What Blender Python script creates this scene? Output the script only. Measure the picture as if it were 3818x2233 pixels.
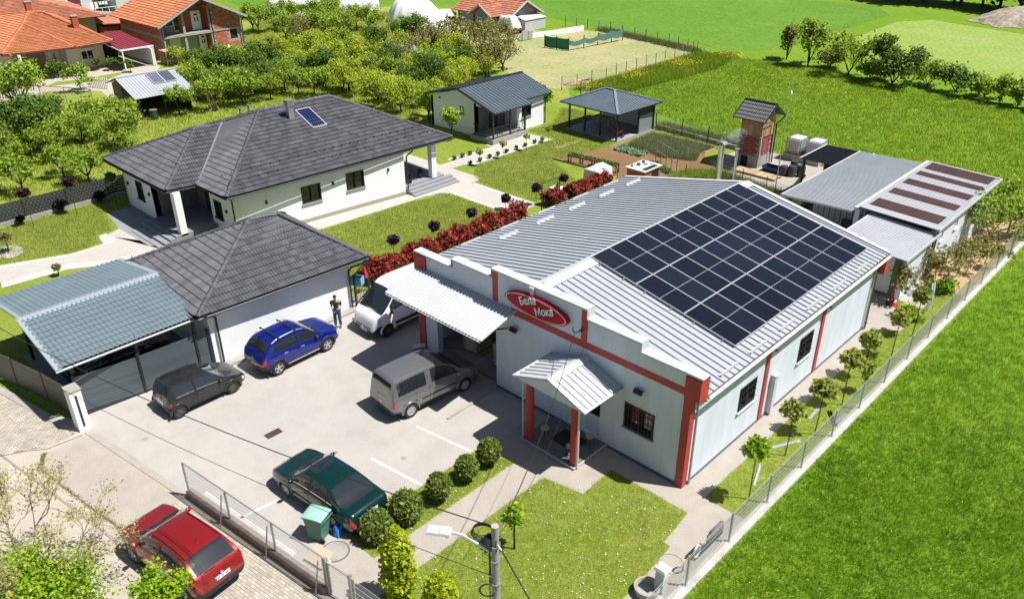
import bpy, bmesh, math, random
import numpy as np
from mathutils import Matrix, Vector
for _o in list(bpy.data.objects): bpy.data.objects.remove(_o, do_unlink=True)
SC = bpy.context.scene
COL = SC.collection
rad = math.radians
# ---------------------------------------------------------------- camera
cam = bpy.data.cameras.new('camera'); cam.sensor_width = 36.0; cam.lens = 36.0*3027.5/3818.0
cam.clip_start = 0.5; cam.clip_end = 1500
camo = bpy.data.objects.new('camera', cam); COL.objects.link(camo)
_y, _p, _r = rad(-43.89), rad(28.31), rad(.256)
CAM = Vector((11.06, -20.08, 19.5))
_f = Vector((math.sin(_y)*math.cos(_p), math.cos(_y)*math.cos(_p), -math.sin(_p)))
_x = Vector((math.cos(_y), -math.sin(_y), 0)); _d = _f.cross(_x)
_X = math.cos(_r)*_x + math.sin(_r)*_d; _Dn = -math.sin(_r)*_x + math.cos(_r)*_d
camo.matrix_world = Matrix(((_X.x, -_Dn.x, -_f.x, CAM.x), (_X.y, -_Dn.y, -_f.y, CAM.y), (_X.z, -_Dn.z, -_f.z, CAM.z), (0, 0, 0, 1)))
SC.camera = camo
# ---------------------------------------------------------------- sky and sun
SUN = Vector((.46, .272, 1.0)).normalized()
W = bpy.data.worlds.new('World'); SC.world = W; W.use_nodes = True
nt = W.node_tree; sky = nt.nodes.new('ShaderNodeTexSky'); sky.sky_type = 'NISHITA'; sky.sun_disc = False
sky.sun_elevation = math.asin(SUN.z); sky.sun_rotation = math.atan2(SUN.x, SUN.y)
sky.air_density = 1.0; sky.dust_density = 1.2; sky.ozone_density = 1.0
bg = nt.nodes['Background']; bg.inputs[1].default_value = .05
nt.links.new(sky.outputs[0], bg.inputs[0])
sl = bpy.data.lights.new('sun', 'SUN'); sl.energy = 5.0; sl.angle = rad(.53); sl.color = (1, .97, .92)
so = bpy.data.objects.new('sun', sl); COL.objects.link(so)
so.rotation_euler = SUN.to_track_quat('Z', 'Y').to_euler(); so.location = (40, 25, 90)
vs = SC.view_settings; vs.view_transform = 'Standard'; vs.look = 'None'; vs.gamma = 1; vs.exposure = .56
try: vs.use_curve_mapping = False
except Exception: pass
SC.render.engine = 'CYCLES'
SC.cycles.max_bounces = 6; SC.cycles.transparent_max_bounces = 8
# ---------------------------------------------------------------- helpers
WM = {}
I4 = Matrix.Identity(4)
def setp(o, label=None, cat=None, group=None, kind=None):
    if label: o['label'] = label
    if cat: o['category'] = cat
    if group: o['group'] = group
    if kind: o['kind'] = kind
    return o
def thing(name, label, cat, loc=(0, 0, 0), rz=0., group=None):
    o = bpy.data.objects.new(name, None); COL.objects.link(o); o.empty_display_size = .2
    o.location = loc; o.rotation_euler = (0, 0, rz)
    WM[o.name] = Matrix.Translation(Vector(loc)) @ Matrix.Rotation(rz, 4, 'Z')
    return setp(o, label, cat, group)
def link(name, me, parent=None, world=True, mat=None):
    o = bpy.data.objects.new(name, me); COL.objects.link(o)
    if mat is not None and not len(me.materials): me.materials.append(mat)
    WM[o.name] = I4
    if parent is not None:
        o.parent = parent
        if world: o.matrix_parent_inverse = WM.get(parent.name, I4).inverted()
        else: WM[o.name] = WM.get(parent.name, I4)
    return o
def inst(name, me, M, parent):                       # an alike piece sharing mesh data, placed in world space
    o = bpy.data.objects.new(name, me); COL.objects.link(o); o.parent = parent
    o.matrix_parent_inverse = WM.get(parent.name, I4).inverted(); o.matrix_basis = M; WM[o.name] = M
    return o
def copy_tree(src, loc, rz=None, scale=None, label=None, group=None):
    c = src.copy(); COL.objects.link(c); c.location = loc
    if rz is not None: c.rotation_euler = (0, 0, rz)
    if scale is not None: c.scale = scale if hasattr(scale, '__len__') else (scale,)*3
    if label: c['label'] = label
    if group: c['group'] = group
    def rec(a, b):
        for ch in a.children:
            d = ch.copy(); COL.objects.link(d); d.parent = b; rec(ch, d)
    rec(src, c)
    return c
def frame(u, v, n, o):                                # matrix from axes
    return Matrix(((u[0], v[0], n[0], o[0]), (u[1], v[1], n[1], o[1]), (u[2], v[2], n[2], o[2]), (0, 0, 0, 1)))
class MB:
    def __init__(s): s.v = []; s.f = []; s.mi = []; s.cur = 0
    def add(s, vs_, fs_):
        b = len(s.v); s.v += [tuple(p) for p in vs_]
        for f in fs_: s.f.append(tuple(b+i for i in f)); s.mi.append(s.cur)
        return s
    def box(s, a, b):
        x0, y0, z0 = a; x1, y1, z1 = b
        if x0 > x1: x0, x1 = x1, x0
        if y0 > y1: y0, y1 = y1, y0
        if z0 > z1: z0, z1 = z1, z0
        return s.add([(x0,y0,z0),(x1,y0,z0),(x1,y1,z0),(x0,y1,z0),(x0,y0,z1),(x1,y0,z1),(x1,y1,z1),(x0,y1,z1)],
                     [(0,3,2,1),(4,5,6,7),(0,1,5,4),(1,2,6,5),(2,3,7,6),(3,0,4,7)])
    def obox(s, c, d, R=None, taper=1.0):
        pts = []
        for sz in (-.5, .5):
            k = 1. if sz < 0 else taper
            for sx, sy in ((-.5,-.5),(.5,-.5),(.5,.5),(-.5,.5)):
                p = Vector((sx*d[0]*k, sy*d[1]*k, sz*d[2]))
                if R is not None: p = R @ p
                pts.append((p.x+c[0], p.y+c[1], p.z+c[2]))
        return s.add(pts, [(0,3,2,1),(4,5,6,7),(0,1,5,4),(1,2,6,5),(2,3,7,6),(3,0,4,7)])
    def bar(s, p0, p1, w, h, up=(0,0,1)):
        p0 = Vector(p0); p1 = Vector(p1); d = (p1-p0); L = d.length
        if L < 1e-6: return s
        d.normalize(); sd = d.cross(Vector(up))
        if sd.length < 1e-4: sd = d.cross(Vector((1,0,0)))
        sd.normalize(); u = sd.cross(d)
        a = [p0 + sd*i*w/2 + u*j*h/2 for i, j in ((-1,-1),(1,-1),(1,1),(-1,1))]
        b = [p + d*L for p in a]
        return s.add(a+b, [(0,1,2,3),(7,6,5,4),(0,4,5,1),(1,5,6,2),(2,6,7,3),(3,7,4,0)])
    def cyl(s, p0, p1, r0, r1=None, n=10, caps=True):
        if r1 is None: r1 = r0
        p0 = Vector(p0); p1 = Vector(p1); d = (p1-p0)
        if d.length < 1e-6: return s
        d.normalize(); a = d.orthogonal().normalized(); b = d.cross(a)
        vs_ = []
        for p, r in ((p0, r0), (p1, r1)):
            for i in range(n):
                t = 2*math.pi*i/n; vs_.append(p + a*math.cos(t)*r + b*math.sin(t)*r)
        fs_ = [(i, (i+1) % n, n+(i+1) % n, n+i) for i in range(n)]
        if caps: fs_ += [tuple(range(n-1,-1,-1)), tuple(range(n, 2*n))]
        return s.add(vs_, fs_)
    def tube(s, pts, r, n=6):
        pts = [Vector(p) for p in pts]; R = r if hasattr(r, '__len__') else [r]*len(pts)
        vs_ = []; prev = None
        for k, p in enumerate(pts):
            d = (pts[min(k+1, len(pts)-1)] - pts[max(k-1, 0)]).normalized()
            a = d.orthogonal().normalized() if prev is None else (prev - d*prev.dot(d)).normalized()
            prev = a; b = d.cross(a)
            for i in range(n):
                t = 2*math.pi*i/n; vs_.append(p + a*math.cos(t)*R[k] + b*math.sin(t)*R[k])
        fs_ = []
        for k in range(len(pts)-1):
            for i in range(n): fs_.append((k*n+i, k*n+(i+1) % n, (k+1)*n+(i+1) % n, (k+1)*n+i))
        fs_ += [tuple(range(n-1,-1,-1)), tuple(range((len(pts)-1)*n, len(pts)*n))]
        return s.add(vs_, fs_)
    def lathe(s, prof, c=(0,0,0), n=16, axis='Z', closed=False):
        vs_ = []
        for r, h in prof:
            for i in range(n):
                t = 2*math.pi*i/n; a, b = r*math.cos(t), r*math.sin(t)
                p = (a, b, h) if axis == 'Z' else ((a, h, b) if axis == 'Y' else (h, a, b))
                vs_.append((p[0]+c[0], p[1]+c[1], p[2]+c[2]))
        fs_ = []
        m = len(prof)
        for k in range(m if closed else m-1):
            k2 = (k+1) % m
            for i in range(n): fs_.append((k*n+i, k*n+(i+1) % n, k2*n+(i+1) % n, k2*n+i))
        return s.add(vs_, fs_)
    def prism(s, poly, z0, z1):
        n = len(poly)
        A = sum(poly[i][0]*poly[(i+1) % n][1]-poly[(i+1) % n][0]*poly[i][1] for i in range(n))
        if A < 0: poly = poly[::-1]
        vs_ = [(p[0], p[1], z0) for p in poly] + [(p[0], p[1], z1) for p in poly]
        return s.add(vs_, [tuple(range(n-1,-1,-1)), tuple(range(n, 2*n))] + [(i, (i+1) % n, n+(i+1) % n, n+i) for i in range(n)])
    def plate(s, pts, t):                              # planar polygon with thickness t below it
        pts = [Vector(p) for p in pts]; n = (pts[1]-pts[0]).cross(pts[2]-pts[0]).normalized()
        if n.z < 0: pts = pts[::-1]; n = -n
        k = len(pts); vs_ = pts + [p - n*t for p in pts]
        return s.add(vs_, [tuple(range(k)), tuple(range(2*k-1, k-1, -1))] + [(i, k+i, k+(i+1) % k, (i+1) % k) for i in range(k)])
    def wallpoly(s, pts, n, t):                        # planar polygon, thickness t against normal n
        pts = [Vector(p) for p in pts]; n = Vector(n); k = len(pts); vs_ = pts + [p - n*t for p in pts]
        return s.add(vs_, [tuple(range(k)), tuple(range(2*k-1, k-1, -1))] + [(i, k+i, k+(i+1) % k, (i+1) % k) for i in range(k)])
    def mesh(s, name, mats=None, smooth=False, sharp=None, fixn=True):
        me = bpy.data.meshes.new(name); me.from_pydata(s.v, [], s.f)
        if mats is not None:
            for m in (mats if isinstance(mats, (list, tuple)) else [mats]): me.materials.append(m)
            if isinstance(mats, (list, tuple)) and len(mats) > 1: me.polygons.foreach_set('material_index', s.mi)
        if fixn:
            bm = bmesh.new(); bm.from_mesh(me); bmesh.ops.recalc_face_normals(bm, faces=bm.faces); bm.to_mesh(me); bm.free()
        if smooth:
            me.polygons.foreach_set('use_smooth', [True]*len(me.polygons))
            if sharp: me.set_sharp_from_angle(angle=rad(sharp))
        me.update(); return me
    def build(s, name, mats, parent=None, smooth=False, sharp=None, world=True, fixn=True):
        return link(name, s.mesh(name, mats, smooth, sharp, fixn), parent, world)
def npmesh(name, V, F, mat, smooth=False):             # V (n,3), F (m,k) uniform faces: fast
    me = bpy.data.meshes.new(name); V = np.asarray(V, np.float32); F = np.asarray(F, np.int32)
    me.vertices.add(len(V)); me.vertices.foreach_set('co', V.ravel())
    m, k = F.shape; me.loops.add(m*k); me.loops.foreach_set('vertex_index', F.ravel())
    me.polygons.add(m); me.polygons.foreach_set('loop_start', np.arange(0, m*k, k, dtype=np.int32))
    me.polygons.foreach_set('loop_total', np.full(m, k, np.int32))
    if smooth: me.polygons.foreach_set('use_smooth', np.ones(m, bool))
    me.materials.append(mat); me.update(); me.validate(); return me
# ---------------------------------------------------------------- materials
MATS = {}
def srgb(h):
    c = [int(h[i:i+2], 16)/255 for i in (0, 2, 4)]
    return tuple(((x+.055)/1.055)**2.4 if x > .04045 else x/12.92 for x in c)
def pm(name, col, rough=.6, metal=0., var=0., vs_=2., col2=None, bump=0., bs=40., coat=0., spec=.5, island=0., stretch=None, transl=0., obj=True, det=4., objrand=0.):
    """procedural principled material: noise between col and col2 (or col darkened by var), optional bump"""
    if name in MATS: return MATS[name]
    m = bpy.data.materials.new(name); m.use_nodes = True; MATS[name] = m
    t = m.node_tree; N = t.nodes; Lk = t.links; b = N['Principled BSDF']
    b.inputs['Base Color'].default_value = (*col, 1); b.inputs['Roughness'].default_value = rough; b.inputs['Metallic'].default_value = metal
    b.inputs['Specular IOR Level'].default_value = spec
    if coat: b.inputs['Coat Weight'].default_value = coat; b.inputs['Coat Roughness'].default_value = .04
    geo = N.new('ShaderNodeNewGeometry'); vec = geo.outputs['Position']
    if stretch:
        mp = N.new('ShaderNodeMapping'); mp.inputs['Scale'].default_value = stretch; Lk.new(vec, mp.inputs[0]); vec = mp.outputs[0]
    out = None
    if var or col2:
        n1 = N.new('ShaderNodeTexNoise'); n1.inputs['Scale'].default_value = vs_; n1.inputs['Detail'].default_value = det; n1.inputs['Roughness'].default_value = .65
        Lk.new(vec, n1.inputs['Vector'])
        rp = N.new('ShaderNodeValToRGB'); c2 = col2 if col2 else tuple(c*(1-var) for c in col)
        rp.color_ramp.elements[0].position = .33; rp.color_ramp.elements[1].position = .67
        rp.color_ramp.elements[0].color = (*c2, 1); rp.color_ramp.elements[1].color = (*col, 1)
        Lk.new(n1.outputs[0], rp.inputs[0]); out = rp.outputs[0]
    if island or objrand:
        hs = N.new('ShaderNodeHueSaturation')
        if out: Lk.new(out, hs.inputs['Color'])
        else: hs.inputs['Color'].default_value = (*col, 1)
        src = geo.outputs['Random Per Island'] if island else N.new('ShaderNodeObjectInfo').outputs['Random']
        a = island or objrand
        mr = N.new('ShaderNodeMapRange'); mr.inputs[3].default_value = 1-a; mr.inputs[4].default_value = 1+a
        Lk.new(src, mr.inputs[0]); Lk.new(mr.outputs[0], hs.inputs['Value'])
        out = hs.outputs[0]
    if out: Lk.new(out, b.inputs['Base Color'])
    if bump:
        nb = N.new('ShaderNodeTexNoise'); nb.inputs['Scale'].default_value = bs; nb.inputs['Detail'].default_value = 3; Lk.new(vec, nb.inputs['Vector'])
        bp = N.new('ShaderNodeBump'); bp.inputs['Strength'].default_value = min(1., bump); bp.inputs['Distance'].default_value = .03
        Lk.new(nb.outputs[0], bp.inputs['Height']); Lk.new(bp.outputs[0], b.inputs['Normal'])
    if transl:
        tr = N.new('ShaderNodeBsdfTranslucent'); mx = N.new('ShaderNodeMixShader'); mx.inputs[0].default_value = transl
        if out: Lk.new(out, tr.inputs[0])
        else: tr.inputs[0].default_value = (*col, 1)
        Lk.new(b.outputs[0], mx.inputs[1]); Lk.new(tr.outputs[0], mx.inputs[2]); Lk.new(mx.outputs[0], N['Material Output'].inputs[0])
    return m
def ground_mat(name, cols, s1=.12, s2=2.2, s3=14., bump=.5, rough=.95, flecks=None, fine=1.0):
    """three layers of noise over three colours (broad patches, clumps, blades) and optional small flecks"""
    if name in MATS: return MATS[name]
    m = bpy.data.materials.new(name); m.use_nodes = True; MATS[name] = m
    t = m.node_tree; N = t.nodes; Lk = t.links; b = N['Principled BSDF']; b.inputs['Roughness'].default_value = rough; b.inputs['Specular IOR Level'].default_value = .15
    geo = N.new('ShaderNodeNewGeometry'); P = geo.outputs['Position']
    def noise(s, d=4., r=.6):
        n = N.new('ShaderNodeTexNoise'); n.inputs['Scale'].default_value = s; n.inputs['Detail'].default_value = d; n.inputs['Roughness'].default_value = r; Lk.new(P, n.inputs['Vector']); return n.outputs[0]
    def ramp(f, a, bb, p0=.35, p1=.65):
        r = N.new('ShaderNodeValToRGB'); e = r.color_ramp.elements; e[0].position = p0; e[1].position = p1; e[0].color = (*a, 1); e[1].color = (*bb, 1); Lk.new(f, r.inputs[0]); return r.outputs[0]
    def mix(f, a, bb, mode='MIX'):
        x = N.new('ShaderNodeMix'); x.data_type = 'RGBA'; x.blend_type = mode
        if isinstance(f, float): x.inputs[0].default_value = f
        else: Lk.new(f, x.inputs[0])
        for i, c in ((6, a), (7, bb)):
            if isinstance(c, tuple): x.inputs[i].default_value = (*c, 1)
            else: Lk.new(c, x.inputs[i])
        return x.outputs[2]
    a = ramp(noise(s1), cols[0], cols[1]); c = ramp(noise(s2, 5., .7), cols[2], cols[0] if len(cols) < 4 else cols[3], .3, .7)
    k = mix(noise(s1*5., 3.), a, c)
    fn = ramp(noise(s3, 3., .8), (.62, .62, .62), (1.32, 1.32, 1.32), .3, .7)
    k = mix(.75*fine, k, fn, 'MULTIPLY')
    if flecks:
        vo = N.new('ShaderNodeTexVoronoi'); vo.inputs['Scale'].default_value = flecks[1]; Lk.new(P, vo.inputs['Vector'])
        lt = N.new('ShaderNodeMath'); lt.operation = 'LESS_THAN'; lt.inputs[1].default_value = flecks[2]; Lk.new(vo.outputs['Distance'], lt.inputs[0])
        pn = ramp(noise(.25, 2.), (0, 0, 0), (1, 1, 1), .45, .6); mm = N.new('ShaderNodeMath'); mm.operation = 'MULTIPLY'; Lk.new(lt.outputs[0], mm.inputs[0]); Lk.new(pn, mm.inputs[1])
        k = mix(mm.outputs[0], k, flecks[0])
    Lk.new(k, b.inputs['Base Color'])
    if bump:
        bp = N.new('ShaderNodeBump'); bp.inputs['Strength'].default_value = bump; bp.inputs['Distance'].default_value = .08
        Lk.new(noise(s3*.8, 4., .7), bp.inputs['Height']); Lk.new(bp.outputs[0], b.inputs['Normal'])
    return m
WHITE = pm('white_plaster', (.83, .84, .85), .85, var=.05, vs_=.8, bump=.08, bs=30)
SHOPW = pm('pale_grey_plaster', (.66, .705, .785), .85, var=.13, vs_=1.1, stretch=(1.6, 1.6, .3), bump=.08, bs=30)
RED = pm('red_paint', (.47, .052, .05), .6, var=.14, vs_=1.5)
SHEET = pm('light_grey_sheet_metal', (.385, .405, .435), .45, .05, var=.1, vs_=.7)
SHEETW = pm('white_sheet_metal', (.50, .515, .54), .5, .0, var=.07, vs_=.9)
GALV = pm('galvanised_steel', (.50, .52, .54), .4, .7, var=.15, vs_=3)
ANTH = pm('anthracite_metal', (.035, .04, .046), .42, .3, var=.15, vs_=2)
DARK = pm('dark_void', (.012, .012, .013), .8)
CONC = pm('grey_concrete', (.36, .345, .32), .9, var=.25, vs_=1.3, bump=.3, bs=25)
TIMB = pm('weathered_timber', (.30, .20, .12), .8, var=.4, vs_=1.5, stretch=(1, 1, 8), objrand=.25)
PALET = pm('pale_timber', (.50, .36, .21), .8, var=.3, vs_=2, stretch=(3, 3, 1), objrand=.2)
BARK = pm('tree_bark', (.085, .06, .042), .9, var=.4, vs_=6, bump=.5, bs=18)
GLASS = pm('dark_window_glass', (.018, .022, .026), .04, spec=.9, coat=.6)
PVC = pm('white_plastic_frame', (.80, .80, .80), .4)
RUBBER = pm('black_rubber', (.018, .018, .019), .75, var=.3, vs_=8)
BLACKP = pm('black_plastic', (.022, .023, .025), .55, var=.2, vs_=5)
CHROME = pm('bright_metal', (.62, .63, .65), .25, .9)

# ================================================================ SETTING
def sheet(name, poly, z, mat, kind='structure', parent=None):
    n = len(poly)
    A = sum(poly[i][0]*poly[(i+1) % n][1]-poly[(i+1) % n][0]*poly[i][1] for i in range(n))
    if A < 0: poly = poly[::-1]
    me = bpy.data.meshes.new(name); me.from_pydata([(p[0], p[1], z) for p in poly], [], [tuple(range(n))]); me.materials.append(mat); me.update()
    o = link(name, me, parent)
    if parent is None: o['kind'] = kind
    return o
G_MEADOW = ground_mat('meadow_turf', [(.13, .235, .014), (.21, .275, .03), (.085, .185, .010)], .1, 1.2, 6., .6, flecks=((.42, .36, .02), 2.6, .10))
G_FIELD = ground_mat('young_crop', [(.10, .215, .022), (.165, .265, .04), (.06, .16, .014)], .05, .7, 2.4, .9)
G_PALE = ground_mat('thin_crop', [(.22, .31, .06), (.32, .35, .13), (.16, .265, .04)], .06, .6, 2.4, .6)
G_LAWN = ground_mat('mown_lawn', [(.19, .245, .03), (.28, .295, .07), (.125, .195, .018)], .3, 1.8, 8., .8, flecks=((.8, .8, .75), 1.9, .035))
G_ORCH = ground_mat('orchard_grass', [(.22, .275, .035), (.34, .33, .10), (.15, .23, .022)], .2, 1.1, 5., .6)
G_PAD = ground_mat('worn_pasture', [(.25, .29, .11), (.47, .37, .23), (.33, .31, .16), (.20, .27, .08)], .09, .35, 3., .5)
G_DIRT = ground_mat('bare_dirt', [(.40, .28, .15), (.46, .34, .20), (.34, .24, .12)], .2, 1.2, 9., .5)
G_SOIL = ground_mat('garden_soil', [(.22, .13, .065), (.29, .18, .095), (.17, .10, .05)], .5, 2.5, 16., .9)
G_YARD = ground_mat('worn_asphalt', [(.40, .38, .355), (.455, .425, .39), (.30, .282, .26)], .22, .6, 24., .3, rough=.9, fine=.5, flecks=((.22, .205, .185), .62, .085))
G_CONC = ground_mat('old_concrete', [(.38, .345, .30), (.42, .385, .335), (.28, .25, .215)], .3, 1.1, 24., .3, rough=.9, fine=.5)
G_ROAD = ground_mat('sun_bleached_concrete', [(.43, .385, .325), (.48, .44, .375), (.34, .30, .245)], .15, .6, 22., .3, rough=.9, fine=.5)
G_PEB = ground_mat('white_pebbles', [(.58, .57, .55), (.66, .65, .63), (.46, .455, .44)], 1., 6., 40., .8, rough=.8, fine=.5)
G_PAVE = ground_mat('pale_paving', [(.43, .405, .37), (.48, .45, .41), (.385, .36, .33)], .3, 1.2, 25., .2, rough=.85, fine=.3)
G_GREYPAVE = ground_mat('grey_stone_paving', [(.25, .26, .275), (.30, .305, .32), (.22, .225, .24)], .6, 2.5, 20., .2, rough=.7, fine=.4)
G_GAP = ground_mat('joint_sand', [(.20, .165, .12), (.24, .20, .15), (.15, .12, .085)], 1., 5., 30., .3)
sheet('meadow', [(-420, -90), (260, -90), (260, 520), (-420, 520)], -.03, G_MEADOW)
sheet('crop_field', [(-38, 67), (-34, 72), (-34, 105), (-39, 112.5), (-49, 110), (-64, 121), (-260, 200), (-260, 60), (-104, 46), (-97, 62), (-88, 70), (-70.6, 70.4), (-54.4, 69), (-42.8, 68.7)], -.024, G_FIELD)
sheet('stubble_field', [(-30.5, 84), (-31.2, 100.1), (-28.1, 104.8), (-15.8, 101.7), (6, 92), (26, 66), (10, 62), (-6, 68.5), (-17.8, 71.8), (-25, 75)], -.024, G_PALE)
sheet('orchard_ground', [(-43.4, -30), (-43.4, 24), (-36, 37), (-40, 41), (-59.5, 50.5), (-60.2, 56), (-66, 66), (-92, 66), (-101, 40), (-110, 30), (-110, -40)], -.018, G_ORCH)
sheet('pasture', [(-60.3, 50), (-58.6, 66), (-54, 68.3), (-40.3, 63.6), (-39.5, 46), (-40.2, 40.2), (-46, 40), (-52, 44)], -.012, G_PAD)
sheet('farm_dirt', [(-86, 49), (-71, 48.5), (-62, 50), (-62, 62), (-72, 62.5), (-83, 60)], -.012, G_PAD)
sheet('garden_lawn', [(-43.35, -14.8), (-43.35, 24), (-37.3, 36.5), (-26, 35.7), (-19.6, 34.9), (-16, 35), (-14.6, 26), (-14.3, 3), (-19.4, 3), (-19.6, -13.4), (-27, -14.8)], -.012, G_LAWN)
sheet('village_lane', [(-69.8, -8), (-69.8, -.5), (-72, 3.3), (-76.6, 5.4), (-84, 3), (-95, -3), (-95, -8)], -.008, G_ROAD)
sheet('drive', [(-76.6, 5.4), (-72.9, 9.4), (-67.5, 8.5), (-67.5, 11.5), (-72, 13), (-79, 18.4), (-88, 18.3), (-88, 9), (-84, 3)], -.006, G_ROAD)
sheet('neighbour_lawn', [(-78.66, 6.32), (-77.87, 8.77), (-76.84, 11.50), (-79.27, 14.88), (-79.38, 10.98), (-79.39, 9.14), (-80.01, 7.97)], .0, G_LAWN)
sheet('road', [(-70, -60), (-70, -26), (-24.5, -15.8), (-18.6, -12.6), (-12.2, -11.6), (2.5, -10.7), (9, -10.5), (9, -60)], -.008, G_ROAD)
sheet('car_park', [(-19.75, -13.15), (-12.2, -12.2), (-6.6, -11.5), (-6.6, .2), (-14.0, .25), (-14.0, 7), (-20.2, 7), (-20.2, .1), (-19.5, 0)], .0, G_YARD)
sheet('driveway', [(-18.3, -14.75), (-17.5, -15.3), (-13.7, -14.75), (-12.2, -14.5), (-12.25, -12.5), (-18.5, -13.35)], -.003, G_CONC)
sheet('forecourt_pavement', [(-6.6, -11.5), (2.42, -10.9), (2.42, .05), (-6.6, .2)], .002, G_CONC)
sheet('side_walk', [(0., .05), (2.42, .05), (2.42, 36), (-16, 36), (-16, 16), (0, 16)], .0, G_CONC)
sheet('verge_lawn', [(-6.64, -9.58), (-5.21, -9.55), (-5.21, -3.07), (-6.75, -3.5)], .006, G_LAWN)
sheet('front_lawn', [(-3.9, -10.8), (-3.88, -2.95), (-2.3, -2.65), (-2.36, -.95), (.88, -.93), (1.07, -2.6), (1.32, -2.62), (1.52, -5.0), (1.3, -8), (1.1, -10.5)], .006, G_LAWN)
sheet('side_lawn', [(.88, .12), (2.42, .14), (2.42, 22.2), (1.35, 21.5), (1.42, 16.3), (.85, 15.9)], .006, G_LAWN)
sheet('dirt_strip', [(.15, 22), (2.42, 22.2), (2.42, 36), (.15, 36)], .006, G_DIRT)
# white painted bay lines and dashes on the car park
for k, (a, b, w) in enumerate((((-6.75, -6.24), (-9.2, -6.58), .13), ((-6.85, -3.74), (-9.5, -4.15), .11), ((-12.0, -11.75), (-7.2, -11.2), .16), ((-9.95, -11.55), (-9.8, -10.2), .12))):
    d = Vector((b[0]-a[0], b[1]-a[1])).normalized(); n = Vector((-d.y, d.x))*w/2
    sheet('bay_line', [(a[0]+n.x, a[1]+n.y), (b[0]+n.x, b[1]+n.y), (b[0]-n.x, b[1]-n.y), (a[0]-n.x, a[1]-n.y)], .005, pm('worn_white_paint', (.66, .65, .62), .8, col2=(.46, .44, .41), vs_=2.2))
# expansion joint kerbs of the forecourt
k = MB(); k.bar((-18.6, -13.2, -.01), (-12.2, -12.3, -.01), .26, .06); k.build('kerb', G_CONC)['kind'] = 'structure'
k = MB(); k.box((-19.15, -7.3, -.02), (-18.75, -.1, .09)); k.build('kerb', CONC)['kind'] = 'structure'
# cracks with weeds across the old road slab
def weeds(name, pts, n, hgt, wid, mat, seed, label, cat):
    r = np.random.default_rng(seed); V = []; F = []
    segs = [(np.array(a), np.array(b)) for a, b in zip(pts[:-1], pts[1:])]
    for i in range(n):
        a, b = segs[r.integers(len(segs))]; p = a+(b-a)*r.random()+r.normal(0, wid, 2)
        h = hgt*(.4+r.random()); ang = r.random()*6.28; dx, dy = math.cos(ang)*.02, math.sin(ang)*.02; l = r.normal(0, .5*h, 2)
        q = len(V); V += [(p[0]-dx, p[1]-dy, -.005), (p[0]+dx, p[1]+dy, -.005), (p[0]+l[0], p[1]+l[1], h)]; F.append((q, q+1, q+2))
    o = link(name, npmesh(name, V, F, mat)); return setp(o, label, cat, kind='stuff')
GRASSB = pm('grass_blades', (.15, .24, .022), .6, island=.35, transl=.35, col2=(.09, .17, .012), vs_=.5)
GRASSD = pm('dry_grass_blades', (.30, .30, .10), .7, island=.3, transl=.3)
weeds('crack_weeds', [(-18.4, -14.84), (-17.6, -15.3), (-15.6, -15.05), (-13.7, -14.78), (-12.2, -14.5)], 900, .07, .05, GRASSD, 3, 'low dry weeds growing along the cracked road slab joint', 'weeds')
k = MB()
for a, b in zip([(-19.8, -16.6), (-19.4, -16.0), (-19.0, -15.2), (-18.6, -14.7), (-18.5, -13.4)][:-1], [(-19.4, -16.0), (-19.0, -15.2), (-18.6, -14.7), (-18.5, -13.4)]): k.bar((*a, -.006), (*b, -.006), .05, .012)
for a, b in (((-18.4, -14.84), (-17.55, -15.3)), ((-17.55, -15.3), (-13.7, -14.78)), ((-13.7, -14.78), (-12.2, -14.52)), ((-17.9, -13.02), (-12.2, -12.2))): k.bar((*a, -.006), (*b, -.006), .045, .012)
k.build('slab_joint', pm('dirty_joint', (.22, .185, .13), .9, var=.4, vs_=5))['kind'] = 'structure'
# ---- block paving in front of the fence and beside the slat fence
PAVER = pm('concrete_paver', (.42, .385, .32), .85, var=.22, vs_=1.2, objrand=.16, island=0, bump=.2, bs=60)
PAVERJ = pm('concrete_paver_far', (.42, .385, .32), .85, var=.22, vs_=1.2, island=.16)
pvm = MB(); pvm.obox((0, 0, 0), (.198, .098, .06), taper=.97); PVME = pvm.mesh('paver', PAVER)
def paving(name, poly, ang, nind, z=.0):
    base = sheet(name, poly, z-.004, G_GAP)
    from_poly = [Vector(p) for p in poly]
    def inside(x, y):
        c = False; j = len(poly)-1
        for i in range(len(poly)):
            if ((poly[i][1] > y) != (poly[j][1] > y)) and x < (poly[j][0]-poly[i][0])*(y-poly[i][1])/(poly[j][1]-poly[i][1])+poly[i][0]: c = not c
            j = i
        return c
    ca, sa = math.cos(ang), math.sin(ang); cx = sum(p[0] for p in poly)/len(poly); cy = sum(p[1] for p in poly)/len(poly); out = []
    R = 14
    for i in range(int(-R/.1), int(R/.1)):
        for j in range(int(-R/.2), int(R/.2)):
            u = j*.206+(.103 if i % 2 else 0); v = i*.106; x = cx+u*ca-v*sa; y = cy+u*sa+v*ca
            if inside(x, y): out.append((x, y))
    out.sort(key=lambda p: (p[0]-CAM.x)**2+(p[1]-CAM.y)**2)
    r = random.Random(5)
    for x, y in out[:nind]:
        inst('paver', PVME, Matrix.Translation((x, y, z-.026+r.uniform(-.002, .003))) @ Matrix.Rotation(ang+r.uniform(-.012, .012), 4, 'Z'), base)
    m = MB()
    for x, y in out[nind:]:
        m.obox((x, y, z-.026+r.uniform(-.002, .003)), (.198, .098, .06), Matrix.Rotation(ang+r.uniform(-.012, .012), 3, 'Z'), .97)
    if m.v: setp(m.build('pavers', PAVERJ, base, fixn=False), kind='stuff')
    return base
paving('block_paving', [(-12.3, -12.75), (-11.5, -12.5), (-5.1, -11.6), (-3.0, -11.3), (-2.6, -14.5), (-6.5, -16.4), (-9.2, -15.4), (-11.6, -14.0)], rad(8), 300)
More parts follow.
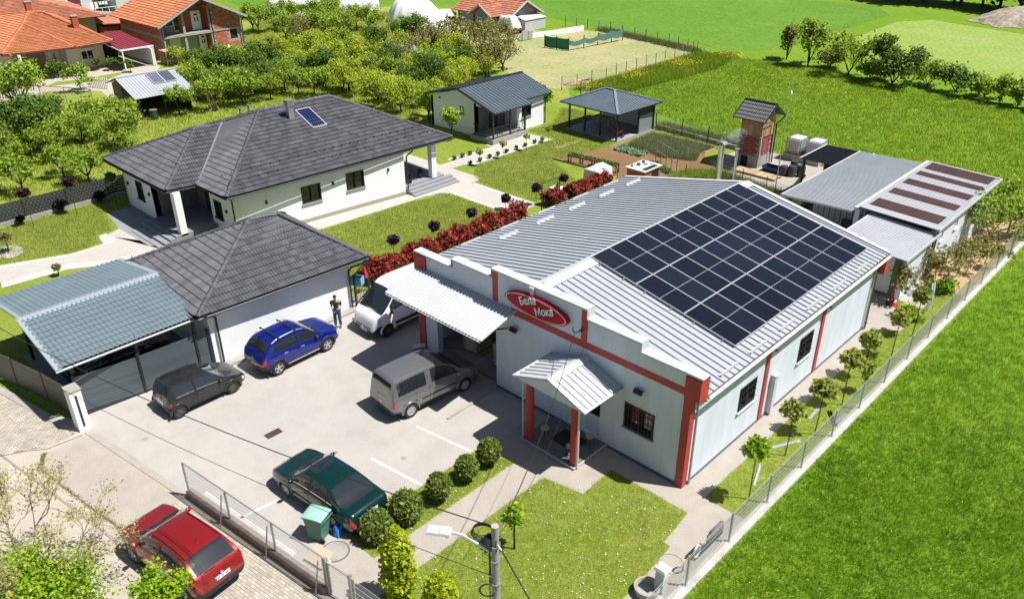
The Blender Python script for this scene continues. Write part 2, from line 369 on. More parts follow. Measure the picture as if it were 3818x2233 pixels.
paving('lane_paving', [(-25.4, -15.0), (-20.3, -13.85), (-19.3, -13.65), (-18.8, -13.6), (-18.75, -14.6), (-19.4, -15.9), (-20.5, -16.8), (-25.4, -17.6)], rad(95), 150)
k = MB(); k.prism([(-26.2, -14.85), (-19.35, -13.5), (-19.3, -13.75), (-26.2, -15.2)], -.03, .03); k.build('kerb', CONC)['kind'] = 'structure'
# ---- paths in the villa garden
sheet('villa_path', [(-43, -14.3), (-36.85, -10.69), (-35.6, -7.2), (-35.9, -5.5), (-35.75, -4.85), (-36.6, -4.55), (-37.28, -4.63), (-37.66, -3.82), (-40.5, -3.32), (-40.5, -1.7), (-36.6, -1.6), (-33.0, -2.4), (-30.2, -2.6), (-29.6, -.9), (-31.2, -5.4), (-33.4, -4.95), (-33.7, -6.2), (-34.8, -8.0), (-35.0, -11.2), (-40, -15)], -.004, G_PAVE)
sheet('pebble_bed', [(-36.85, -10.69), (-35.6, -7.2), (-35.9, -5.5), (-35.75, -4.85), (-36.6, -4.55), (-37.5, -4.7), (-37.45, -5.15), (-36.1, -5.4), (-36.05, -7.2), (-37.4, -10.7), (-40, -12.4), (-39.6, -12.3)], .0, G_PEB)
sheet('pebble_bed', [(-35.0, -11.2), (-34.8, -8.0), (-33.7, -6.2), (-33.4, -4.95), (-32.9, -5.2), (-33.1, -6.5), (-34.1, -8.2), (-34.3, -11.4)], .0, G_PEB)
sheet('pebble_bed', [(-38.95+1.0*math.cos(t*.523), -9.6+.75*math.sin(t*.523)) for t in range(12)], .0, G_PEB)
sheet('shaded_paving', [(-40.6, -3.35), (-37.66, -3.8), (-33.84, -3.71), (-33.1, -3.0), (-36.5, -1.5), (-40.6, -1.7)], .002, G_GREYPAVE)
sheet('villa_side_path', [(-30.5, 1.0), (-29.3, 11.95), (-28.2, 11.95), (-28.65, 4.3), (-29.1, 1.0)], -.004, G_PAVE)
sheet('terrace_path', [(-28.6, 11.94), (-28.6, 16.0), (-36, 16.1), (-36, 17.4), (-27.9, 17.5), (-27.75, 16.3), (-27.5, 14.3), (-28.2, 13.0), (-28.2, 11.94)], -.006, G_PAVE)
sheet('garden_path', [(-27.75, 16.3), (-21.85, 16.25), (-21.6, 14.3), (-27.5, 14.3)], -.003, G_PAVE)
sheet('cottage_path', [(-32.2, 17.45), (-31.0, 17.45), (-30.83, 27.55), (-33.3, 27.5), (-33.2, 23.0), (-32.2, 22.9)], -.004, G_PAVE)
sheet('pebble_bed', [(-31.0, 20.5), (-30.83, 27.55), (-30.35, 27.6), (-30.4, 18.8), (-31, 18.6)], .0, G_PEB)
sheet('pebble_bed', [(-32.4, 18.6), (-32.0, 22.9), (-32.4, 22.9), (-32.8, 18.6)], .0, G_PEB)
sheet('pebble_bed', [(-27.5, 16.2), (-21.85, 16.25), (-21.85, 16.55), (-27.7, 16.5)], .0, G_PEB)
sheet('pebble_bed', [(-27.5, 14.3), (-22.6, 14.35), (-22.6, 14.05), (-27.4, 14.0), (-28.4, 12.6), (-28.1, 12.6)], .0, G_PEB)
sheet('vegetable_plot', [(-27.04, 24.06), (-26.82, 25.95), (-25.68, 28.89), (-25.44, 34.18), (-19.45, 34.45), (-19.56, 32.86), (-18.4, 31.1), (-17.2, 30.5), (-15.9, 28.0), (-15.8, 24.0), (-21.41, 24.2)], -.004, G_SOIL)
sheet('stepping_path', [(-28.9, 26.0), (-28.3, 26.1), (-28.4, 30.0), (-28.9, 29.9)], -.006, G_PAD)

# ================================================================ ROOF TILE HELPERS
def clip_poly_bm(bm, poly3, n):
    c = sum(poly3, Vector())/len(poly3)
    for i in range(len(poly3)):
        a, b = poly3[i], poly3[(i+1) % len(poly3)]
        pn = (b-a).cross(n).normalized()
        if (c-a).dot(pn) > 0: pn = -pn
        bmesh.ops.bisect_plane(bm, geom=bm.verts[:]+bm.edges[:]+bm.faces[:], plane_co=a, plane_no=pn, clear_outer=True)
def tile_profile(w, h, lift=.05, wave=.04):
    """one double-wave roof tile: width w along the eave, exposed height h up the slope; front edge raised over the row below"""
    nx = 7; V = []; F = []
    for j, (y, z) in enumerate(((-.03, 0), (-.03, lift), (h, .004))):
        for i in range(nx):
            t = i/(nx-1); V.append((t*w, y, (z+(wave*abs(math.sin(t*2*math.pi))**.8 if j > 0 else -.012))))
    for j in range(2):
        for i in range(nx-1): F.append((j*nx+i, j*nx+i+1, (j+1)*nx+i+1, (j+1)*nx+i))
    return V, F
def tiled_roof(th, planes, mat, matj, w=.3, h=.37, nind=300, under=None, wave=.04, lift=.05, tile='roof_tile', lip=None):
    V, F = tile_profile(w, h, lift, wave)
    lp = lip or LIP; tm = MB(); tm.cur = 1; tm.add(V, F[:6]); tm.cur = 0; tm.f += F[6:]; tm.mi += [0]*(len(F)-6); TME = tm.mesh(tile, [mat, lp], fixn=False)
    full = []; J = MB(); und = MB()
    for pl in planes:
        pl = [Vector(p) for p in pl]; u = (pl[1]-pl[0]).normalized()
        nn = Vector((0, 0, 0))
        for i in range(len(pl)): nn += pl[i].cross(pl[(i+1) % len(pl)])
        nn.normalize()
        if nn.z < 0: nn = -nn
        v = nn.cross(u).normalized()
        if v.z < 0: u = -u; v = nn.cross(u)
        o = min(pl, key=lambda p: p.dot(u)*1.0+0*p.z); o = pl[0] if u.dot(pl[1]-pl[0]) > 0 else pl[1]
        uv = [((p-o).dot(u), (p-o).dot(v)) for p in pl]
        umin = min(a for a, _ in uv); umax = max(a for a, _ in uv); vmax = max(b for _, b in uv)
        def inside(x, y):
            c = False; j = len(uv)-1
            for i in range(len(uv)):
                if ((uv[i][1] > y) != (uv[j][1] > y)) and x < (uv[j][0]-uv[i][0])*(y-uv[i][1])/(uv[j][1]-uv[i][1])+uv[i][0]: c = not c
                j = i
            return c
        und.plate(pl, .06)
        for r in range(int(vmax/h)+1):
            y0 = r*h; off = 0
            for q in range(int(umin/w)-1, int(umax/w)+2):
                x0 = q*w+off
                cs = [inside(x0+a*w, y0+b*h+.005) for a in (.02, .5, .98) for b in (.02, .5, .98)]
                if not any(cs): continue
                M = frame(u, v, nn, o+u*x0+v*y0+nn*.012)
                if all(cs): full.append(((M.translation-CAM).length, M))
                else:
                    bm = bmesh.new(); bv = [bm.verts.new(M @ Vector(p)) for p in V]
                    for f in F: bm.faces.new([bv[i] for i in f])
                    clip_poly_bm(bm, pl, nn)
                    if len(bm.faces):
                        bm.verts.index_update(); J.add([p.co.copy() for p in bm.verts], [[q_.index for q_ in f.verts] for f in bm.faces])
                    bm.free()
    roof = und.build('roof', under or matj, th)
    full.sort(key=lambda t: t[0])
    for _, M in full[:nind]: inst(tile, TME, M, roof)
    for _, M in full[nind:]:
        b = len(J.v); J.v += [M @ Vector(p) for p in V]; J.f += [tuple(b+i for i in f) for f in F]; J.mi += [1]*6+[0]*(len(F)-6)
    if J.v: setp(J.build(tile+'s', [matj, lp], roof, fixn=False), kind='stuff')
    return roof
def cap_line(roof, a, b, mat, r=.115, step=.36, name='ridge_tile'):
    a = Vector(a); b = Vector(b); d = b-a; L = d.length; d.normalize(); sd = d.cross(Vector((0, 0, 1))).normalized(); up = sd.cross(d)
    key = 'cap%.3f' % r
    if key not in CAPS:
        m = MB(); n = 6; V = []
        for x, k in ((0, 1.0), (step*.86, .93), (step*.86, 1.12), (step*1.04, 1.12)):
            for i in range(n+1):
                t = math.pi*i/n; V.append((x, math.cos(t)*r*k, math.sin(t)*r*k*.9))
        F = [(j*(n+1)+i, j*(n+1)+i+1, (j+1)*(n+1)+i+1, (j+1)*(n+1)+i) for j in range(3) for i in range(n)]
        m.add(V, F); CAPS[key] = m.v, m.f
    me_key = key+mat.name
    if me_key not in CAPS:
        m = MB(); m.add(*CAPS[key]); CAPS[me_key] = m.mesh(name, mat, True, 40, fixn=False)
    n = max(1, round(L/step))
    for i in range(n):
        inst(name, CAPS[me_key], frame(d, sd, up, a+d*(L*i/n)), roof)
CAPS = {}
LIP = pm('dark_tile_edge', (.018, .017, .018), .8)  # shadow line under each tile course, painted near-black on the lip faces
def ribbed_sheet(th, name, p0, u, L, v, H, nrm, mat, rib=.33, ribh=.055, ribw=.06, pan=1.0, parts=True, t=.03):
    """metal roof of panels 'pan' wide laid along u (length L), ribs running up the slope v (height H)"""
    p0 = Vector(p0); u = Vector(u).normalized(); v = Vector(v).normalized(); nrm = Vector(nrm).normalized()
    n = max(1, round(L/pan)); pw = L/n; k = max(1, round(pw/rib)); rw = pw/k
    prof = []
    for i in range(k):
        x = i*rw; prof += [(x, 0), (x+rw-ribw-.006, 0), (x+rw-ribw, ribh), (x+rw-.006, ribh), (x+rw, 0)]
    pts = []
    for p in prof:
        if not pts or (abs(p[0]-pts[-1][0]) > 1e-6 or abs(p[1]-pts[-1][1]) > 1e-6): pts.append(p)
    m = MB(); q = len(pts)
    V = [(x, 0, z) for x, z in pts]+[(x, H, z) for x, z in pts]+[(x, 0, z-t) for x, z in pts]+[(x, H, z-t) for x, z in pts]
    F = [(i, i+1, q+i+1, q+i) for i in range(q-1)]+[(2*q+i+1, 2*q+i, 3*q+i, 3*q+i+1) for i in range(q-1)]+[(i+1, i, 2*q+i, 2*q+i+1) for i in range(q-1)]+[(q+i, q+i+1, 3*q+i+1, 3*q+i) for i in range(q-1)]
    m.add(V, F); me = m.mesh(name, mat, fixn=False)
    for i in range(n): inst(name, me, frame(u, v, nrm, p0+u*(i*pw)), th)
def window(th, axis, c, w, h, frame_mat=None, depth=.1, sill=True, bars=0, mull=1, name='window', sillmat=None, proud=.02, glass=None):
    """window set in a wall; axis = outward normal; c = centre on the wall face"""
    n = Vector(axis).normalized(); s = Vector((-n.y, n.x, 0)); z = Vector((0, 0, 1)); c = Vector(c); fm = frame_mat or PVC
    def pb(m, a0, a1, z0, z1, d0, d1):
        pts = [c+s*a+z*b+n*d for d in (d0, d1) for a, b in ((a0, z0), (a1, z0), (a1, z1), (a0, z1))]
        m.add(pts, [(3,2,1,0),(4,5,6,7),(0,1,5,4),(1,2,6,5),(2,3,7,6),(3,0,4,7)])
    f = MB(); t = .07
    pb(f, -w/2, w/2, -h/2, -h/2+t, -depth, proud); pb(f, -w/2, w/2, h/2-t, h/2, -depth, proud)
    pb(f, -w/2, -w/2+t, -h/2+t, h/2-t, -depth, proud); pb(f, w/2-t, w/2, -h/2+t, h/2-t, -depth, proud)
    for i in range(mull): x = -w/2+w*(i+1)/(mull+1); pb(f, x-.03, x+.03, -h/2+t, h/2-t, -depth+.03, proud-.02)
    win = f.build(name, fm, th)
    g = MB(); pb(g, -w/2+t, w/2-t, -h/2+t, h/2-t, -depth+.02, -depth+.04 if depth > .05 else -.005); g.build('pane', glass or GLASS, win)
    if sill:
        q = MB(); pb(q, -w/2-.06, w/2+.06, -h/2-.05, -h/2-.005, -.02, .10); q.build('sill', sillmat or PVC, win)
    if bars:
        q = MB()
        for i in range(bars): x = -w/2+w*(i+.5)/bars; pb(q, x-.009, x+.009, -h/2+.02, h/2-.02, proud+.005, proud+.025)
        for zz in (-.3*h, 0, .3*h): pb(q, -w/2+.02, w/2-.02, zz-.009, zz+.009, proud+.026, proud+.04)
        q.build('grille', ANTH, win)
    return win
def wall_with_holes(m, x0, x1, z0, z1, holes, put):
    """rectangular wall split round rectangular holes; put(xa, xb, za, zb) emits a block"""
    xs = sorted({x0, x1, *[h[0] for h in holes], *[h[1] for h in holes]})
    for a, b in zip(xs[:-1], xs[1:]):
        zs = [(z0, z1)]
        for h in holes:
            if h[0] <= a+1e-6 and h[1] >= b-1e-6:
                nz = []
                for p, q in zs:
                    if h[2] > p: nz.append((p, min(q, h[2])))
                    if h[3] < q: nz.append((max(p, h[3]), q))
                zs = [t for t in nz if t[1]-t[0] > 1e-4]
        for p, q in zs: put(a, b, p, q)
# ================================================================ SHOP
shop = thing('shop_building', 'pale grey shop with stepped parapet, red trim and grey metal gable roof', 'building', (-7, 7.5, 0))
RIDGE_X, RIDGE_Z, SLP = -7.05, 5.40, .205
def roofz(x): return RIDGE_Z-abs(x-RIDGE_X)*SLP
m = MB()
fh = [(-12.85, -9.17, 0, 2.93), (-2.64, -1.33, 1.35, 2.43), (-5.4, -3.72, .1, 2.25)]
wall_with_holes(m, -14.0, 0., 0., 4.55, fh, lambda a, b, p, q: m.box((a, 0, p), (b, .3, q)))
m.build('front_wall', SHOPW, shop)
m = MB()
wall_with_holes(m, .3, 15.4, 0., 3.78, [(3.5, 4.74, 1.38, 2.42), (8.22, 9.4, 1.36, 2.49)], lambda a, b, p, q: m.box((-.3, a, p), (0, b, q)))
m.build('side_wall', SHOPW, shop)
m = MB(); m.box((-14, .3, 0), (-13.7, 15.4, 3.86)); m.build('side_wall', SHOPW, shop)
m = MB(); m.wallpoly([(-13.7, 15.4, 0), (-13.7, 15.4, 3.8), (RIDGE_X, 15.4, 5.3), (-.3, 15.4, 3.8), (-.3, 15.4, 0)], (0, 1, 0), .3); m.build('back_wall', SHOPW, shop)
m = MB(); m.box((-13.7, .3, -.02), (-.3, 15.1, .012)); m.build('floor_slab', CONC, shop)
STEPS = [(-14.05, -11.65, 4.76), (-11.65, -9.3, 5.13), (-9.3, -4.53, 5.49), (-4.53, -2.13, 5.10), (-2.13, .33, 4.74)]
par = MB()
for a, b, z in STEPS: par.box((max(a, -14.0), .002, 4.55), (min(b, 0.), .30, z-.03))
parapet = par.build('parapet', SHOPW, shop)
for i, (a, b, z) in enumerate(STEPS):
    c = MB(); a2 = a-.05 if (i == 0 or STEPS[i-1][2] < z) else a+.05; b2 = b+.05 if (i == 4 or STEPS[i+1][2] < z) else b-.05
    c.box((a2, -.06, z-.03), (b2, .38, z+.012)); c.box((a2, -.06, z-.07), (b2, -.048, z-.03)); c.box((a2, .368, z-.14), (b2, .38, z-.03))
    nb = [STEPS[j][2] for j in (i-1, i+1) if 0 <= j < 5]
    if i > 0 and STEPS[i-1][2] < z: c.box((a2, -.06, STEPS[i-1][2]+.012), (a2+.015, .38, z-.03))
    if i < 4 and STEPS[i+1][2] < z: c.box((b2-.015, -.06, STEPS[i+1][2]+.012), (b2, .38, z-.03))
    c.build('coping', SHEETW, parapet)
# red trim
m = MB(); m.box((-14.05, -.05, 0), (-13.62, .42, 3.7)); m.build('corner_pilaster', RED, shop)
m = MB(); m.box((-14.08, -.09, 3.7), (-13.35, .46, 4.66)); m.build('corner_block', RED, shop)
m = MB(); m.box((-.26, -.05, 0), (.0, 0, 3.8)); m.box((0, -.05, 0), (.05, .22, 3.8)); m.build('corner_pilaster', RED, shop)
m = MB(); m.box((-.26, -.09, 3.8), (.34, .44, 4.64)); m.build('corner_block', RED, shop)
m = MB(); m.box((-8.3, -.02, 3.84), (-.26, 0, 4.12)); m.build('band', RED, shop)
for x in (-9.17, -4.62): m = MB(); m.box((x-.14, -.024, 4.12), (x+.14, 0, 5.38)); m.build('strip', RED, shop)
for y in (5.45, 10.15): m = MB(); m.box((0, y-.13, .05), (.05, y+.13, 3.78)); m.build('strip', RED, shop)
m = MB(); m.box((-.3, 15.42, 2.9), (.36, 15.8, 3.75)); m.build('corner_block', RED, shop)
m = MB(); m.box((-9.17, -.035, .0), (-.26, .0, .10)); m.build('plinth', pm('dark_plinth', (.10, .11, .125), .8), shop); m = MB(); m.box((0, .22, 0), (.03, 15.4, .09)); m.build('plinth', MATS['dark_plinth'], shop)
window(shop, (0, -1, 0), (-1.985, 0, 1.89), 1.31, 1.08, pm('brown_window_frame', (.05, .035, .03), .5), .2, True, 9, 1, sillmat=SHEETW)
window(shop, (1, 0, 0), (0, 4.12, 1.90), 1.24, 1.04, ANTH, .18, True, 9, 1, sillmat=SHEETW)
window(shop, (1, 0, 0), (0, 8.81, 1.925), 1.18, 1.13, ANTH, .18, True, 9, 1, sillmat=SHEETW)
# glazed shop door
d = MB()
for a, b, p, q in ((-5.4, -3.72, 2.18, 2.25), (-5.4, -5.33, .1, 2.18), (-3.79, -3.72, .1, 2.18), (-4.6, -4.5, .1, 2.18), (-5.33, -4.6, .1, .18), (-4.5, -3.79, .1, .18), (-5.33, -4.6, .95, 1.03), (-4.5, -3.79, .95, 1.03)): d.box((a, .10, p), (b, .17, q))
door = d.build('door', PVC, shop)
for a, b, p, q in ((-5.33, -4.6, 1.03, 2.18), (-4.5, -3.79, 1.03, 2.18)): g = MB(); g.box((a, .13, p), (b, .15, q)); g.build('pane', GLASS, door)
for a, b in ((-5.33, -4.6), (-4.5, -3.79)): g = MB(); g.box((a, .12, .18), (b, .155, .95)); g.build('panel', pm('pale_door_panel', (.62, .66, .7), .5), door)
# roof
sl_len = 7.38; ang = math.atan(SLP); hyp = sl_len/math.cos(ang)
ribbed_sheet(shop, 'roof_panel', (RIDGE_X+sl_len, .48, RIDGE_Z-sl_len*SLP), (0, 1, 0), 15.25, (-math.cos(ang), 0, math.sin(ang)), hyp, (math.sin(ang), 0, math.cos(ang)), SHEET)
ribbed_sheet(shop, 'roof_panel', (RIDGE_X-sl_len, 15.73, RIDGE_Z-sl_len*SLP), (0, -1, 0), 15.25, (math.cos(ang), 0, math.sin(ang)), hyp, (-math.sin(ang), 0, math.cos(ang)), SHEET)
m = MB(); m.plate([(RIDGE_X, .47, RIDGE_Z+.075), (RIDGE_X, 15.8, RIDGE_Z+.075), (RIDGE_X+.36, 15.8, RIDGE_Z-.36*SLP+.05), (RIDGE_X+.36, .47, RIDGE_Z-.36*SLP+.05)], .01)
m.plate([(RIDGE_X, .47, RIDGE_Z+.075), (RIDGE_X, 15.8, RIDGE_Z+.075), (RIDGE_X-.36, 15.8, RIDGE_Z-.36*SLP+.05), (RIDGE_X-.36, .47, RIDGE_Z-.36*SLP+.05)], .01); m.build('ridge_cap', SHEETW, shop)
for s in (1, -1):
    m = MB(); m.plate([(RIDGE_X+s*.36, 15.55, RIDGE_Z-.36*SLP+.06), (RIDGE_X+s*.36, 15.8, RIDGE_Z-.36*SLP+.06), (RIDGE_X+s*7.4, 15.8, RIDGE_Z-7.4*SLP+.06), (RIDGE_X+s*7.4, 15.55, RIDGE_Z-7.4*SLP+.06)], .012)
    m.plate([(RIDGE_X+s*.0, 15.74, RIDGE_Z+.0), (RIDGE_X, 15.79, RIDGE_Z), (RIDGE_X+s*7.4, 15.79, RIDGE_Z-7.4*SLP), (RIDGE_X+s*7.4, 15.74, RIDGE_Z-7.4*SLP)], .2); m.build('verge_trim', SHEETW, shop)
# snow guards in two rows on the left slope and along the right eave
for y0 in (4.2, 6.75, 9.15, 11.6, 13.9):
    x = -13.1; z = roofz(x); m = MB(); m.bar((x, y0, z+.09), (x, y0+1.25, z+.09), .02, .13, (0, 0, 1)); m.bar((x+.07, y0, z+.045), (x+.07, y0+1.25, z+.045), .16, .012); m.build('snow_guard', SHEETW, shop)
for y0 in (2.8, 5.4, 8.1, 10.8, 13.4):
    x = -14.2; z = roofz(x); m = MB(); m.bar((x, y0, z+.08), (x, y0+1.25, z+.08), .02, .11); m.build('snow_guard', SHEETW, shop)
for y0 in (1.6, 3.6, 5.8, 8.0, 10.3, 12.6):
    x = .12; z = roofz(x); m = MB(); m.bar((x, y0, z+.085), (x, y0+1.2, z+.085), .02, .10); m.bar((x-.06, y0, z+.045), (x-.06, y0+1.2, z+.045), .12, .012); m.build('snow_guard', SHEETW, shop)
def gutter(th, a, b, r=.065, mat=None, name='gutter'):
    a = Vector(a); b = Vector(b); d = (b-a).normalized(); sd = d.cross(Vector((0, 0, 1))).normalized(); m = MB(); V = []
    for p in (a, b):
        for k in (1.0, .88):
            for i in range(7): t = math.pi*i/6; V.append(p+sd*math.cos(t)*r*k-Vector((0, 0, 1))*math.sin(t)*r*k)
    F = [(i, i+1, 14+i+1, 14+i) for i in range(6)]+[(7+i+1, 7+i, 21+i, 21+i+1) for i in range(6)]+[(0, 7, 21, 14), (6, 20, 27, 13)]+[(i+1, i, 7+i, 8+i) for i in range(6)]+[(14+i, 15+i, 22+i, 21+i) for i in range(6)]
    m.add(V, F); return m.build(name, mat or SHEETW, th)
gutter(shop, (.42, .5, 3.82), (.42, 15.7, 3.80), .07, pm('cream_gutter', (.62, .58, .50), .5))
gutter(shop, (-14.5, .5, 3.82), (-14.5, 15.7, 3.82), .07)
m = MB(); m.tube([(.40, .36, 3.76), (.2, .34, 3.62), (.09, .33, 3.5), (.09, .33, .06)], .045, 8); m.build('downpipe', pm('dull_zinc_pipe', (.40, .40, .385), .5, .3), shop)
m = MB(); m.tube([(.40, 15.3, 3.72), (.2, 15.3, 3.5), (.1, 15.3, 3.4), (.1, 15.3, .05)], .05, 8); m.build('downpipe', pm('brown_pipe', (.10, .06, .05), .5), shop)
m = MB(); m.tube([(.1, 15.15, 3.6), (.1, 15.15, .15)], .03, 8); m.build('cable_conduit', GALV, shop)
m = MB(); m.box((.0, 5.98, .1), (.2, 6.22, 1.86)); m.box((-.0, 5.94, 1.86), (.24, 6.26, 1.9)); m.build('meter_cabinet', pm('grey_cabinet', (.55, .57, .6), .5), shop)
for y in (5.5, 10.1): m = MB(); m.bar((.05, y, 3.3), (.3, y, 3.34), .03, .03); m.bar((.3, y-.08, 3.33), (.3, y+.1, 3.33), .05, .06); m.bar((.05, y, 3.15), (.28, y, 3.33), .02, .02); m.build('wall_bracket', pm('rusty_iron', (.13, .07, .05), .8), shop)
# corrugated canopy over the loading door
can_p = Vector((-13.75, -1.94, 3.54)); vd = Vector((0, 1.92, .52)); nn = Vector((1, 0, 0)).cross(vd.normalized())
ribbed_sheet(shop, 'canopy_sheet', can_p, (1, 0, 0), 5.7, vd, vd.length, nn, SHEETW, .19, .04, .05, 1.0)
gutter(shop, (-13.75, -1.98, 3.52), (-8.05, -1.98, 3.52), .045)
m = MB()
for x in (-13.5, -11.1, -8.5): m.bar((x, 0, 3.93), (x, -1.9, 3.44), .06, .08); m.bar((x, 0, 3.1), (x, -1.3, 3.55), .05, .05)
m.build('canopy_frame', ANTH, shop)
m = MB()
for x in (-13.77, -8.03): m.plate([(x-.03, -1.96, 3.58), (x+.03, -1.96, 3.58), (x+.03, 0, 4.11), (x-.03, 0, 4.11)], .05)
m.build('canopy_trim', SHEETW, shop)
# porch: red round columns, gabled ribbed roof, raised slab
m = MB(); m.box((-5.95, -1.9, 0), (-3.35, 0, .10)); m.build('porch_slab', pm('dark_floor_tile', (.16, .16, .165), .5, var=.2, vs_=3), shop)
m = MB(); m.bar((-5.98, -1.92, .075), (-3.32, -1.92, .075), .04, .07); m.bar((-3.33, -1.9, .075), (-3.33, 0, .075), .04, .07); m.build('slab_edge', SHEETW, shop)
for x in (-5.73, -3.53): m = MB(); m.cyl((x, -1.68, .1), (x, -1.68, 2.95), .165, n=20); m.build('column', RED, shop, True, 40)
PX, PH, PE, PZ = -4.45, 1.62, 2.98, 3.56
m = MB(); m.wallpoly([(PX-PH+.1, -2.0, 2.78), (PX+PH-.1, -2.0, 2.78), (PX+PH-.1, -2.0, PE-.02), (PX, -2.0, PZ-.03), (PX-PH+.1, -2.0, PE-.02)], (0, -1, 0), .35); m.build('porch_beam', SHOPW, shop)
m = MB(); m.box((PX-PH+.1, -1.65, 2.80), (PX+PH-.1, 0, 2.86)); m.build('porch_ceiling', SHOPW, shop)
pa = math.atan((PZ-PE)/PH); hy = math.hypot(PH, PZ-PE)
ribbed_sheet(shop, 'porch_roof_panel', (PX+PH, -2.15, PE), (0, 1, 0), 2.15, (-math.cos(pa), 0, math.sin(pa)), hy, (math.sin(pa), 0, math.cos(pa)), SHEETW, .27, .045, .05, 1.1)
ribbed_sheet(shop, 'porch_roof_panel', (PX-PH, 0, PE), (0, -1, 0), 2.15, (math.cos(pa), 0, math.sin(pa)), hy, (-math.sin(pa), 0, math.cos(pa)), SHEETW, .27, .045, .05, 1.1)
m = MB()
for s in (1, -1):
    m.plate([(PX, -2.19, PZ+.07), (PX, 0, PZ+.07), (PX+s*.24, 0, PZ-.24*(PZ-PE)/PH+.055), (PX+s*.24, -2.19, PZ-.24*(PZ-PE)/PH+.055)], .01)
    m.plate([(PX, -2.22, PZ+.06), (PX, -2.1, PZ+.06), (PX+s*(PH+.05), -2.1, PE+.045), (PX+s*(PH+.05), -2.22, PE+.045)], .10)
m.build('porch_ridge_cap', SHEETW, shop)
for s in (1, -1): gutter(shop, (PX+s*(PH+.06), -2.15, PE-.0), (PX+s*(PH+.06), 0, PE-.0), .06)
m = MB(); m.tube([(PX+PH+.06, -2.05, 2.92), (PX+PH-.2, -1.95, 2.75), (-3.3, -1.78, 2.6), (-3.3, -1.78, .05)], .045, 8); m.tube([(PX-PH-.02, -2.05, 2.92), (-5.97, -1.8, 2.7), (-5.97, -1.8, .05)], .03, 8); m.build('downpipe', pm('pale_pipe', (.62, .61, .58), .5), shop)
def floodlight(th, x, z):
    m = MB(); R = Matrix.Rotation(rad(-35), 3, 'X'); m.obox((x, -.16, z), (.34, .10, .2), R); m.bar((x-.14, 0, z+.05), (x-.14, -.14, z), .02, .02); m.bar((x+.14, 0, z+.05), (x+.14, -.14, z), .02, .02)
    m.build('floodlight', BLACKP, th)
floodlight(shop, -8.05, 3.27); floodlight(shop, -2.02, 3.2)
m = MB(); m.box((-7.22, -.12, 5.1), (-7.04, 0, 5.42)); m.box((-7.24, -.14, 5.42), (-7.02, 0, 5.45)); m.build('siren_box', pm('grey_box', (.55, .55, .52), .5), shop)
m = MB(); m.tube([(-4.7, -.02, 4.62), (-4.72, -.35, 4.58), (-4.78, -.45, 4.66), (-4.84, -.4, 4.74), (-4.88, -.3, 4.7)], .025, 7); m.bar((-4.65, -.02, 4.55), (-4.7, -.3, 4.6), .03, .03); m.build('cable_anchor', ANTH, shop)
# oval sign
sign = thing('shop_sign', 'oval red sign with white Cyrillic lettering on the stepped shop front', 'sign', (-6.87, -.12, 4.70))
def oval(a, b, y0, y1, n=64, a2=None, b2=None):
    m = MB(); c = (-6.87, 4.70); P = [(c[0]+a*math.cos(2*math.pi*i/n), c[1]+b*math.sin(2*math.pi*i/n)) for i in range(n)]
    if a2 is None:
        m.add([(x, y0, z) for x, z in P]+[(x, y1, z) for x, z in P], [tuple(range(n)), tuple(range(2*n-1, n-1, -1))]+[(i, n+i, n+(i+1) % n, (i+1) % n) for i in range(n)])
    else:
        Q = [(c[0]+a2*math.cos(2*math.pi*i/n), c[1]+b2*math.sin(2*math.pi*i/n)) for i in range(n)]
        m.add([(x, y0, z) for x, z in P]+[(x, y0, z) for x, z in Q]+[(x, y1, z) for x, z in P]+[(x, y1, z) for x, z in Q],
              [(i, (i+1) % n, n+(i+1) % n, n+i) for i in range(n)]+[(i, 2*n+i, 2*n+(i+1) % n, (i+1) % n) for i in range(n)]+[(n+i, n+(i+1) % n, 3*n+(i+1) % n, 3*n+i) for i in range(n)])
    return m
oval(1.60, .43, -.20, -.03).build('board', pm('sign_red', (.42, .012, .022), .6, spec=.2), sign)
oval(1.53, .395, -.212, -.195, 64, 1.49, .373).build('border', pm('sign_white', (.80, .78, .78), .5), sign)
FNT = None
def lettering(txt, x, z, size, rot, y, mat, parent, name, ext=.01, off=0., shear=0., sx=1., spacing=1.0):
    cu = bpy.data.curves.new(name, 'FONT'); cu.body = txt; cu.size = size; cu.extrude = ext; cu.offset = off; cu.shear = shear; cu.space_character = spacing
    to = bpy.data.objects.new('tmp_text', cu); COL.objects.link(to)
    dg = bpy.context.evaluated_depsgraph_get(); me = bpy.data.meshes.new_from_object(to.evaluated_get(dg)); bpy.data.objects.remove(to, do_unlink=True)
    me.materials.clear(); me.materials.append(mat); me.name = name
    M = Matrix.Translation((x, y, z)) @ Matrix.Rotation(-rot, 4, 'Y') @ Matrix.Rotation(rad(90), 4, 'X') @ Matrix.Diagonal((sx, 1, 1, 1))
    me.transform(M); return link(name, me, parent)
for i, (t, x, z, sx) in enumerate((('Бела', -7.60, 4.60, .86), ('Мока', -6.80, 4.415, .86))):
    lettering(t, x+.02, z-.02, .44, rad(21), -.215, DARK, sign, 'letter_shadow', .008, .015, sx=sx)
    lettering(t, x, z, .44, rad(21), -.232, MATS['sign_white'], sign, 'lettering', .008, .010, sx=sx)
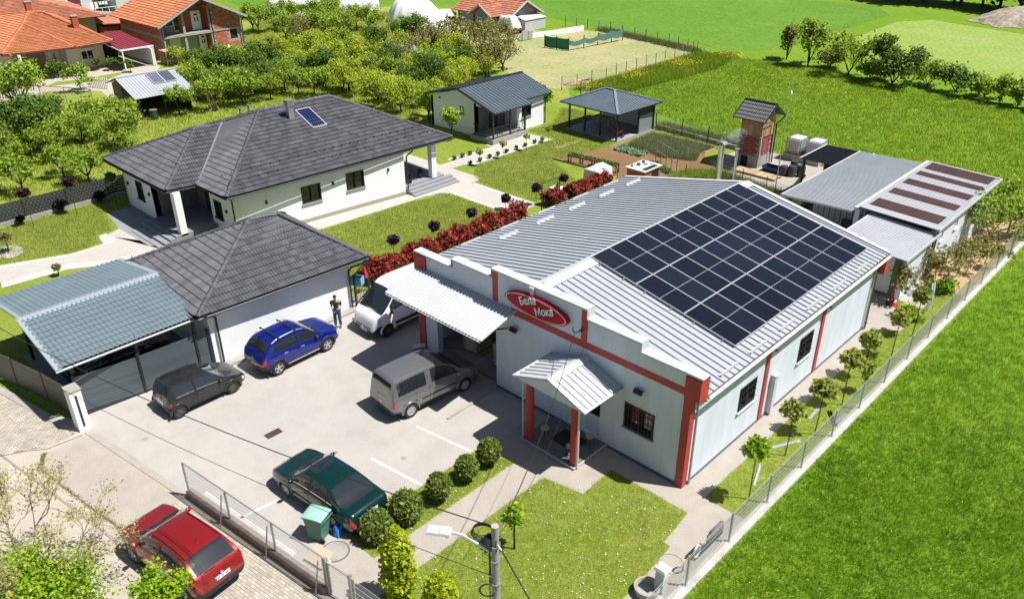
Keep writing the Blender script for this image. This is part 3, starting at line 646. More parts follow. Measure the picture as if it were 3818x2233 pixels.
# solar array on the right slope
arr = thing('solar_array', 'thirty dark solar panels on the grey metal shop roof', 'solar panels', (-3.7, 9.2, 4.7))
CELL = None
def solar_mat(name, cx, cy, base=(.006, .007, .015), line=(.03, .034, .05), gap=.03):
    m = bpy.data.materials.new(name); m.use_nodes = True; t = m.node_tree; N = t.nodes; L = t.links; b = N['Principled BSDF']
    b.inputs['Roughness'].default_value = .12; b.inputs['Specular IOR Level'].default_value = .35
    tc = N.new('ShaderNodeTexCoord'); sp = N.new('ShaderNodeSeparateXYZ'); L.new(tc.outputs['Object'], sp.inputs[0]); f = []
    for k, sc in ((0, cx), (1, cy)):
        mu = N.new('ShaderNodeMath'); mu.operation = 'MULTIPLY'; mu.inputs[1].default_value = sc; L.new(sp.outputs[k], mu.inputs[0])
        fr = N.new('ShaderNodeMath'); fr.operation = 'FRACT'; L.new(mu.outputs[0], fr.inputs[0])
        lt = N.new('ShaderNodeMath'); lt.operation = 'LESS_THAN'; lt.inputs[1].default_value = gap; L.new(fr.outputs[0], lt.inputs[0]); f.append(lt)
    mx = N.new('ShaderNodeMath'); mx.operation = 'MAXIMUM'; L.new(f[0].outputs[0], mx.inputs[0]); L.new(f[1].outputs[0], mx.inputs[1])
    r = N.new('ShaderNodeMix'); r.data_type = 'RGBA'; L.new(mx.outputs[0], r.inputs[0]); r.inputs[6].default_value = (*base, 1); r.inputs[7].default_value = (*line, 1)
    oi = N.new('ShaderNodeObjectInfo'); hs = N.new('ShaderNodeHueSaturation'); mr = N.new('ShaderNodeMapRange'); mr.inputs[3].default_value = .75; mr.inputs[4].default_value = 1.35
    L.new(oi.outputs['Random'], mr.inputs[0]); L.new(mr.outputs[0], hs.inputs['Value']); L.new(r.outputs[2], hs.inputs['Color']); L.new(hs.outputs[0], b.inputs['Base Color'])
    return m
PVM = solar_mat('solar_cells', 1/.092, 1/.0182, gap=.07)
FRM = pm('silver_frame', (.62, .63, .64), .45, .1)
pw, ph = 1.134, 2.262
cm = MB(); cm.box((.012, .012, -.02), (pw-.012, ph-.012, .0)); CME = cm.mesh('cells', PVM)
fm = MB()
for a, b in (((0, 0, -.035), (pw, .012, .006)), ((0, ph-.012, -.035), (pw, ph, .006)), ((0, .012, -.035), (.012, ph-.012, .006)), ((pw-.012, .012, -.035), (pw, ph-.012, .006)), ((.012, ph/2-.005, -.01), (pw-.012, ph/2+.005, .004))): fm.box(a, b)
FME = fm.mesh('panel', FRM)
uy = Vector((0, 1, 0)); vv = Vector((-math.cos(ang), 0, math.sin(ang))); nv = Vector((math.sin(ang), 0, math.cos(ang)))
P0 = Vector((-.44, 3.42, roofz(-.44)))+nv*.125
for j in range(3):
    for i in range(10):
        M = frame(uy, vv, nv, P0+uy*(i*(pw+.014))+vv*(j*(ph+.022)))
        fr_ = inst('panel', FME, M, arr); c = inst('cells', CME, M, fr_)
m = MB()
for x in (.5, 1.75, 2.8, 4.05, 5.1, 6.3):
    a = P0+vv*x-nv*.06; m.bar(a-uy*.1, a+uy*(10*(pw+.016)+.1), .04, .05)
m.build('rail', GALV, arr)
# goods inside the loading door
SACK = pm('paper_sack', (.52, .45, .33), .85, var=.15, vs_=3)
def sack_mesh():
    bm = bmesh.new(); bmesh.ops.create_cube(bm, size=1.0); bmesh.ops.subdivide_edges(bm, edges=bm.edges[:], cuts=3, use_grid_fill=True)
    r = random.Random(2)
    for v in bm.verts:
        x, y, z = v.co; k = 1-(2*abs(x))**4*.25-(2*abs(y))**4*.25; v.co = (x*.75, y*.46, z*.17*k+r.uniform(-.006, .006))
    me = bpy.data.meshes.new('sack'); bm.to_mesh(me); bm.free(); me.materials.append(SACK); me.polygons.foreach_set('use_smooth', [True]*len(me.polygons)); return me
SME = sack_mesh()
for px_, py_, n_, lab in ((-11.9, 1.6, 7, 'left'), (-9.9, 1.5, 7, 'right')):
    p = thing('pallet', 'wooden pallet of sacks inside the loading door %s' % ('beside the grey pier' if lab == 'left' else 'behind the open front wall edge'), 'pallet', (px_, py_, .012))
    for j in range(5): m = MB(); m.box((px_-.6, py_-.5+j*.22, .10), (px_+.6, py_-.4+j*.22, .125)); m.build('board', PALET, p)
    for j in range(3): m = MB(); m.box((px_-.6+j*.55, py_-.5, .013), (px_-.5+j*.55, py_+.5, .10)); m.build('bearer', PALET, p)
    for L_ in range(n_):
        for q in range(3):
            o = bpy.data.objects.new('sack', SME); COL.objects.link(o); o.location = (px_-.02+random.Random(L_*3+q).uniform(-.03, .03), py_-.36+q*.36, .21+L_*.155); o.rotation_euler = (0, 0, random.Random(L_*7+q).uniform(-.08, .08)+(math.pi/2*0))
            setp(o, 'full paper sack stacked on the pallet %s' % ('beside the grey pier' if lab == 'left' else 'behind the open front wall edge'), 'sack', 'sacks stacked in the loading bay %s' % lab)

# ================================================================ VILLA
TILE_D = pm('dark_grey_tile', (.098, .10, .112), .55, var=.3, vs_=.9, objrand=.24, spec=.4)
TILE_DJ = pm('dark_grey_tile_far', (.098, .10, .112), .55, var=.3, vs_=.9, island=.24, spec=.4)
STONE = pm('grey_stone_cladding', (.20, .20, .205), .7, var=.35, vs_=2.2, bump=.2, bs=12)
villa = thing('villa', 'white bungalow with dark grey tiled hip roof behind the garage', 'house', (-36, 6, 0))
ZE = 3.05
E1, E2, VV, E3, E4 = (-42.0, -2.3, ZE), (-33.4, -2.25, ZE), (-33.1, -.55, ZE), (-29.92, -.43, ZE), (-29.1, 15.9, ZE)
E5, E6 = (-43.2, 16.1, ZE), (-43.2, 2.5, ZE); F1, J1, R1, R2 = (-37.7, 2.1, 4.9), (-37.75, 3.95, 4.93), (-36.4, 5.9, 5.5), (-36.14, 11.1, 5.5)
vroof = tiled_roof(villa, [(E1, E2, F1), (E2, VV, J1, F1), (VV, E3, R1, J1), (E3, E4, R2, R1)], TILE_D, TILE_DJ, .30, .39, 300)
bk = MB(); bk.plate([E4, E5, R2], .05); bk.plate([E5, E6, J1, R1, R2], .05); bk.plate([E6, E1, F1, J1], .05); bk.build('rear_slope', TILE_DJ, vroof)
for a, b in ((E2, F1), (E1, F1), (E3, R1), (E4, R2), (R1, R2), (F1, J1), (J1, R1)): cap_line(vroof, Vector(a)+Vector((0, 0, .05)), Vector(b)+Vector((0, 0, .06)), TILE_D)
m = MB(); m.bar(Vector(VV)+Vector((0, 0, .05)), Vector(J1)+Vector((0, 0, .05)), .22, .03); m.build('valley_gutter', pm('zinc_valley', (.34, .36, .38), .4, .5), vroof)
m = MB()
for y0 in np.arange(.3, 15.2, .62):
    for r_ in (1.05, 1.85):
        x = -29.9-r_*.93+y0*.05; m.bar((x, y0, ZE+.09+r_*.353), (x, y0+.08, ZE+.09+r_*.353), .05, .06)
m.build('snow_hook', ANTH, vroof)
gutter(villa, (-29.8, -.45, ZE-.03), (-28.98, 15.95, ZE-.03), .07, ANTH); gutter(villa, (-42.0, -2.4, ZE-.03), (-33.3, -2.36, ZE-.03), .07, ANTH); gutter(villa, (-33.1, -.55, ZE-.03), (-29.85, -.5, ZE-.03), .07, ANTH); gutter(villa, (-33.3, -2.3, ZE-.03), (-33.0, -.6, ZE-.03), .07, ANTH)
sf = MB(); sf.prism([E1[:2], E2[:2], VV[:2], E3[:2], E4[:2], E5[:2], E6[:2]], ZE-.10, ZE-.06); sf.build('soffit', ANTH, villa)
def wallrun(th, pts, z1, mat, t=.25, name='wall', holes=None):
    """one wall part per straight run along pts, outward normal to the right of travel"""
    out = []
    for i, (a, b) in enumerate(zip(pts[:-1], pts[1:])):
        a = Vector((*a, 0)); b = Vector((*b, 0)); d = (b-a); L = d.length; d.normalize(); n = Vector((d.y, -d.x, 0)); m = MB()
        def put(p, q, za, zb):
            P = [a+d*p-n*t, a+d*q-n*t, a+d*q, a+d*p]; m.prism([(v.x, v.y) for v in P], za, zb)
        wall_with_holes(m, 0, L, 0, z1, (holes or {}).get(i, []), put)
        out.append(m.build(name, mat, th))
    return out
FW0, FW1 = (-30.62, .25), (-29.42, 11.85)   # front wall ends
fd = (Vector((*FW1, 0))-Vector((*FW0, 0))); fL = fd.length; fd.normalize(); fn = Vector((fd.y, -fd.x, 0))
def fpos(y): return (y-FW0[1])/fd.y
h1 = (fpos(4.46), fpos(5.77), 1.2, 2.28); h2 = (fpos(7.53), fpos(8.82), 1.32, 2.43)
wallrun(villa, [FW0, FW1], 2.98, WHITE, holes={0: [h1, h2]})
wallrun(villa, [(-40.95, -1.7), (-36.72, -1.7)], 2.98, WHITE, holes={0: [(1.8, 2.77, 1.02, 2.2)]})
wallrun(villa, [(-36.72, -1.7), (-36.72, 1.0)], 2.98, STONE, name='stone_wall')
wallrun(villa, [(-36.72, 1.0), (-33.5, 1.0)], 2.98, STONE, name='stone_wall'); wallrun(villa, [(-33.5, 1.0), (-33.5, .26)], 2.98, STONE, name='stone_wall')
wallrun(villa, [(-33.5, .26), (-30.62, .25)], 2.98, WHITE, holes={0: [(.45, 1.38, .88, 2.0)]})
wallrun(villa, [FW1, (-36, 12.2)], 2.98, WHITE); wallrun(villa, [(-36, 12.2), (-36, 16), (-42.5, 16), (-42.5, 2), (-40.95, 2), (-40.95, -1.7)], 2.98, WHITE)
for y, z, w, h_ in ((5.115, 1.74, 1.31, 1.08), (8.175, 1.875, 1.29, 1.11)):
    c = Vector((*FW0, 0))+fd*fpos(y); window(villa, fn, (c.x, c.y, z), w, h_, ANTH, .16, True, 0, 1, sillmat=CONC)
window(villa, (0, -1, 0), (-38.67, -1.7, 1.61), .97, 1.18, ANTH, .16, True, 0, 0, sillmat=ANTH); window(villa, (0, -1, 0), (-32.59, .255, 1.44), .93, 1.12, ANTH, .16, True, 0, 0, sillmat=ANTH)
m = MB(); m.box((-35.6, .93, .4), (-34.4, .99, 2.6)); m.build('front_door', ANTH, villa)
for x, y, z, n in [(*(Vector((*FW0, 0))+fd*fpos(yy))[:2], zz, fn) for yy, zz in ((2.2, 1.93), (6.6, 2.04), (10.6, 2.0))]+[(-40.3, -1.7, 1.7, Vector((0, -1, 0))), (-37.3, -1.7, 1.72, Vector((0, -1, 0))), (-31.55, .25, 1.61, Vector((0, -1, 0)))]:
    m = MB(); c = Vector((x, y, z))+Vector(n)*.05; m.obox(c, (.1, .1, .2)); m.build('wall_lamp', ANTH, villa)
m = MB(); m.prism([(FW0[0]+.03, FW0[1]), (FW1[0]+.03, FW1[1]), (FW1[0]-.1, FW1[1]), (FW0[0]-.1, FW0[1])], 0, .22); m.build('plinth', pm('beige_plinth', (.36, .32, .27), .8), villa); m = MB(); m.prism([(-40.98, -1.73), (-36.7, -1.73), (-36.7, -1.6), (-40.98, -1.6)], 0, .12); m.build('plinth', MATS['beige_plinth'], villa)
m = MB(); m.box((-33.45, -2.05, .3), (-33.0, -1.65, ZE-.1)); m.build('entry_column', WHITE, villa)
st = MB(); st.box((-36.7, -2.4, 0), (-33.0, 1.0, .42)); st.build('entry_landing', G_GREYPAVE, villa)
for i in range(3): st = MB(); st.box((-36.7+.0, -2.4-.36*(i+1), 0), (-33.0+.0, -2.4-.36*i, .42-.13*(i+1)+.02)); st.build('step', G_GREYPAVE, villa)
st = MB(); st.box((-36, 12.0, 0), (-29.55, 15.4, .45)); st.build('terrace', G_GREYPAVE, villa)
for i in range(3): st = MB(); st.prism([(-29.55+.34*i, 11.95), (-29.55+.34*(i+1), 11.95), (-29.55+.34*(i+1), 15.9), (-29.55+.34*i, 15.9)], 0, .45-.12*(i+1)); st.build('step', G_GREYPAVE, villa)
m = MB(); m.box((-29.9, 14.3, .45), (-29.5, 14.7, ZE-.1)); m.build('terrace_column', WHITE, villa)
m = MB(); m.tube([(-28.98, 12.3, 3.0), (-29.2, 12.1, 2.75), (-29.33, 12.0, 2.6), (-29.33, 12.0, .05)], .05, 8); m.build('downpipe', ANTH, villa)
m = MB(); m.tube([(-29.85, -.35, 3.0), (-30.3, -.05, 2.75), (-30.48, .12, 2.6), (-30.48, .12, .05)], .05, 8); m.build('downpipe', ANTH, villa)
ch = MB(); ch.box((-35.15, 7.1, 4.8), (-34.8, 7.45, 5.85)); chm = ch.build('chimney', GALV, villa)
for i in range(4): m = MB(); m.box((-35.22, 7.03, 5.86+i*.1), (-34.73, 7.52, 5.92+i*.1)); m.build('cowl_slat', GALV, chm)
for x, y in ((-38.3, 5.6), (-38.6, 6.4)): m = MB(); m.cyl((x, y, 4.6), (x, y, 5.35), .07, n=10); m.cyl((x, y, 5.35), (x, y, 5.42), .11, n=10); m.build('roof_vent', pm('blue_grey_vent', (.12, .2, .26), .5), villa)
sc_ = thing('solar_collector', 'single framed solar collector lying on the dark villa roof', 'solar panel', (-34.5, 8.5, 4.8))
va = math.atan(2.45/6.5); u_ = Vector((.05, 1, 0)).normalized(); v_ = Vector((-math.cos(va), 0, math.sin(va))); n_ = u_.cross(v_)
if n_.z < 0: n_ = -n_
M_ = frame(u_, v_, n_, Vector((-33.45, 7.9, 4.50)))
m = MB(); m.box((.04, .04, .0), (1.0, 2.1, .05)); SOLC = solar_mat('collector_cells', 1/.16, 1/5., (.012, .02, .07), (.10, .13, .22)); inst('absorber', m.mesh('absorber', SOLC), M_, sc_)
m = MB()
for a, b in (((0, 0, 0), (1.04, .04, .07)), ((0, 2.1, 0), (1.04, 2.14, .07)), ((0, .04, 0), (.04, 2.1, .07)), ((1.0, .04, 0), (1.04, 2.1, .07))): m.box(a, b)
inst('frame', m.mesh('frame', FRM), M_, sc_)
m = MB(); m.tube([M_ @ Vector((0, 2.1, .03)), M_ @ Vector((-.2, 2.2, .05)), M_ @ Vector((-.35, 2.1, .05)), M_ @ Vector((-.6, 2.05, .04))], .03, 6); m.build('pipe', BLACKP, sc_)
# ================================================================ GARAGE
gar = thing('garage', 'white garage with dark grey tiled hip roof beside the carport', 'garage', (-22.6, -3.5, 0))
ZG = 2.68; G1, G2, G3, G4 = (-19.05, -7.85, ZG), (-18.72, .78, ZG), (-26.3, .95, ZG), (-26.55, -7.6, ZG); Q1, Q2 = (-22.9, -2.9, 4.48), (-22.55, -1.5, 4.48)
groof = tiled_roof(gar, [(G1, G2, Q2, Q1), (G4, G1, Q1), (G2, G3, Q2)], TILE_D, TILE_DJ, .30, .37, 300)
bk = MB(); bk.plate([G3, G4, Q1, Q2], .05); bk.build('rear_slope', TILE_DJ, groof)
for a, b in ((G1, Q1), (G2, Q2), (G4, Q1), (G3, Q2), (Q1, Q2)): cap_line(groof, Vector(a)+Vector((0, 0, .05)), Vector(b)+Vector((0, 0, .06)), TILE_D)
wallrun(gar, [(-19.38, -7.3), (-19.22, .0), (-25.8, .2), (-25.9, -7.3), (-19.38, -7.3)], 2.62, WHITE)
sf = MB(); sf.prism([G1[:2], G2[:2], G3[:2], G4[:2]], ZG-.11, ZG-.065); sf.build('soffit', ANTH, gar)
gutter(gar, (-18.97, -7.85, ZG-.03), (-18.62, .8, ZG-.03), .065, ANTH); gutter(gar, (-26.5, -7.72, ZG-.03), (-19.0, -7.95, ZG-.03), .065, ANTH); gutter(gar, (-18.65, .86, ZG-.03), (-26.2, 1.0, ZG-.03), .065, ANTH)
m = MB(); m.tube([(-18.62, .6, ZG-.08), (-18.7, .45, ZG-.25), (-19.1, .05, ZG-.45), (-19.12, -.12, ZG-.6), (-19.12, -.12, .05)], .05, 8); m.build('downpipe', ANTH, gar)
m = MB(); m.tube([(-18.97, -7.6, ZG-.06), (-19.1, -7.2, ZG-.2), (-19.25, -7.0, ZG-.35), (-19.25, -7.0, .05)], .05, 8); m.build('downpipe', ANTH, gar)
# ================================================================ CARPORT
BLUEMET = pm('blue_grey_metal_tile', (.175, .225, .25), .45, .1, var=.12, vs_=.8)
cpt = thing('carport', 'open carport with blue grey metal tile roof beside the garage', 'carport', (-23, -10.5, 0))
def metal_tile_sheet(th, p0, u, L, v, H, nrm, mat, wave=.205, row=.345, wh=.05, step=.045, pan=1.025):
    u = Vector(u).normalized(); v = Vector(v).normalized(); nrm = Vector(nrm).normalized(); n = max(1, round(L/pan)); pw = L/n; kw = max(1, round(pw/wave)); nu = kw*8; rows = int(H/row)+1; V = []; F = []; cuts = []
    for r in range(rows):
        y0 = r*row; y1 = min(H, (r+1)*row)
        if y1-y0 < .01: break
        cuts += [(y0, step), (y1-.002, 0.0)]
    for y, z in cuts:
        for i in range(nu+1):
            x = pw*i/nu; t = (i % 8)/8; w_ = wh*(.5-.5*math.cos(2*math.pi*t))**.8
            V.append((x, y, z+w_))
    for j in range(len(cuts)-1):
        for i in range(nu): a = j*(nu+1)+i; F.append((a, a+1, a+nu+2, a+nu+1))
    m = MB(); m.add(V, F); me = m.mesh('roof_sheet', mat, True, 30, fixn=False)
    for i in range(n): inst('roof_sheet', me, frame(u, v, nrm, Vector(p0)+u*(i*pw)), th)
cv = Vector((-3.65, 0, .75)); metal_tile_sheet(cpt, (-19.4, -13.35, 2.55), (0, 1, 0), 5.7, cv, cv.length, Vector((0, 1, 0)).cross(cv.normalized())*1.0, BLUEMET)
cv2 = Vector((4.25, 0, .70)); metal_tile_sheet(cpt, (-27.3, -7.65, 2.6), (0, -1, 0), 5.6, cv2, cv2.length, Vector((0, -1, 0)).cross(cv2.normalized()), BLUEMET)
m = MB(); m.plate([(-23.05, -13.4, 3.37), (-23.05, -7.6, 3.37), (-22.75, -7.6, 3.30), (-22.75, -13.4, 3.30)], .012); m.plate([(-23.05, -13.4, 3.37), (-23.05, -7.6, 3.37), (-23.35, -7.6, 3.315), (-23.35, -13.4, 3.315)], .012)
m.plate([(-19.35, -13.45, 2.6), (-19.35, -13.22, 2.6), (-23.05, -13.22, 3.36), (-23.05, -13.45, 3.36)], .1); m.plate([(-27.35, -13.35, 2.65), (-27.35, -13.1, 2.65), (-23.05, -13.1, 3.36), (-23.05, -13.35, 3.36)], .1)
m.plate([(-27.35, -7.75, 2.66), (-27.35, -7.5, 2.66), (-23.05, -7.5, 3.36), (-23.05, -7.75, 3.36)], .06); m.build('trim', pm('pale_blue_trim', (.33, .385, .43), .4, .2), cpt)
gutter(cpt, (-19.33, -13.45, 2.53), (-19.33, -7.75, 2.53), .06, SHEETW)
for x, y in ((-20.05, -12.75), (-19.62, -10.35), (-19.55, -7.9), (-25.7, -12.75), (-25.7, -7.9)): m = MB(); m.box((x-.06, y-.06, 0), (x+.06, y+.06, 2.62)); m.build('post', ANTH, cpt)
m = MB(); m.bar((-19.62, -12.9, 2.5), (-19.55, -7.7, 2.5), .1, .14); m.bar((-25.7, -13, 2.65), (-25.7, -7.7, 2.65), .1, .14)
for y in np.linspace(-12.9, -7.9, 5): m.bar((-19.6, y, 2.48), (-23.05, y, 3.2), .06, .12); m.bar((-26.9, y, 2.55), (-23.05, y, 3.2), .06, .12)
m.build('frame', ANTH, cpt)
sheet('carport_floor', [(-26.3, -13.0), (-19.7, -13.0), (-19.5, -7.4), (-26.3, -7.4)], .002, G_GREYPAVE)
# slatted sliding gate
SLATG = pm('blue_grey_slat', (.10, .125, .14), .4, .2, objrand=.1)
gate = thing('slatted_gate', 'blue grey horizontal slat gate under the carport eave', 'gate', (-19.5, -10.3, 0))
gp = [(-19.95, -12.85), (-19.62, -10.42), (-19.55, -7.98), (-19.5, -7.42)]
for a, b in zip(gp[:-1], gp[1:]):
    for i in range(13): m = MB(); m.bar((a[0]+.08, a[1]+.03, .14+i*.128), (b[0]+.08, b[1]-.03, .14+i*.128), .025, .118); m.build('slat', SLATG, gate)
for a in gp: m = MB(); m.box((a[0]+.04, a[1]-.05, 0), (a[0]+.14, a[1]+.05, 1.85)); m.build('post', ANTH, gate)
m = MB(); m.bar((-19.75, -12.85, .04), (-19.35, -7.4, .04), .12, .06); m.build('rail', ANTH, gate)
pil = thing('gate_pillar', 'white gate pillar with dark slot at the end of the slatted gate', 'pillar', (-19.0, -13.2, 0))
m = MB(); m.box((-19.28, -13.42, -.03), (-18.72, -12.98, 1.80)); m.build('shaft', WHITE, pil); m = MB(); m.box((-19.31, -13.45, 1.80), (-18.69, -12.95, 1.86)); m.build('cap', CONC, pil); m = MB(); m.box((-18.722, -13.25, .2), (-18.705, -13.17, 1.62)); m.build('slot', ANTH, pil)
slf = thing('slat_fence', 'brown grey slat fence leading from the gate pillar along the lane', 'fence', (-22, -13.6, 0))
SLATB = pm('taupe_slat', (.13, .12, .10), .5, .1, objrand=.1)
sp_ = [(-19.4, -13.05), (-21.87, -13.46), (-23.89, -13.96), (-26.2, -14.6), (-28.6, -15.2)]
for a, b in zip(sp_[:-1], sp_[1:]):
    for i in range(12): m = MB(); m.bar((*a, .10+i*.115), (*b, .10+i*.115), .025, .108); m.build('slat', SLATB, slf)
for a in sp_[1:]: m = MB(); m.box((a[0]-.04, a[1]-.04, 0), (a[0]+.04, a[1]+.04, 1.46)); m.build('post', SLATB, slf)
# ================================================================ SMALL WHITE COTTAGE
STAND = pm('dark_blue_grey_sheet', (.135, .165, .20), .4, .3, var=.12, vs_=.8)
cot = thing('cottage', 'small white cottage with dark ribbed metal roof and railed porch', 'house', (-37, 27, 0))
wallrun(cot, [(-40.6, 24.0), (-35.2, 24.0)], 2.5, WHITE); m = MB(); m.wallpoly([(-40.6, 24.0, 2.5), (-35.2, 24.0, 2.5), (-33.9, 24.0, 2.52), (-36.9, 24.0, 3.55)], (0, -1, 0), .2); m.build('gable', WHITE, cot)
wallrun(cot, [(-35.2, 24.0), (-35.2, 27.3)], 2.7, STONE, name='stone_wall'); wallrun(cot, [(-35.2, 27.3), (-33.85, 27.3)], 2.5, WHITE); wallrun(cot, [(-33.85, 27.3), (-33.75, 30.4)], 2.5, WHITE, holes={0: [(.55, 1.62, 1.05, 2.06)]}); wallrun(cot, [(-33.75, 30.4), (-40.6, 30.4), (-40.6, 24.0)], 2.5, WHITE)
window(cot, (1, 0, 0), (-33.8, 28.38, 1.555), 1.07, 1.01, ANTH, .14, True, 0, 1, sillmat=CONC); window(cot, (0, -1, 0), (-36.87, 24.0, 1.87), .42, .58, ANTH, .1, True, 0, 0, sillmat=ANTH)
m = MB(); m.box((-39.6, 23.97, 2.35), (-39.4, 24.0, 2.5)); m.build('vent', ANTH, cot)
m = MB(); m.box((-35.16, 25.4, .35), (-35.1, 26.3, 2.3)); m.build('door', ANTH, cot)
m = MB(); m.box((-35.2, 23.3, 0), (-32.65, 27.3, .38)); m.build('porch_slab', CONC, cot)
for (x, y) in ((-32.8, 23.5), (-32.8, 25.4), (-32.8, 27.1)): m = MB(); m.box((x-.06, y-.06, .38), (x+.06, y+.06, 2.45)); m.build('porch_post', ANTH, cot)
def railing(th, a, b, z0, seed):
    a = Vector((*a, z0)); b = Vector((*b, z0)); m = MB(); r = random.Random(seed)
    for z in (.08, .85): m.bar(a+Vector((0, 0, z)), b+Vector((0, 0, z)), .05, .05)
    for i in range(34):
        t0, t1 = r.random(), r.random(); t1 = t0+(t1-t0)*.25
        m.bar(a.lerp(b, t0)+Vector((0, 0, r.uniform(.1, .83))), a.lerp(b, max(0, min(1, t1)))+Vector((0, 0, r.uniform(.1, .83))), .018, .018)
    m.build('railing', ANTH, th)
railing(cot, (-32.8, 23.5), (-32.8, 25.4), .38, 1); railing(cot, (-32.8, 25.4), (-32.8, 27.1), .38, 2); railing(cot, (-35.0, 23.45), (-32.8, 23.45), .38, 3)
def slope_sheets(th, name, p0, L, dx, dz, mat, flip=False, rib=.33, **k):
    v = Vector((-dx, 0, dz)); u = Vector((0, 1, 0)) if dx > 0 else Vector((0, -1, 0)); n = u.cross(v.normalized())
    ribbed_sheet(th, name, p0, u, L, v, v.length, n, mat, rib, **k)
slope_sheets(cot, 'roof_panel', (-32.75, 23.6, 2.42), 4.3, 4.15, 1.28, STAND); slope_sheets(cot, 'roof_panel', (-33.45, 27.9, 2.63), 3.2, 3.45, 1.07, STAND); slope_sheets(cot, 'roof_panel', (-41.0, 31.1, 2.62), 7.5, -4.1, 1.08, STAND)
m = MB(); m.bar((-36.9, 23.55, 3.76), (-36.9, 31.15, 3.76), .3, .03); m.plate([(-32.7, 23.45, 2.47), (-32.7, 23.62, 2.47), (-36.9, 23.62, 3.77), (-36.9, 23.45, 3.77)], .14); m.plate([(-41.05, 23.45, 2.65), (-41.05, 23.62, 2.65), (-36.9, 23.62, 3.77), (-36.9, 23.45, 3.77)], .14); m.build('roof_trim', ANTH, cot)
gutter(cot, (-32.68, 23.6, 2.40), (-32.68, 27.9, 2.40), .06, ANTH); gutter(cot, (-33.38, 27.9, 2.6), (-33.38, 31.1, 2.6), .06, ANTH)
m = MB(); m.tube([(-41.0, 23.7, 2.6), (-40.8, 23.75, 2.3), (-40.72, 23.9, 2.1), (-40.72, 23.9, .1)], .05, 8); m.tube([(-33.36, 30.9, 2.55), (-33.6, 30.6, 2.3), (-33.66, 30.5, 2.2), (-33.66, 30.5, .1)], .05, 8); m.build('downpipe', ANTH, cot)
# ================================================================ GAZEBO
gz = thing('gazebo', 'open gazebo with dark blue grey hipped metal roof on black posts', 'gazebo', (-28.5, 32.8, 0))
m = MB(); m.prism([(-31.5, 30.6), (-26.0, 30.5), (-25.9, 35.4), (-31.4, 35.5)], 0, .06); m.build('floor_slab', pm('grey_slab', (.30, .31, .33), .6, var=.15, vs_=2), gz)
for x, y in ((-31.3, 30.9), (-29.65, 30.88), (-28.05, 30.85), (-26.22, 30.62), (-26.1, 33.3), (-26.0, 35.25), (-31.2, 35.3), (-28.6, 35.3)): m = MB(); m.box((x-.06, y-.06, .06), (x+.06, y+.06, 2.3)); m.build('post', ANTH, gz)
m = MB(); m.box((-26.12, 33.35, .08), (-26.04, 35.2, 1.5)); m.build('wall_panel', pm('grey_blue_panel', (.22, .27, .29), .4, .2), gz); m = MB(); m.box((-26.12, 33.35, 1.5), (-26.04, 35.2, 2.28)); m.build('wall_panel', ANTH, gz)
m = MB(); m.box((-31.2, 35.22, .08), (-26.1, 35.3, 2.2)); m.build('back_wall', SHOPW, gz)
gzE = [Vector((-31.75, 30.15, 2.32)), Vector((-25.8, 30.1, 2.32)), Vector((-25.55, 35.7, 2.32)), Vector((-31.6, 35.8, 2.32))]; gA, gB = Vector((-29.2, 32.9, 3.32)), Vector((-28.3, 32.85, 3.32))
def hip_ribs(th, poly, mat, name='roof_slope', rib=.3):
    pl = [Vector(p) for p in poly]; u = (pl[1]-pl[0]).normalized(); n = (pl[1]-pl[0]).cross(pl[2]-pl[0]).normalized()
    if n.z < 0: n = -n
    v = n.cross(u)
    if v.z < 0: u = -u; v = n.cross(u)
    m = MB(); m.plate(pl, .03); o = pl[0]; uv = [((p-o).dot(u), (p-o).dot(v)) for p in pl]; a0 = min(a for a, _ in uv); a1 = max(a for a, _ in uv); x = a0+rib/2
    while x < a1:
        ys = []
        for i in range(len(uv)):
            (xa, ya), (xb, yb) = uv[i], uv[(i+1) % len(uv)]
            if (xa-x)*(xb-x) < 0: ys.append(ya+(yb-ya)*(x-xa)/(xb-xa))
        if len(ys) >= 2 and max(ys)-min(ys) > .1: m.bar(o+u*x+v*min(ys)+n*.012, o+u*x+v*(max(ys)-.02)+n*.012, .04, .035, n)
        x += rib
    return m.build(name, mat, th)
hip_ribs(gz, (gzE[0], gzE[1], gB, gA), STAND); hip_ribs(gz, (gzE[1], gzE[2], gB), STAND); hip_ribs(gz, (gzE[2], gzE[3], gA, gB), STAND); hip_ribs(gz, (gzE[3], gzE[0], gA), STAND)
m = MB()
for a, b in ((gzE[0], gA), (gzE[1], gB), (gzE[2], gB), (gzE[3], gA), (gA, gB)): m.bar(a+Vector((0, 0, .04)), b+Vector((0, 0, .05)), .2, .03)
m.build('hip_trim', pm('blue_grey_trim', (.22, .26, .31), .4, .2), gz)
for i in range(4): gutter(gz, gzE[i]-Vector((0, 0, .03)), gzE[(i+1) % 4]-Vector((0, 0, .03)), .06, ANTH)
t_ = thing('garden_table', 'wooden table standing under the gazebo roof', 'table', (-29.6, 33.4, .06)); m = MB(); m.box((-30.5, 33.0, .75), (-28.8, 33.8, .8)); m.build('table_top', PALET, t_)
for x in (-30.4, -28.9):
    for y in (33.05, 33.75): m = MB(); m.box((x-.04, y-.04, .06), (x+.04, y+.04, .75)); m.build('leg', PALET, t_)
wb = thing('wheelbarrow', 'red wheelbarrow parked beside the gazebo corner post', 'wheelbarrow', (-26.9, 31.6, .06)); RB = pm('red_tray', (.55, .03, .03), .45)
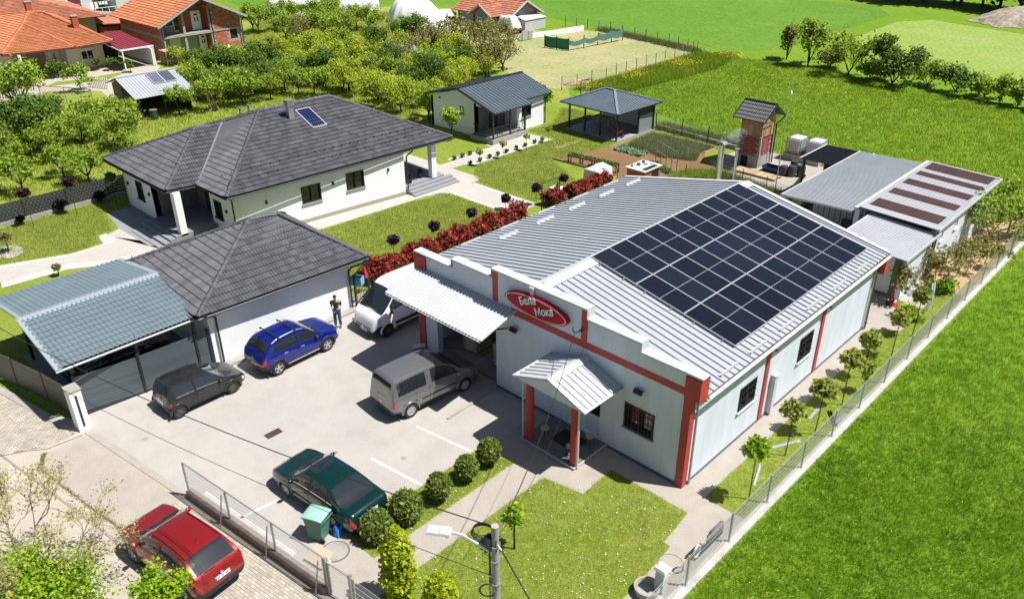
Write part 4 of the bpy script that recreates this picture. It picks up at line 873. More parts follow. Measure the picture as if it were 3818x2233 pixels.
m = MB(); m.add([(-27.3, 31.3, .62), (-26.5, 31.3, .62), (-26.5, 31.9, .62), (-27.3, 31.9, .62), (-27.1, 31.4, .35), (-26.7, 31.4, .35), (-26.7, 31.8, .35), (-27.1, 31.8, .35)], [(4, 5, 6, 7), (0, 1, 5, 4), (1, 2, 6, 5), (2, 3, 7, 6), (3, 0, 4, 7)]); m.build('tray', RB, wb, fixn=False)
m = MB(); m.lathe([(.1, -.04), (.18, -.04), (.18, .04), (.1, .04)], (-26.4, 31.6, .25), 12, 'Y', True); m.build('wheel', RUBBER, wb)
for y in (31.4, 31.8): m = MB(); m.tube([(-26.4, 31.6, .25), (-27.0, y, .36), (-27.7, y, .55)], .02, 6); m.build('handle', ANTH, wb)

# ================================================================ NEIGHBOURING HOUSES
TILE_O = pm('orange_clay_tile', (.50, .175, .075), .75, var=.2, vs_=.5, objrand=.14)
TILE_OJ = pm('orange_clay_tile_far', (.50, .175, .075), .75, var=.2, vs_=.5, island=.14)
LIPO = pm('dark_clay_edge', (.16, .05, .025), .8)  # course shadow of the orange roofs, painted dark brown on the tile lips
CREAM = pm('cream_render', (.76, .73, .64), .85, var=.06, vs_=.7)
hA = thing('orange_roof_bungalow', 'cream bungalow with new orange tiled hip roof beside the red metal carport', 'house', (-92, 9, 0))
A_, B_, C_, D_, L_ = (-82.7, 4.4, 2.75), (-81.3, 10.9, 2.75), (-81.7, 15.0, 2.75), (-104, 17.5, 2.75), (-112, 1.5, 2.75); ap, Ra, Rb = (-89.3, 9.0, 4.38), (-92.7, 10.8, 5.0), (-91.8, 12.0, 5.0)
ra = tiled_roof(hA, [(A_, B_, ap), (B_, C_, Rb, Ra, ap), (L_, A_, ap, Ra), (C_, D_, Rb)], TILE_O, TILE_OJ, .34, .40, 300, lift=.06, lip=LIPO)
bk = MB(); bk.plate([D_, L_, Ra, Rb], .05); bk.build('rear_slope', TILE_OJ, ra)
for a, b in ((A_, ap), (B_, ap), (ap, Ra), (Ra, Rb), (Rb, C_), (Ra, L_)): cap_line(ra, Vector(a)+Vector((0, 0, .05)), Vector(b)+Vector((0, 0, .07)), TILE_O, .16, .42)
wallrun(hA, [(-86, 5.0), (-86, 10.8), (-84.0, 10.8), (-83.9, 14.6), (-104, 15.6), (-106, 4), (-86, 5.0)], 2.7, CREAM, holes={0: [], 2: [(1.4, 2.7, .9, 1.85)]})
window(hA, (1, 0, 0), (-83.93, 12.87, 1.375), 1.3, .95, PVC, .12, True, 0, 1)
m = MB(); m.box((-83.9, 12.2, 1.88), (-83.82, 13.55, 2.1)); m.build('shutter_box', PVC, hA)
m = MB(); m.box((-86.0, 9.6, .05), (-85.93, 10.7, 1.95)); dr = m.build('door', PVC, hA); m = MB(); m.box((-85.93, 10.0, .3), (-85.9, 10.25, 1.7)); m.build('pane', GLASS, dr)
m = MB(); m.box((-86.0, 6.2, 0), (-85.9, 9.3, 2.5)); m.build('stone_cladding', pm('tan_stone', (.34, .28, .22), .8, var=.3, vs_=1.5), hA)
m = MB(); m.box((-82.2, 5.6, 0), (-81.95, 5.85, 2.65)); m.build('porch_column', CREAM, hA)
gutter(hA, (-82.6, 4.3, 2.72), (-81.2, 10.95, 2.72), .08, pm('brown_gutter', (.12, .06, .04), .5)); gutter(hA, (-81.2, 10.95, 2.72), (-81.6, 15.05, 2.72), .08, MATS['brown_gutter'])
BRK = pm('red_brick', (.40, .10, .06), .85, var=.25, vs_=3)
for x, y, z0, z1 in ((-95.5, 11.8, 4.3, 5.75), (-86.6, 13.3, 3.4, 5.0)):
    m = MB(); m.box((x-.3, y-.3, z0), (x+.3, y+.3, z1)); c = m.build('chimney', BRK, hA); m = MB(); m.box((x-.36, y-.36, z1), (x+.36, y+.36, z1+.1)); m.build('chimney_cap', CONC, c)
hB = thing('orange_roof_house', 'older house with large weathered orange tile roof behind the cream bungalow', 'house', (-106, 12, 0))
b1, b2, b3, b4 = (-98.6, 0, 3.2), (-95.8, 20.2, 3.2), (-118, 22, 3.2), (-121, 0, 3.2); bR = (-107.5, 8.5, 5.9); bS = (-108, 11.5, 5.9)
TILE_P = pm('old_orange_tile', (.46, .17, .10), .8, var=.35, vs_=.7, objrand=.2); TILE_PJ = pm('old_orange_tile_far', (.46, .17, .10), .8, var=.35, vs_=.7, island=.2)
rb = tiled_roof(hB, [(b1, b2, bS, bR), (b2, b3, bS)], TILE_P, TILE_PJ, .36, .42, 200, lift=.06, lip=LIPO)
bk = MB(); bk.plate([b3, b4, bR, bS], .05); bk.plate([b4, b1, bR], .05); bk.build('rear_slope', TILE_PJ, rb)
cap_line(rb, Vector(b2)+Vector((0, 0, .06)), Vector(bS)+Vector((0, 0, .08)), TILE_P, .16, .42)
wallrun(hB, [(-99.6, .8), (-97.0, 19.2), (-117, 21), (-120, .8), (-99.6, .8)], 3.15, pm('beige_render', (.50, .45, .38), .85, var=.1, vs_=.8))
m = MB(); m.box((-97.25, 15.5, .9), (-97.1, 17.6, 2.2)); m.build('window', GLASS, hB)
m = MB(); m.box((-100, 19.6, 0), (-96.0, 23.6, 1.9)); m.build('brick_annex', BRK, hB); m = MB(); m.plate([(-95.6, 19.6, 2.4), (-95.6, 23.9, 2.1), (-101, 23.9, 2.5), (-101, 19.6, 2.9)], .08); m.build('annex_roof', TILE_PJ, hB)
# house with balcony and washing at the picture top
bh = thing('balcony_house', 'tall house with dark balcony and washing line beyond the orange roofs', 'house', (-112, 24, 0))
m = MB(); m.box((-118, 18, 0), (-109.5, 20.9, 8)); m.box((-118, 26.5, 0), (-108, 32, 8)); m.box((-118, 20.9, 0), (-111, 26.5, 8)); m.build('wall', pm('grey_render', (.52, .53, .52), .85), bh)
m = MB(); m.box((-111, 20.9, 1.5), (-108, 26.5, 1.7)); m.build('balcony_floor', CONC, bh)
m = MB(); m.box((-110.98, 21.2, 1.8), (-110.9, 23.0, 4.2)); m.build('window', pm('red_brown_shutter', (.10, .03, .025), .6), bh); m = MB(); m.box((-110.98, 24.6, 1.8), (-110.9, 26.0, 4.2)); m.build('window', GLASS, bh)
m = MB(); m.bar((-108, 20.9, 2.45), (-108, 26.5, 2.45), .06, .06)
for y in np.arange(20.9, 26.6, .9): m.bar((-108, y, 1.7), (-108, y, 2.45), .05, .05)
m.build('railing', PVC, bh)
wl = thing('washing_line', 'washing line with pale clothes hung on the dark balcony', 'laundry', (-108.4, 23.5, 2.9)); m = MB(); m.tube([(-108.4, 21, 3.15), (-108.4, 26.4, 3.2)], .012, 5); m.build('line', PVC, wl)
for i, (y, w, h, c) in enumerate(((22.6, .5, .7, (.5, .6, .75)), (23.2, .45, .8, (.75, .75, .78)), (23.8, .4, .75, (.72, .70, .45)), (24.4, .3, .35, (.75, .75, .75)), (24.8, .3, .35, (.75, .75, .75)), (25.2, .3, .4, (.7, .7, .72)))):
    m = MB(); m.box((-108.42, y, 3.15-h), (-108.38, y+w, 3.15)); m.build('garment', pm('cloth_%d' % i, c, .9), wl)
# red metal lean-to carport
rc = thing('red_carport', 'carport with dark red metal roof attached to the cream bungalow', 'carport', (-82, 16.8, 0))
REDM = pm('dark_red_metal', (.26, .035, .055), .45, .15, var=.1, vs_=.8)
v0 = Vector((-8.0, .0, .55)); ribbed_sheet(rc, 'roof_panel', (-79.6, 14.7, 2.2), (0, 1, 0), 3.5, v0, v0.length, Vector((0, 1, 0)).cross(v0.normalized()), REDM, .35, .04, .07, 1.1)
m = MB(); m.bar((-79.6, 14.65, 2.12), (-79.6, 18.3, 2.12), .08, .16); m.bar((-79.6, 14.65, 2.12), (-87.5, 14.65, 2.6), .06, .1); m.bar((-79.62, 14.7, 2.0), (-79.62, 16.4, 2.14), .05, .05); m.build('frame', PVC, rc)
for x, y in ((-79.65, 14.9), (-79.65, 18.2)): m = MB(); m.box((x-.06, y-.06, 0), (x+.06, y+.06, 2.15)); m.build('post', PVC, rc)
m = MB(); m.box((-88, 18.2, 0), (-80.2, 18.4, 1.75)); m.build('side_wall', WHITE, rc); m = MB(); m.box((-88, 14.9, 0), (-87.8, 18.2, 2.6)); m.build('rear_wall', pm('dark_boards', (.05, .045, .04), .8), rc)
# unfinished brick house
bq = thing('brick_house', 'unfinished red brick house with orange roof, balcony recess and concrete columns', 'house', (-86, 24.8, 0))
BLOCK = pm('hollow_clay_block', (.46, .15, .085), .85, var=.3, vs_=2.5, objrand=.2); BLOCKJ = pm('hollow_clay_block_far', (.46, .15, .085), .85, var=.3, vs_=2.5, island=.2); MORT = pm('mortar', (.36, .31, .27), .9, var=.2, vs_=2)
yA, yB, zE_, zR = 20.2, 29.6, 3.9, 6.3; yR = (yA+yB)/2
def rz_(y): return zR-abs(y-yR)*(zR-zE_)/(yB-yR)-.12
m = MB(); m.prism([(-92, yA), (-81.3, yA), (-81.3, yA+.2), (-92, yA+.2)], 0, zE_-.1); m.build('side_wall', MORT, bq)
m = MB(); m.prism([(-92, yB-.2), (-81.3, yB-.2), (-81.3, yB), (-92, yB)], 0, zE_-.1); m.build('side_wall', MORT, bq)
# front: right-hand solid part and gable above, recess left
m = MB(); m.box((-81.5, 26.1, 0), (-81.2, 28.3, 3.7)); m.box((-81.5, 28.3, 0), (-81.2, 29.2, 1.25)); m.box((-81.5, 28.3, 2.3), (-81.2, 29.2, 3.7)); m.box((-81.5, 29.2, 0), (-81.2, yB, 3.7)); m.wallpoly([(-81.2, 26.1, 3.7), (-81.2, yB, 3.7), (-81.2, 26.1, rz_(26.1))], (1, 0, 0), .3); fw = m.build('front_wall', MORT, bq)
m = MB(); m.wallpoly([(-82.7, 20.4, 0), (-82.7, 26.1, 0), (-82.7, 26.1, rz_(26.1)), (-82.7, yR, rz_(yR)), (-82.7, 20.4, rz_(20.4))], (1, 0, 0), .2); m.build('recess_wall', pm('grey_plaster', (.32, .34, .33), .85, var=.15, vs_=1), bq)
m = MB(); m.box((-82.6, 22.9, 2.6), (-82.55, 26.1, 5.2)); m.box((-82.7, 26.02, 0), (-81.5, 26.1, 5.0)); m.build('recess_brick', BRK, bq)
m = MB(); m.box((-82.7, 20.3, 2.3), (-81.1, 26.1, 2.55)); m.build('balcony_slab', CONC, bq)
for y in (20.3, 22.85, 26.1): m = MB(); m.box((-81.45, y-.13, 0), (-81.2, y+.13, min(rz_(y), 5.0))); m.build('column', CONC, bq)
m = MB(); m.box((-81.18, 26.25, 2.35), (-81.1, yB, 2.55)); m.box((-81.2, yB-.02, 0), (-81.05, yB+.15, 3.7)); m.build('ring_beam', CONC, bq)
for y0, y1, z0, z1 in ((24.45, 25.6, 2.6, 4.65), (25.0, 25.9, .1, 1.95)):
    m = MB(); m.box((-82.54, y0, z0), (-82.46, y1, z1)); d = m.build('door', PVC, bq)
    for yy in (.35, .65): q = MB(); q.box((-82.46, y0+(y1-y0)*yy-.06, z0+.9), (-82.44, y0+(y1-y0)*yy+.06, z0+1.35)); q.build('pane', GLASS, d)
    q = MB(); q.box((-82.46, y0+(y1-y0)*.33, z0+1.55), (-82.44, y0+(y1-y0)*.67, z0+1.75)); q.build('pane', GLASS, d)
window(bq, (1, 0, 0), (-82.65, 21.85, 3.75), .95, .95, PVC, .04, False, 0, 0); window(bq, (1, 0, 0), (-82.65, 22.75, 3.6), .8, 1.9, PVC, .04, False, 0, 0)
m = MB(); m.box((-82.69, 21.5, .7), (-82.6, 22.8, 2.0)); m.build('roller_shutter', pm('pale_shutter', (.55, .58, .58), .6), bq)
m = MB(); m.box((-81.35, 28.3, 1.25), (-81.3, 29.2, 2.3)); m.build('window_opening', DARK, bq)
# clay blocks, each its own piece, on the two visible faces
bm_ = MB(); bm_.box((-.02, 0, 0), (.02, .38, .235)); BME = bm_.mesh('brick', BLOCK)
pl_ = []; far_ = MB()
for r in range(24):
    z = .05+r*.25
    for c in range(10):
        y = 26.28+c*.4+(.2 if r % 2 else 0)
        if y+.38 > 29.58 or z+.235 > rz_(y+.38)-.1 or (2.25 < z+.12 < 2.6) or (y+.38 > 28.25 and y < 29.25 and z+.235 > 1.2 and z < 2.35): continue
        pl_.append(frame((1, 0, 0), (0, 1, 0), (0, 0, 1), (-81.19, y, z)))
for r in range(15):
    z = .05+r*.25
    for c in range(27):
        x = -91.8+c*.4+(.2 if r % 2 else 0)
        if x+.38 > -81.5 or (2.25 < z+.12 < 2.55) or z > 3.4: continue
        pl_.append(frame((0, -1, 0), (1, 0, 0), (0, 0, 1), (x, yA-.005, z)))
for M in pl_[:300]: inst('brick', BME, M, bq)
for M in pl_[300:]: far_.add([M @ v.co for v in BME.vertices], [tuple(p.vertices) for p in BME.polygons])
if far_.v: setp(far_.build('bricks', BLOCKJ, bq, fixn=False), kind='stuff')
s0 = Vector((-80.3, yA-.75, zE_-.2)); s1 = Vector((-92.8, yA-.75, zE_-.2)); s2 = Vector((-92.8, yR, zR)); s3 = Vector((-80.3, yR, zR)); e0 = Vector((-80.3, yB+.75, zE_-.2)); e1 = Vector((-92.8, yB+.75, zE_-.2))
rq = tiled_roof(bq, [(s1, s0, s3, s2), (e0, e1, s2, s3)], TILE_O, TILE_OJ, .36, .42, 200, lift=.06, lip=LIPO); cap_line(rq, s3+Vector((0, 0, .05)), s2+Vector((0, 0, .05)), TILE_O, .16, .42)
m = MB(); m.plate([s0+Vector((.06, 0, .05)), s0+Vector((-.1, 0, .05)), s3+Vector((-.1, 0, .05)), s3+Vector((.06, 0, .05))], .2); m.plate([e0+Vector((.06, 0, .05)), e0+Vector((-.1, 0, .05)), s3+Vector((-.1, 0, .05)), s3+Vector((.06, 0, .05))], .2); m.build('verge_board', SHEET, rq)
for k in range(9): y = yR+.7+k*.5; m = MB(); m.bar((-80.35, y, rz_(y)-.05), (-81.3, y, rz_(y)-.05), .09, .14); m.build('rafter_end', PALET, bq)
m = MB(); m.tube([s0+Vector((0, -.05, -.1)), (-80.9, yA-.1, 3.4), (-81.0, yA-.08, .1)], .06, 6); m.tube([e0+Vector((0, .05, -.1)), (-80.9, yB+.2, 3.3), (-81.0, yB+.2, .1)], .06, 6); m.build('downpipe', MATS['brown_gutter'], bq)
ct = thing('timber_crate', 'stack of pale timber pallets by the unfinished brick house', 'pallets', (-79.5, 19.8, 0))
for k in range(9): m = MB(); m.box((-80.4, 19.1, .1+k*.16), (-78.8, 20.5, .16+k*.16)); m.build('board', PALET, ct)
for x in (-80.4, -79.6, -78.85):
    for y in (19.1, 20.45): m = MB(); m.box((x, y, 0), (x+.08, y+.08, 1.5)); m.build('post', PALET, ct)
wc = thing('water_can', 'white plastic canister beside the brick house corner', 'canister', (-79.6, 27.0, 0)); m = MB(); m.lathe([(0, 0), (.28, 0), (.3, .1), (.3, .7), (.2, .85), (.1, .9), (.1, 1.0), (0, 1.0)], (-79.6, 27.0, 0), 14); m.build('body', PVC, wc, True, 40)
# timber shed with two solar panels
sh = thing('timber_shed', 'low timber shed with light metal roof and two solar panels among orchard trees', 'shed', (-62, 10.2, 0))
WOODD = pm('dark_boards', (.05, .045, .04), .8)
v0 = Vector((-3.4, 0, 1.25)); ribbed_sheet(sh, 'roof_panel', (-59.2, 7.2, 1.95), (0, 1, 0), 5.3, v0, v0.length, Vector((0, 1, 0)).cross(v0.normalized()), SHEET, .3, .03, .05, 1.05)
v1 = Vector((2.3, 0, .75)); ribbed_sheet(sh, 'roof_panel', (-64.9, 12.5, 2.45), (0, -1, 0), 5.3, v1, v1.length, Vector((0, -1, 0)).cross(v1.normalized()), SHEET, .3, .03, .05, 1.05)
m = MB(); m.bar((-62.6, 7.15, 3.24), (-62.6, 12.55, 3.24), .25, .03); m.build('ridge_cap', SHEETW, sh)
for k in range(18): y0 = 0; x = -64.5+k*.26; m = MB(); zt = 3.1-max(0, -62.6-x)*.33-max(0, x+62.6)*.36; m.box((x, 7.55, 0), (x+.25, 7.6, zt)); m.build('plank', TIMB if k < 7 else WOODD, sh)
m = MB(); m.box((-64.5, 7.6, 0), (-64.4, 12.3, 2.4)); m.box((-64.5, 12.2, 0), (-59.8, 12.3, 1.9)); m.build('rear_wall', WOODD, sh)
for y in (7.7, 9.9, 12.1): m = MB(); m.box((-59.9, y-.06, 0), (-59.78, y+.06, 1.85)); m.build('post', WOODD, sh)
SP2 = solar_mat('small_solar_cells', 1/.16, 1/.16, (.02, .022, .05), (.35, .37, .42), .12); vn = v0.normalized(); nn_ = Vector((0, 1, 0)).cross(vn)
for k in range(2):
    M = frame((0, 1, 0), vn, nn_, Vector((-60.75, 9.75+k*1.05, 2.57))); m = MB(); m.box((0, 0, .02), (1.0, 1.65, .06)); t_ = inst('solar_panel', m.mesh('solar_panel', SP2), M, sh)
    m = MB()
    for a, b in (((-.03, -.03, .01), (1.03, 0, .07)), ((-.03, 1.65, .01), (1.03, 1.68, .07)), ((-.03, 0, .01), (0, 1.65, .07)), ((1.0, 0, .01), (1.03, 1.65, .07))): m.box(a, b)
    inst('panel_frame', m.mesh('panel_frame', FRM), M, t_)
br = thing('rain_barrel', 'dark green barrel standing under the timber shed eave', 'barrel', (-59.2, 8.5, 0)); m = MB(); m.lathe([(0, 0), (.3, 0), (.33, .3), (.33, .5), (.3, .8), (0, .8)], (-59.2, 8.5, 0), 14); m.build('body', pm('dark_green_plastic', (.02, .07, .04), .5), br, True, 40); m = MB(); m.cyl((-59.2, 8.5, .8), (-59.2, 8.5, .85), .34, n=14); m.build('lid', TIMB, br)
bp_ = thing('branch_pile', 'leaning pile of cut sticks beside the timber shed', 'sticks', (-58, 13.4, 0)); r = random.Random(4)
for k in range(10): m = MB(); m.tube([(-58+r.uniform(-.5, .5), 13.4+r.uniform(-.5, .5), 0), (-58.2+r.uniform(-.15, .15), 13.2+r.uniform(-.1, .1), 1.9+r.uniform(-.2, .3))], .04, 5); m.build('stick', PALET, bp_)
# chain-link fence of the cream bungalow
nf = thing('yard_fence', 'low grey mesh fence with rail in front of the cream bungalow lawn', 'fence', (-72, 6, 0)); pts = [(-73.0, 4.1), (-70.5, 5.4), (-67.9, 6.8)]
for p in pts: m = MB(); m.cyl((*p, 0), (*p, 1.5), .04, n=6); m.build('post', GALV, nf)
m = MB(); m.tube([(*p, 1.45) for p in pts], .03, 6); m.build('rail', pm('brown_rail', (.12, .08, .06), .6), nf)
m = MB()
for a, b in zip(pts[:-1], pts[1:]):
    for k in range(26): t = k/26; x = a[0]+(b[0]-a[0])*t; y = a[1]+(b[1]-a[1])*t; m.bar((x, y, .05), (x, y, 1.42), .012, .012)
m.build('wire_mesh', GALV, nf)
wf = thing('white_fence', 'short white picket fence behind the lawn of the cream bungalow', 'fence', (-74, 9.5, 0))
for k in range(12): m = MB(); x = -75.2+k*.2; m.box((x, 9.2+k*.09, 0), (x+.12, 9.24+k*.09, 1.1)); m.build('picket', PVC, wf)
m = MB(); m.bar((-75.3, 9.25, .85), (-72.7, 10.3, .85), .03, .08); m.build('rail', PVC, wf)
lf = thing('lane_fence', 'grey board fence along the lane beside the bare-branched tree', 'fence', (-78, 1.5, 0)); a = Vector((-86, -2.2, 0)); b = Vector((-74.5, 3.2, 0))
for k in range(40): m = MB(); p = a.lerp(b, k/40); m.box((p.x, p.y-.02, 0), (p.x+.22, p.y+.02, 1.3)); m.build('board', pm('grey_boards', (.30, .28, .26), .8, objrand=.2), lf)
# polytunnel, covered heap, farmhouse
gh = thing('polytunnel', 'long white polytunnel greenhouse at the far edge of the orchard', 'greenhouse', (-95, 50, 0))
FOIL = pm('white_foil', (.74, .75, .76), .5, var=.12, vs_=.8, bump=.5, bs=2.5, transl=.25)
gd = Vector((3.5, 13.6, 0)).normalized(); gn_ = Vector((gd.y, -gd.x, 0)); g0 = Vector((-97.8, 43.6, 0)); V = []; F = []; ns, na = 24, 10; rr = random.Random(3)
for i in range(ns+1):
    for k in range(na+1):
        t = math.pi*k/na; w_ = 2.2+rr.uniform(-.04, .04); p = g0+gd*(16*i/ns)+gn_*math.cos(t)*w_+Vector((0, 0, math.sin(t)**.75*2.25+rr.uniform(-.04, .04)*(k % na > 0))); V.append(p)
for i in range(ns):
    for k in range(na): a = i*(na+1)+k; F.append((a, a+1, a+na+2, a+na+1))
F.append(tuple(range(na+1))); F.append(tuple(range(ns*(na+1)+na, ns*(na+1)-1, -1)))
m = MB(); m.add(V, F); m.build('foil', FOIL, gh, True, 50)
for i in range(0, ns+1, 4): m = MB(); m.tube([Vector(V[i*(na+1)+k])+Vector((0, 0, .03)) for k in range(na+1)], .03, 5); m.build('hoop', GALV, gh)
g2 = copy_tree(gh, (-95+9, 50+12.3, 0), 0, None, 'second white polytunnel further along the field edge, behind the first', None); g2.scale = (1, .8, 1)
hp = thing('covered_heap', 'big white tarpaulin heaped over a machine with a trailing sheet', 'tarpaulin', (-79, 54, 0))
TARP = pm('white_tarpaulin', (.78, .78, .79), .6, var=.06, vs_=.6)
def tarp_mesh(name, cx, cy, prof, nang=56, nr=14, seed=1, wr=.12):
    r = np.random.default_rng(seed); ph = r.random(6)*6.28; V = [(cx, cy, prof(0, 0)[1])]; F = []
    for j in range(1, nr+1):
        for i in range(nang):
            a = 2*math.pi*i/nang; R, z = prof(j/nr, a); k = 1+wr*(j/nr)*(.5*math.sin(7*a+ph[0])+.35*math.sin(13*a+ph[1])+.3*math.sin(3*a+ph[2])); z += wr*.8*math.sin(9*a+ph[3]+j*.5)*(j/nr)*(1 if j < nr else 0)
            V.append((cx+R*k*math.cos(a), cy+R*k*math.sin(a), max(0.02, z)))
    for i in range(nang): F.append((0, 1+i, 1+(i+1) % nang))
    for j in range(nr-1):
        for i in range(nang): a = 1+j*nang+i; b = 1+j*nang+(i+1) % nang; F.append((a, a+nang, b+nang, b))
    m = MB(); m.add(V, F); return m
def hprof(t, a):
    w = 3.6+.5*math.cos(a-1.8); ext = 3.9*max(0, math.cos(a+.15))**3
    R = t*w+(t**5)*ext; z = 3.25*(1-t**3.2)**.8 if t < 1 else 0
    return R, z
tarp_mesh('sheet', -80.5, 55.2, hprof, 64, 16, 4, .1).build('sheet', TARP, hp, True, 60)
wg = thing('hay_wagon', 'rusty wagon covered with a pale cloth beside the white heap', 'wagon', (-76, 57.8, 0)); RUST = pm('rusty_iron', (.13, .07, .05), .8)
m = MB(); m.box((-77.6, 57.0, .5), (-75.0, 58.6, .7)); m.build('bed', RUST, wg)
for x in (-77.5, -76.3, -75.1):
    for y in (57.0, 58.55): m = MB(); m.box((x, y, .7), (x+.1, y+.06, 1.5)); m.build('stake', RUST, wg)
for x in (-77.2, -75.5):
    for y in (56.95, 58.65): m = MB(); m.lathe([(.2, -.08), (.4, -.08), (.4, .08), (.2, .08)], (x, y, .4), 12, 'Y', True); m.build('wheel', RUBBER, wg)
tarp_mesh('cloth', -76.3, 57.8, lambda t, a: (t*1.5, 1.75-.7*t**3), 24, 6, 8, .12).build('cover', pm('pale_cloth', (.62, .58, .5), .8), wg, True, 60)
fh_ = thing('farmhouse', 'small grey block farmhouse with orange tiled roof at the field edge', 'house', (-69, 61, 0)); GREYB = pm('grey_block', (.24, .25, .27), .9, var=.25, vs_=1.2)
wallrun(fh_, [(-75, 59), (-70.1, 59), (-70.1, 57.2), (-66.9, 57.2), (-66.9, 59), (-65.2, 59), (-65.2, 64.2), (-75, 64.2), (-75, 59)], 1.95, GREYB)
m = MB(); m.wallpoly([(-65.2, 59, 1.95), (-65.2, 64.2, 1.95), (-65.2, 61.6, 3.4)], (1, 0, 0), .2); m.wallpoly([(-70.1, 57.2, 1.95), (-66.9, 57.2, 1.95), (-68.5, 57.2, 3.0)], (0, -1, 0), .2); m.wallpoly([(-75, 64.2, 1.95), (-75, 59, 1.95), (-75, 61.6, 3.4)], (-1, 0, 0), .2); m.build('gable', GREYB, fh_)
a0, a1, a2, a3 = (-75.6, 58.4, 1.8), (-64.5, 58.4, 1.8), (-64.5, 61.6, 3.55), (-75.6, 61.6, 3.55); c0, c1 = (-64.5, 64.8, 1.8), (-75.6, 64.8, 1.8)
w0, w1, w2, w3 = (-66.3, 56.6, 1.85), (-66.3, 60.2, 1.85), (-68.5, 61.2, 3.2), (-68.5, 56.6, 3.2); x0, x1 = (-70.7, 60.2, 1.85), (-70.7, 56.6, 1.85)
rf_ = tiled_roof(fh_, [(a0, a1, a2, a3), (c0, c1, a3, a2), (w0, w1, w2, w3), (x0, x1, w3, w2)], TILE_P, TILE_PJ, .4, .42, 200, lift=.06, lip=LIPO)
cap_line(rf_, Vector(a3)+Vector((0, 0, .05)), Vector(a2)+Vector((0, 0, .05)), TILE_P, .16, .42); cap_line(rf_, Vector(w3)+Vector((0, 0, .05)), Vector(w2)+Vector((0, 0, .05)), TILE_P, .16, .42)
for p, q in ((a1, a2), (c0, a2), (w0, w3), (x1, w3)): m = MB(); m.bar(Vector(p)+Vector((.03, -.03, .03)), Vector(q)+Vector((.03, -.03, .03)), .08, .2); m.build('verge_board', SHEETW, rf_)
window(fh_, (1, 0, 0), (-65.2, 62.7, 1.35), .9, .6, PVC, .05, True, 0, 0); window(fh_, (0, -1, 0), (-68.9, 57.2, 1.3), .9, .6, PVC, .05, True, 0, 0); window(fh_, (1, 0, 0), (-66.9, 58.1, 1.3), .9, .6, PVC, .05, True, 0, 0)
m = MB(); m.box((-65.1, 60.2, 0), (-63.6, 64.2, 1.35)); m.plate([(-63.5, 60.1, 1.4), (-63.5, 64.3, 1.4), (-65.2, 64.3, 1.75), (-65.2, 60.1, 1.75)], .06); m.build('lean_to', pm('pale_grey_block', (.48, .48, .48), .9, var=.1, vs_=1), fh_)
cw = thing('tarp_trailer', 'trailer loaded high under a white sheet beside the farmhouse', 'trailer', (-64.6, 58.4, 0)); m = MB(); m.box((-66.2, 57.6, .45), (-63.0, 59.3, .7)); m.build('bed', RUST, cw)
for x in (-65.6, -63.6):
    for y in (57.5, 59.4): m = MB(); m.lathe([(.18, -.1), (.36, -.1), (.36, .1), (.18, .1)], (x, y, .36), 12, 'Y', True); m.build('wheel', RUBBER, cw)
tarp_mesh('cloth', -64.8, 58.4, lambda t, a: (t*((abs(math.cos(a))/1.7)**4+(abs(math.sin(a))/1.0)**4)**-.25, 2.05-.12*math.sin(5*a)*t-1.35*max(0, (t-.62)/.38)**1.3), 40, 9, 9, .10).build('cover', pm('grey_white_sheet', (.62, .61, .6), .7), cw, True, 60)
rp_ = thing('red_crate', 'small red crate on the ground under the white sheeted trailer', 'crate', (-65.2, 56.6, 0)); m = MB()
for z in (.05, .2, .35): m.box((-65.7, 56.3, z), (-64.8, 56.34, z+.1)); m.box((-65.7, 56.86, z), (-64.8, 56.9, z+.1)); m.box((-65.7, 56.34, z), (-65.66, 56.86, z+.1)); m.box((-64.84, 56.34, z), (-64.8, 56.86, z+.1))
for x in (-65.7, -64.86):
    for y in (56.3, 56.84): m.box((x, y, 0), (x+.06, y+.06, .46))
m.build('slats', RB, rp_)
# pen walls, nets and wire fences of the paddock
pw_ = thing('pen_wall', 'low white concrete wall along the paddock pen', 'wall', (-59.5, 58, 0)); m = MB(); m.prism([(-60.85, 49.5), (-60.1, 55.3), (-60.3, 55.35), (-61.05, 49.6)], 0, .55); m.build('wall_segment', WHITE, pw_); m = MB(); m.prism([(-59.75, 57.4), (-58.5, 66.0), (-58.7, 66.1), (-59.95, 57.5)], 0, .6); m.build('wall_segment', WHITE, pw_)
def post_fence(name, label, pts, h, sp, net=None, r=.045, mat=None, netmat=None, lean=0.):
    f = thing(name, label, 'fence', (*pts[0], 0)); pp = []
    for a, b in zip(pts[:-1], pts[1:]):
        L = math.dist(a, b); n = max(1, round(L/sp))
        for i in range(n): pp.append((a[0]+(b[0]-a[0])*i/n, a[1]+(b[1]-a[1])*i/n))
    pp.append(pts[-1]); rr = random.Random(len(pp))
    for p in pp: m = MB(); m.cyl((*p, 0), (p[0]+rr.uniform(-lean, lean), p[1]+rr.uniform(-lean, lean), h+rr.uniform(-.05, .1)), r, r*.85, n=6); m.build('post', mat or BARK, f)
    m = MB()
    for a, b in zip(pp[:-1], pp[1:]):
        for z in np.arange(.12, h, .2): m.bar((*a, z), (*b, z), .008, .008)
        n = max(2, int(math.dist(a, b)/.22))
        for i in range(n): t = i/n; x, y = a[0]+(b[0]-a[0])*t, a[1]+(b[1]-a[1])*t; m.bar((x, y, .02), (x, y, h-.06), .008, .008)
    m.build('wire_mesh', netmat or GALV, f); return f
IRON = pm('dark_iron_post', (.035, .032, .03), .7)
post_fence('pasture_fence', 'long wire fence on thin dark posts along the flowery meadow edge', [(-40.2, 40.3), (-39.4, 46.2), (-39.8, 50.1), (-40.0, 57.5), (-40.2, 63.4)], 1.25, 1.9, mat=IRON, r=.035)
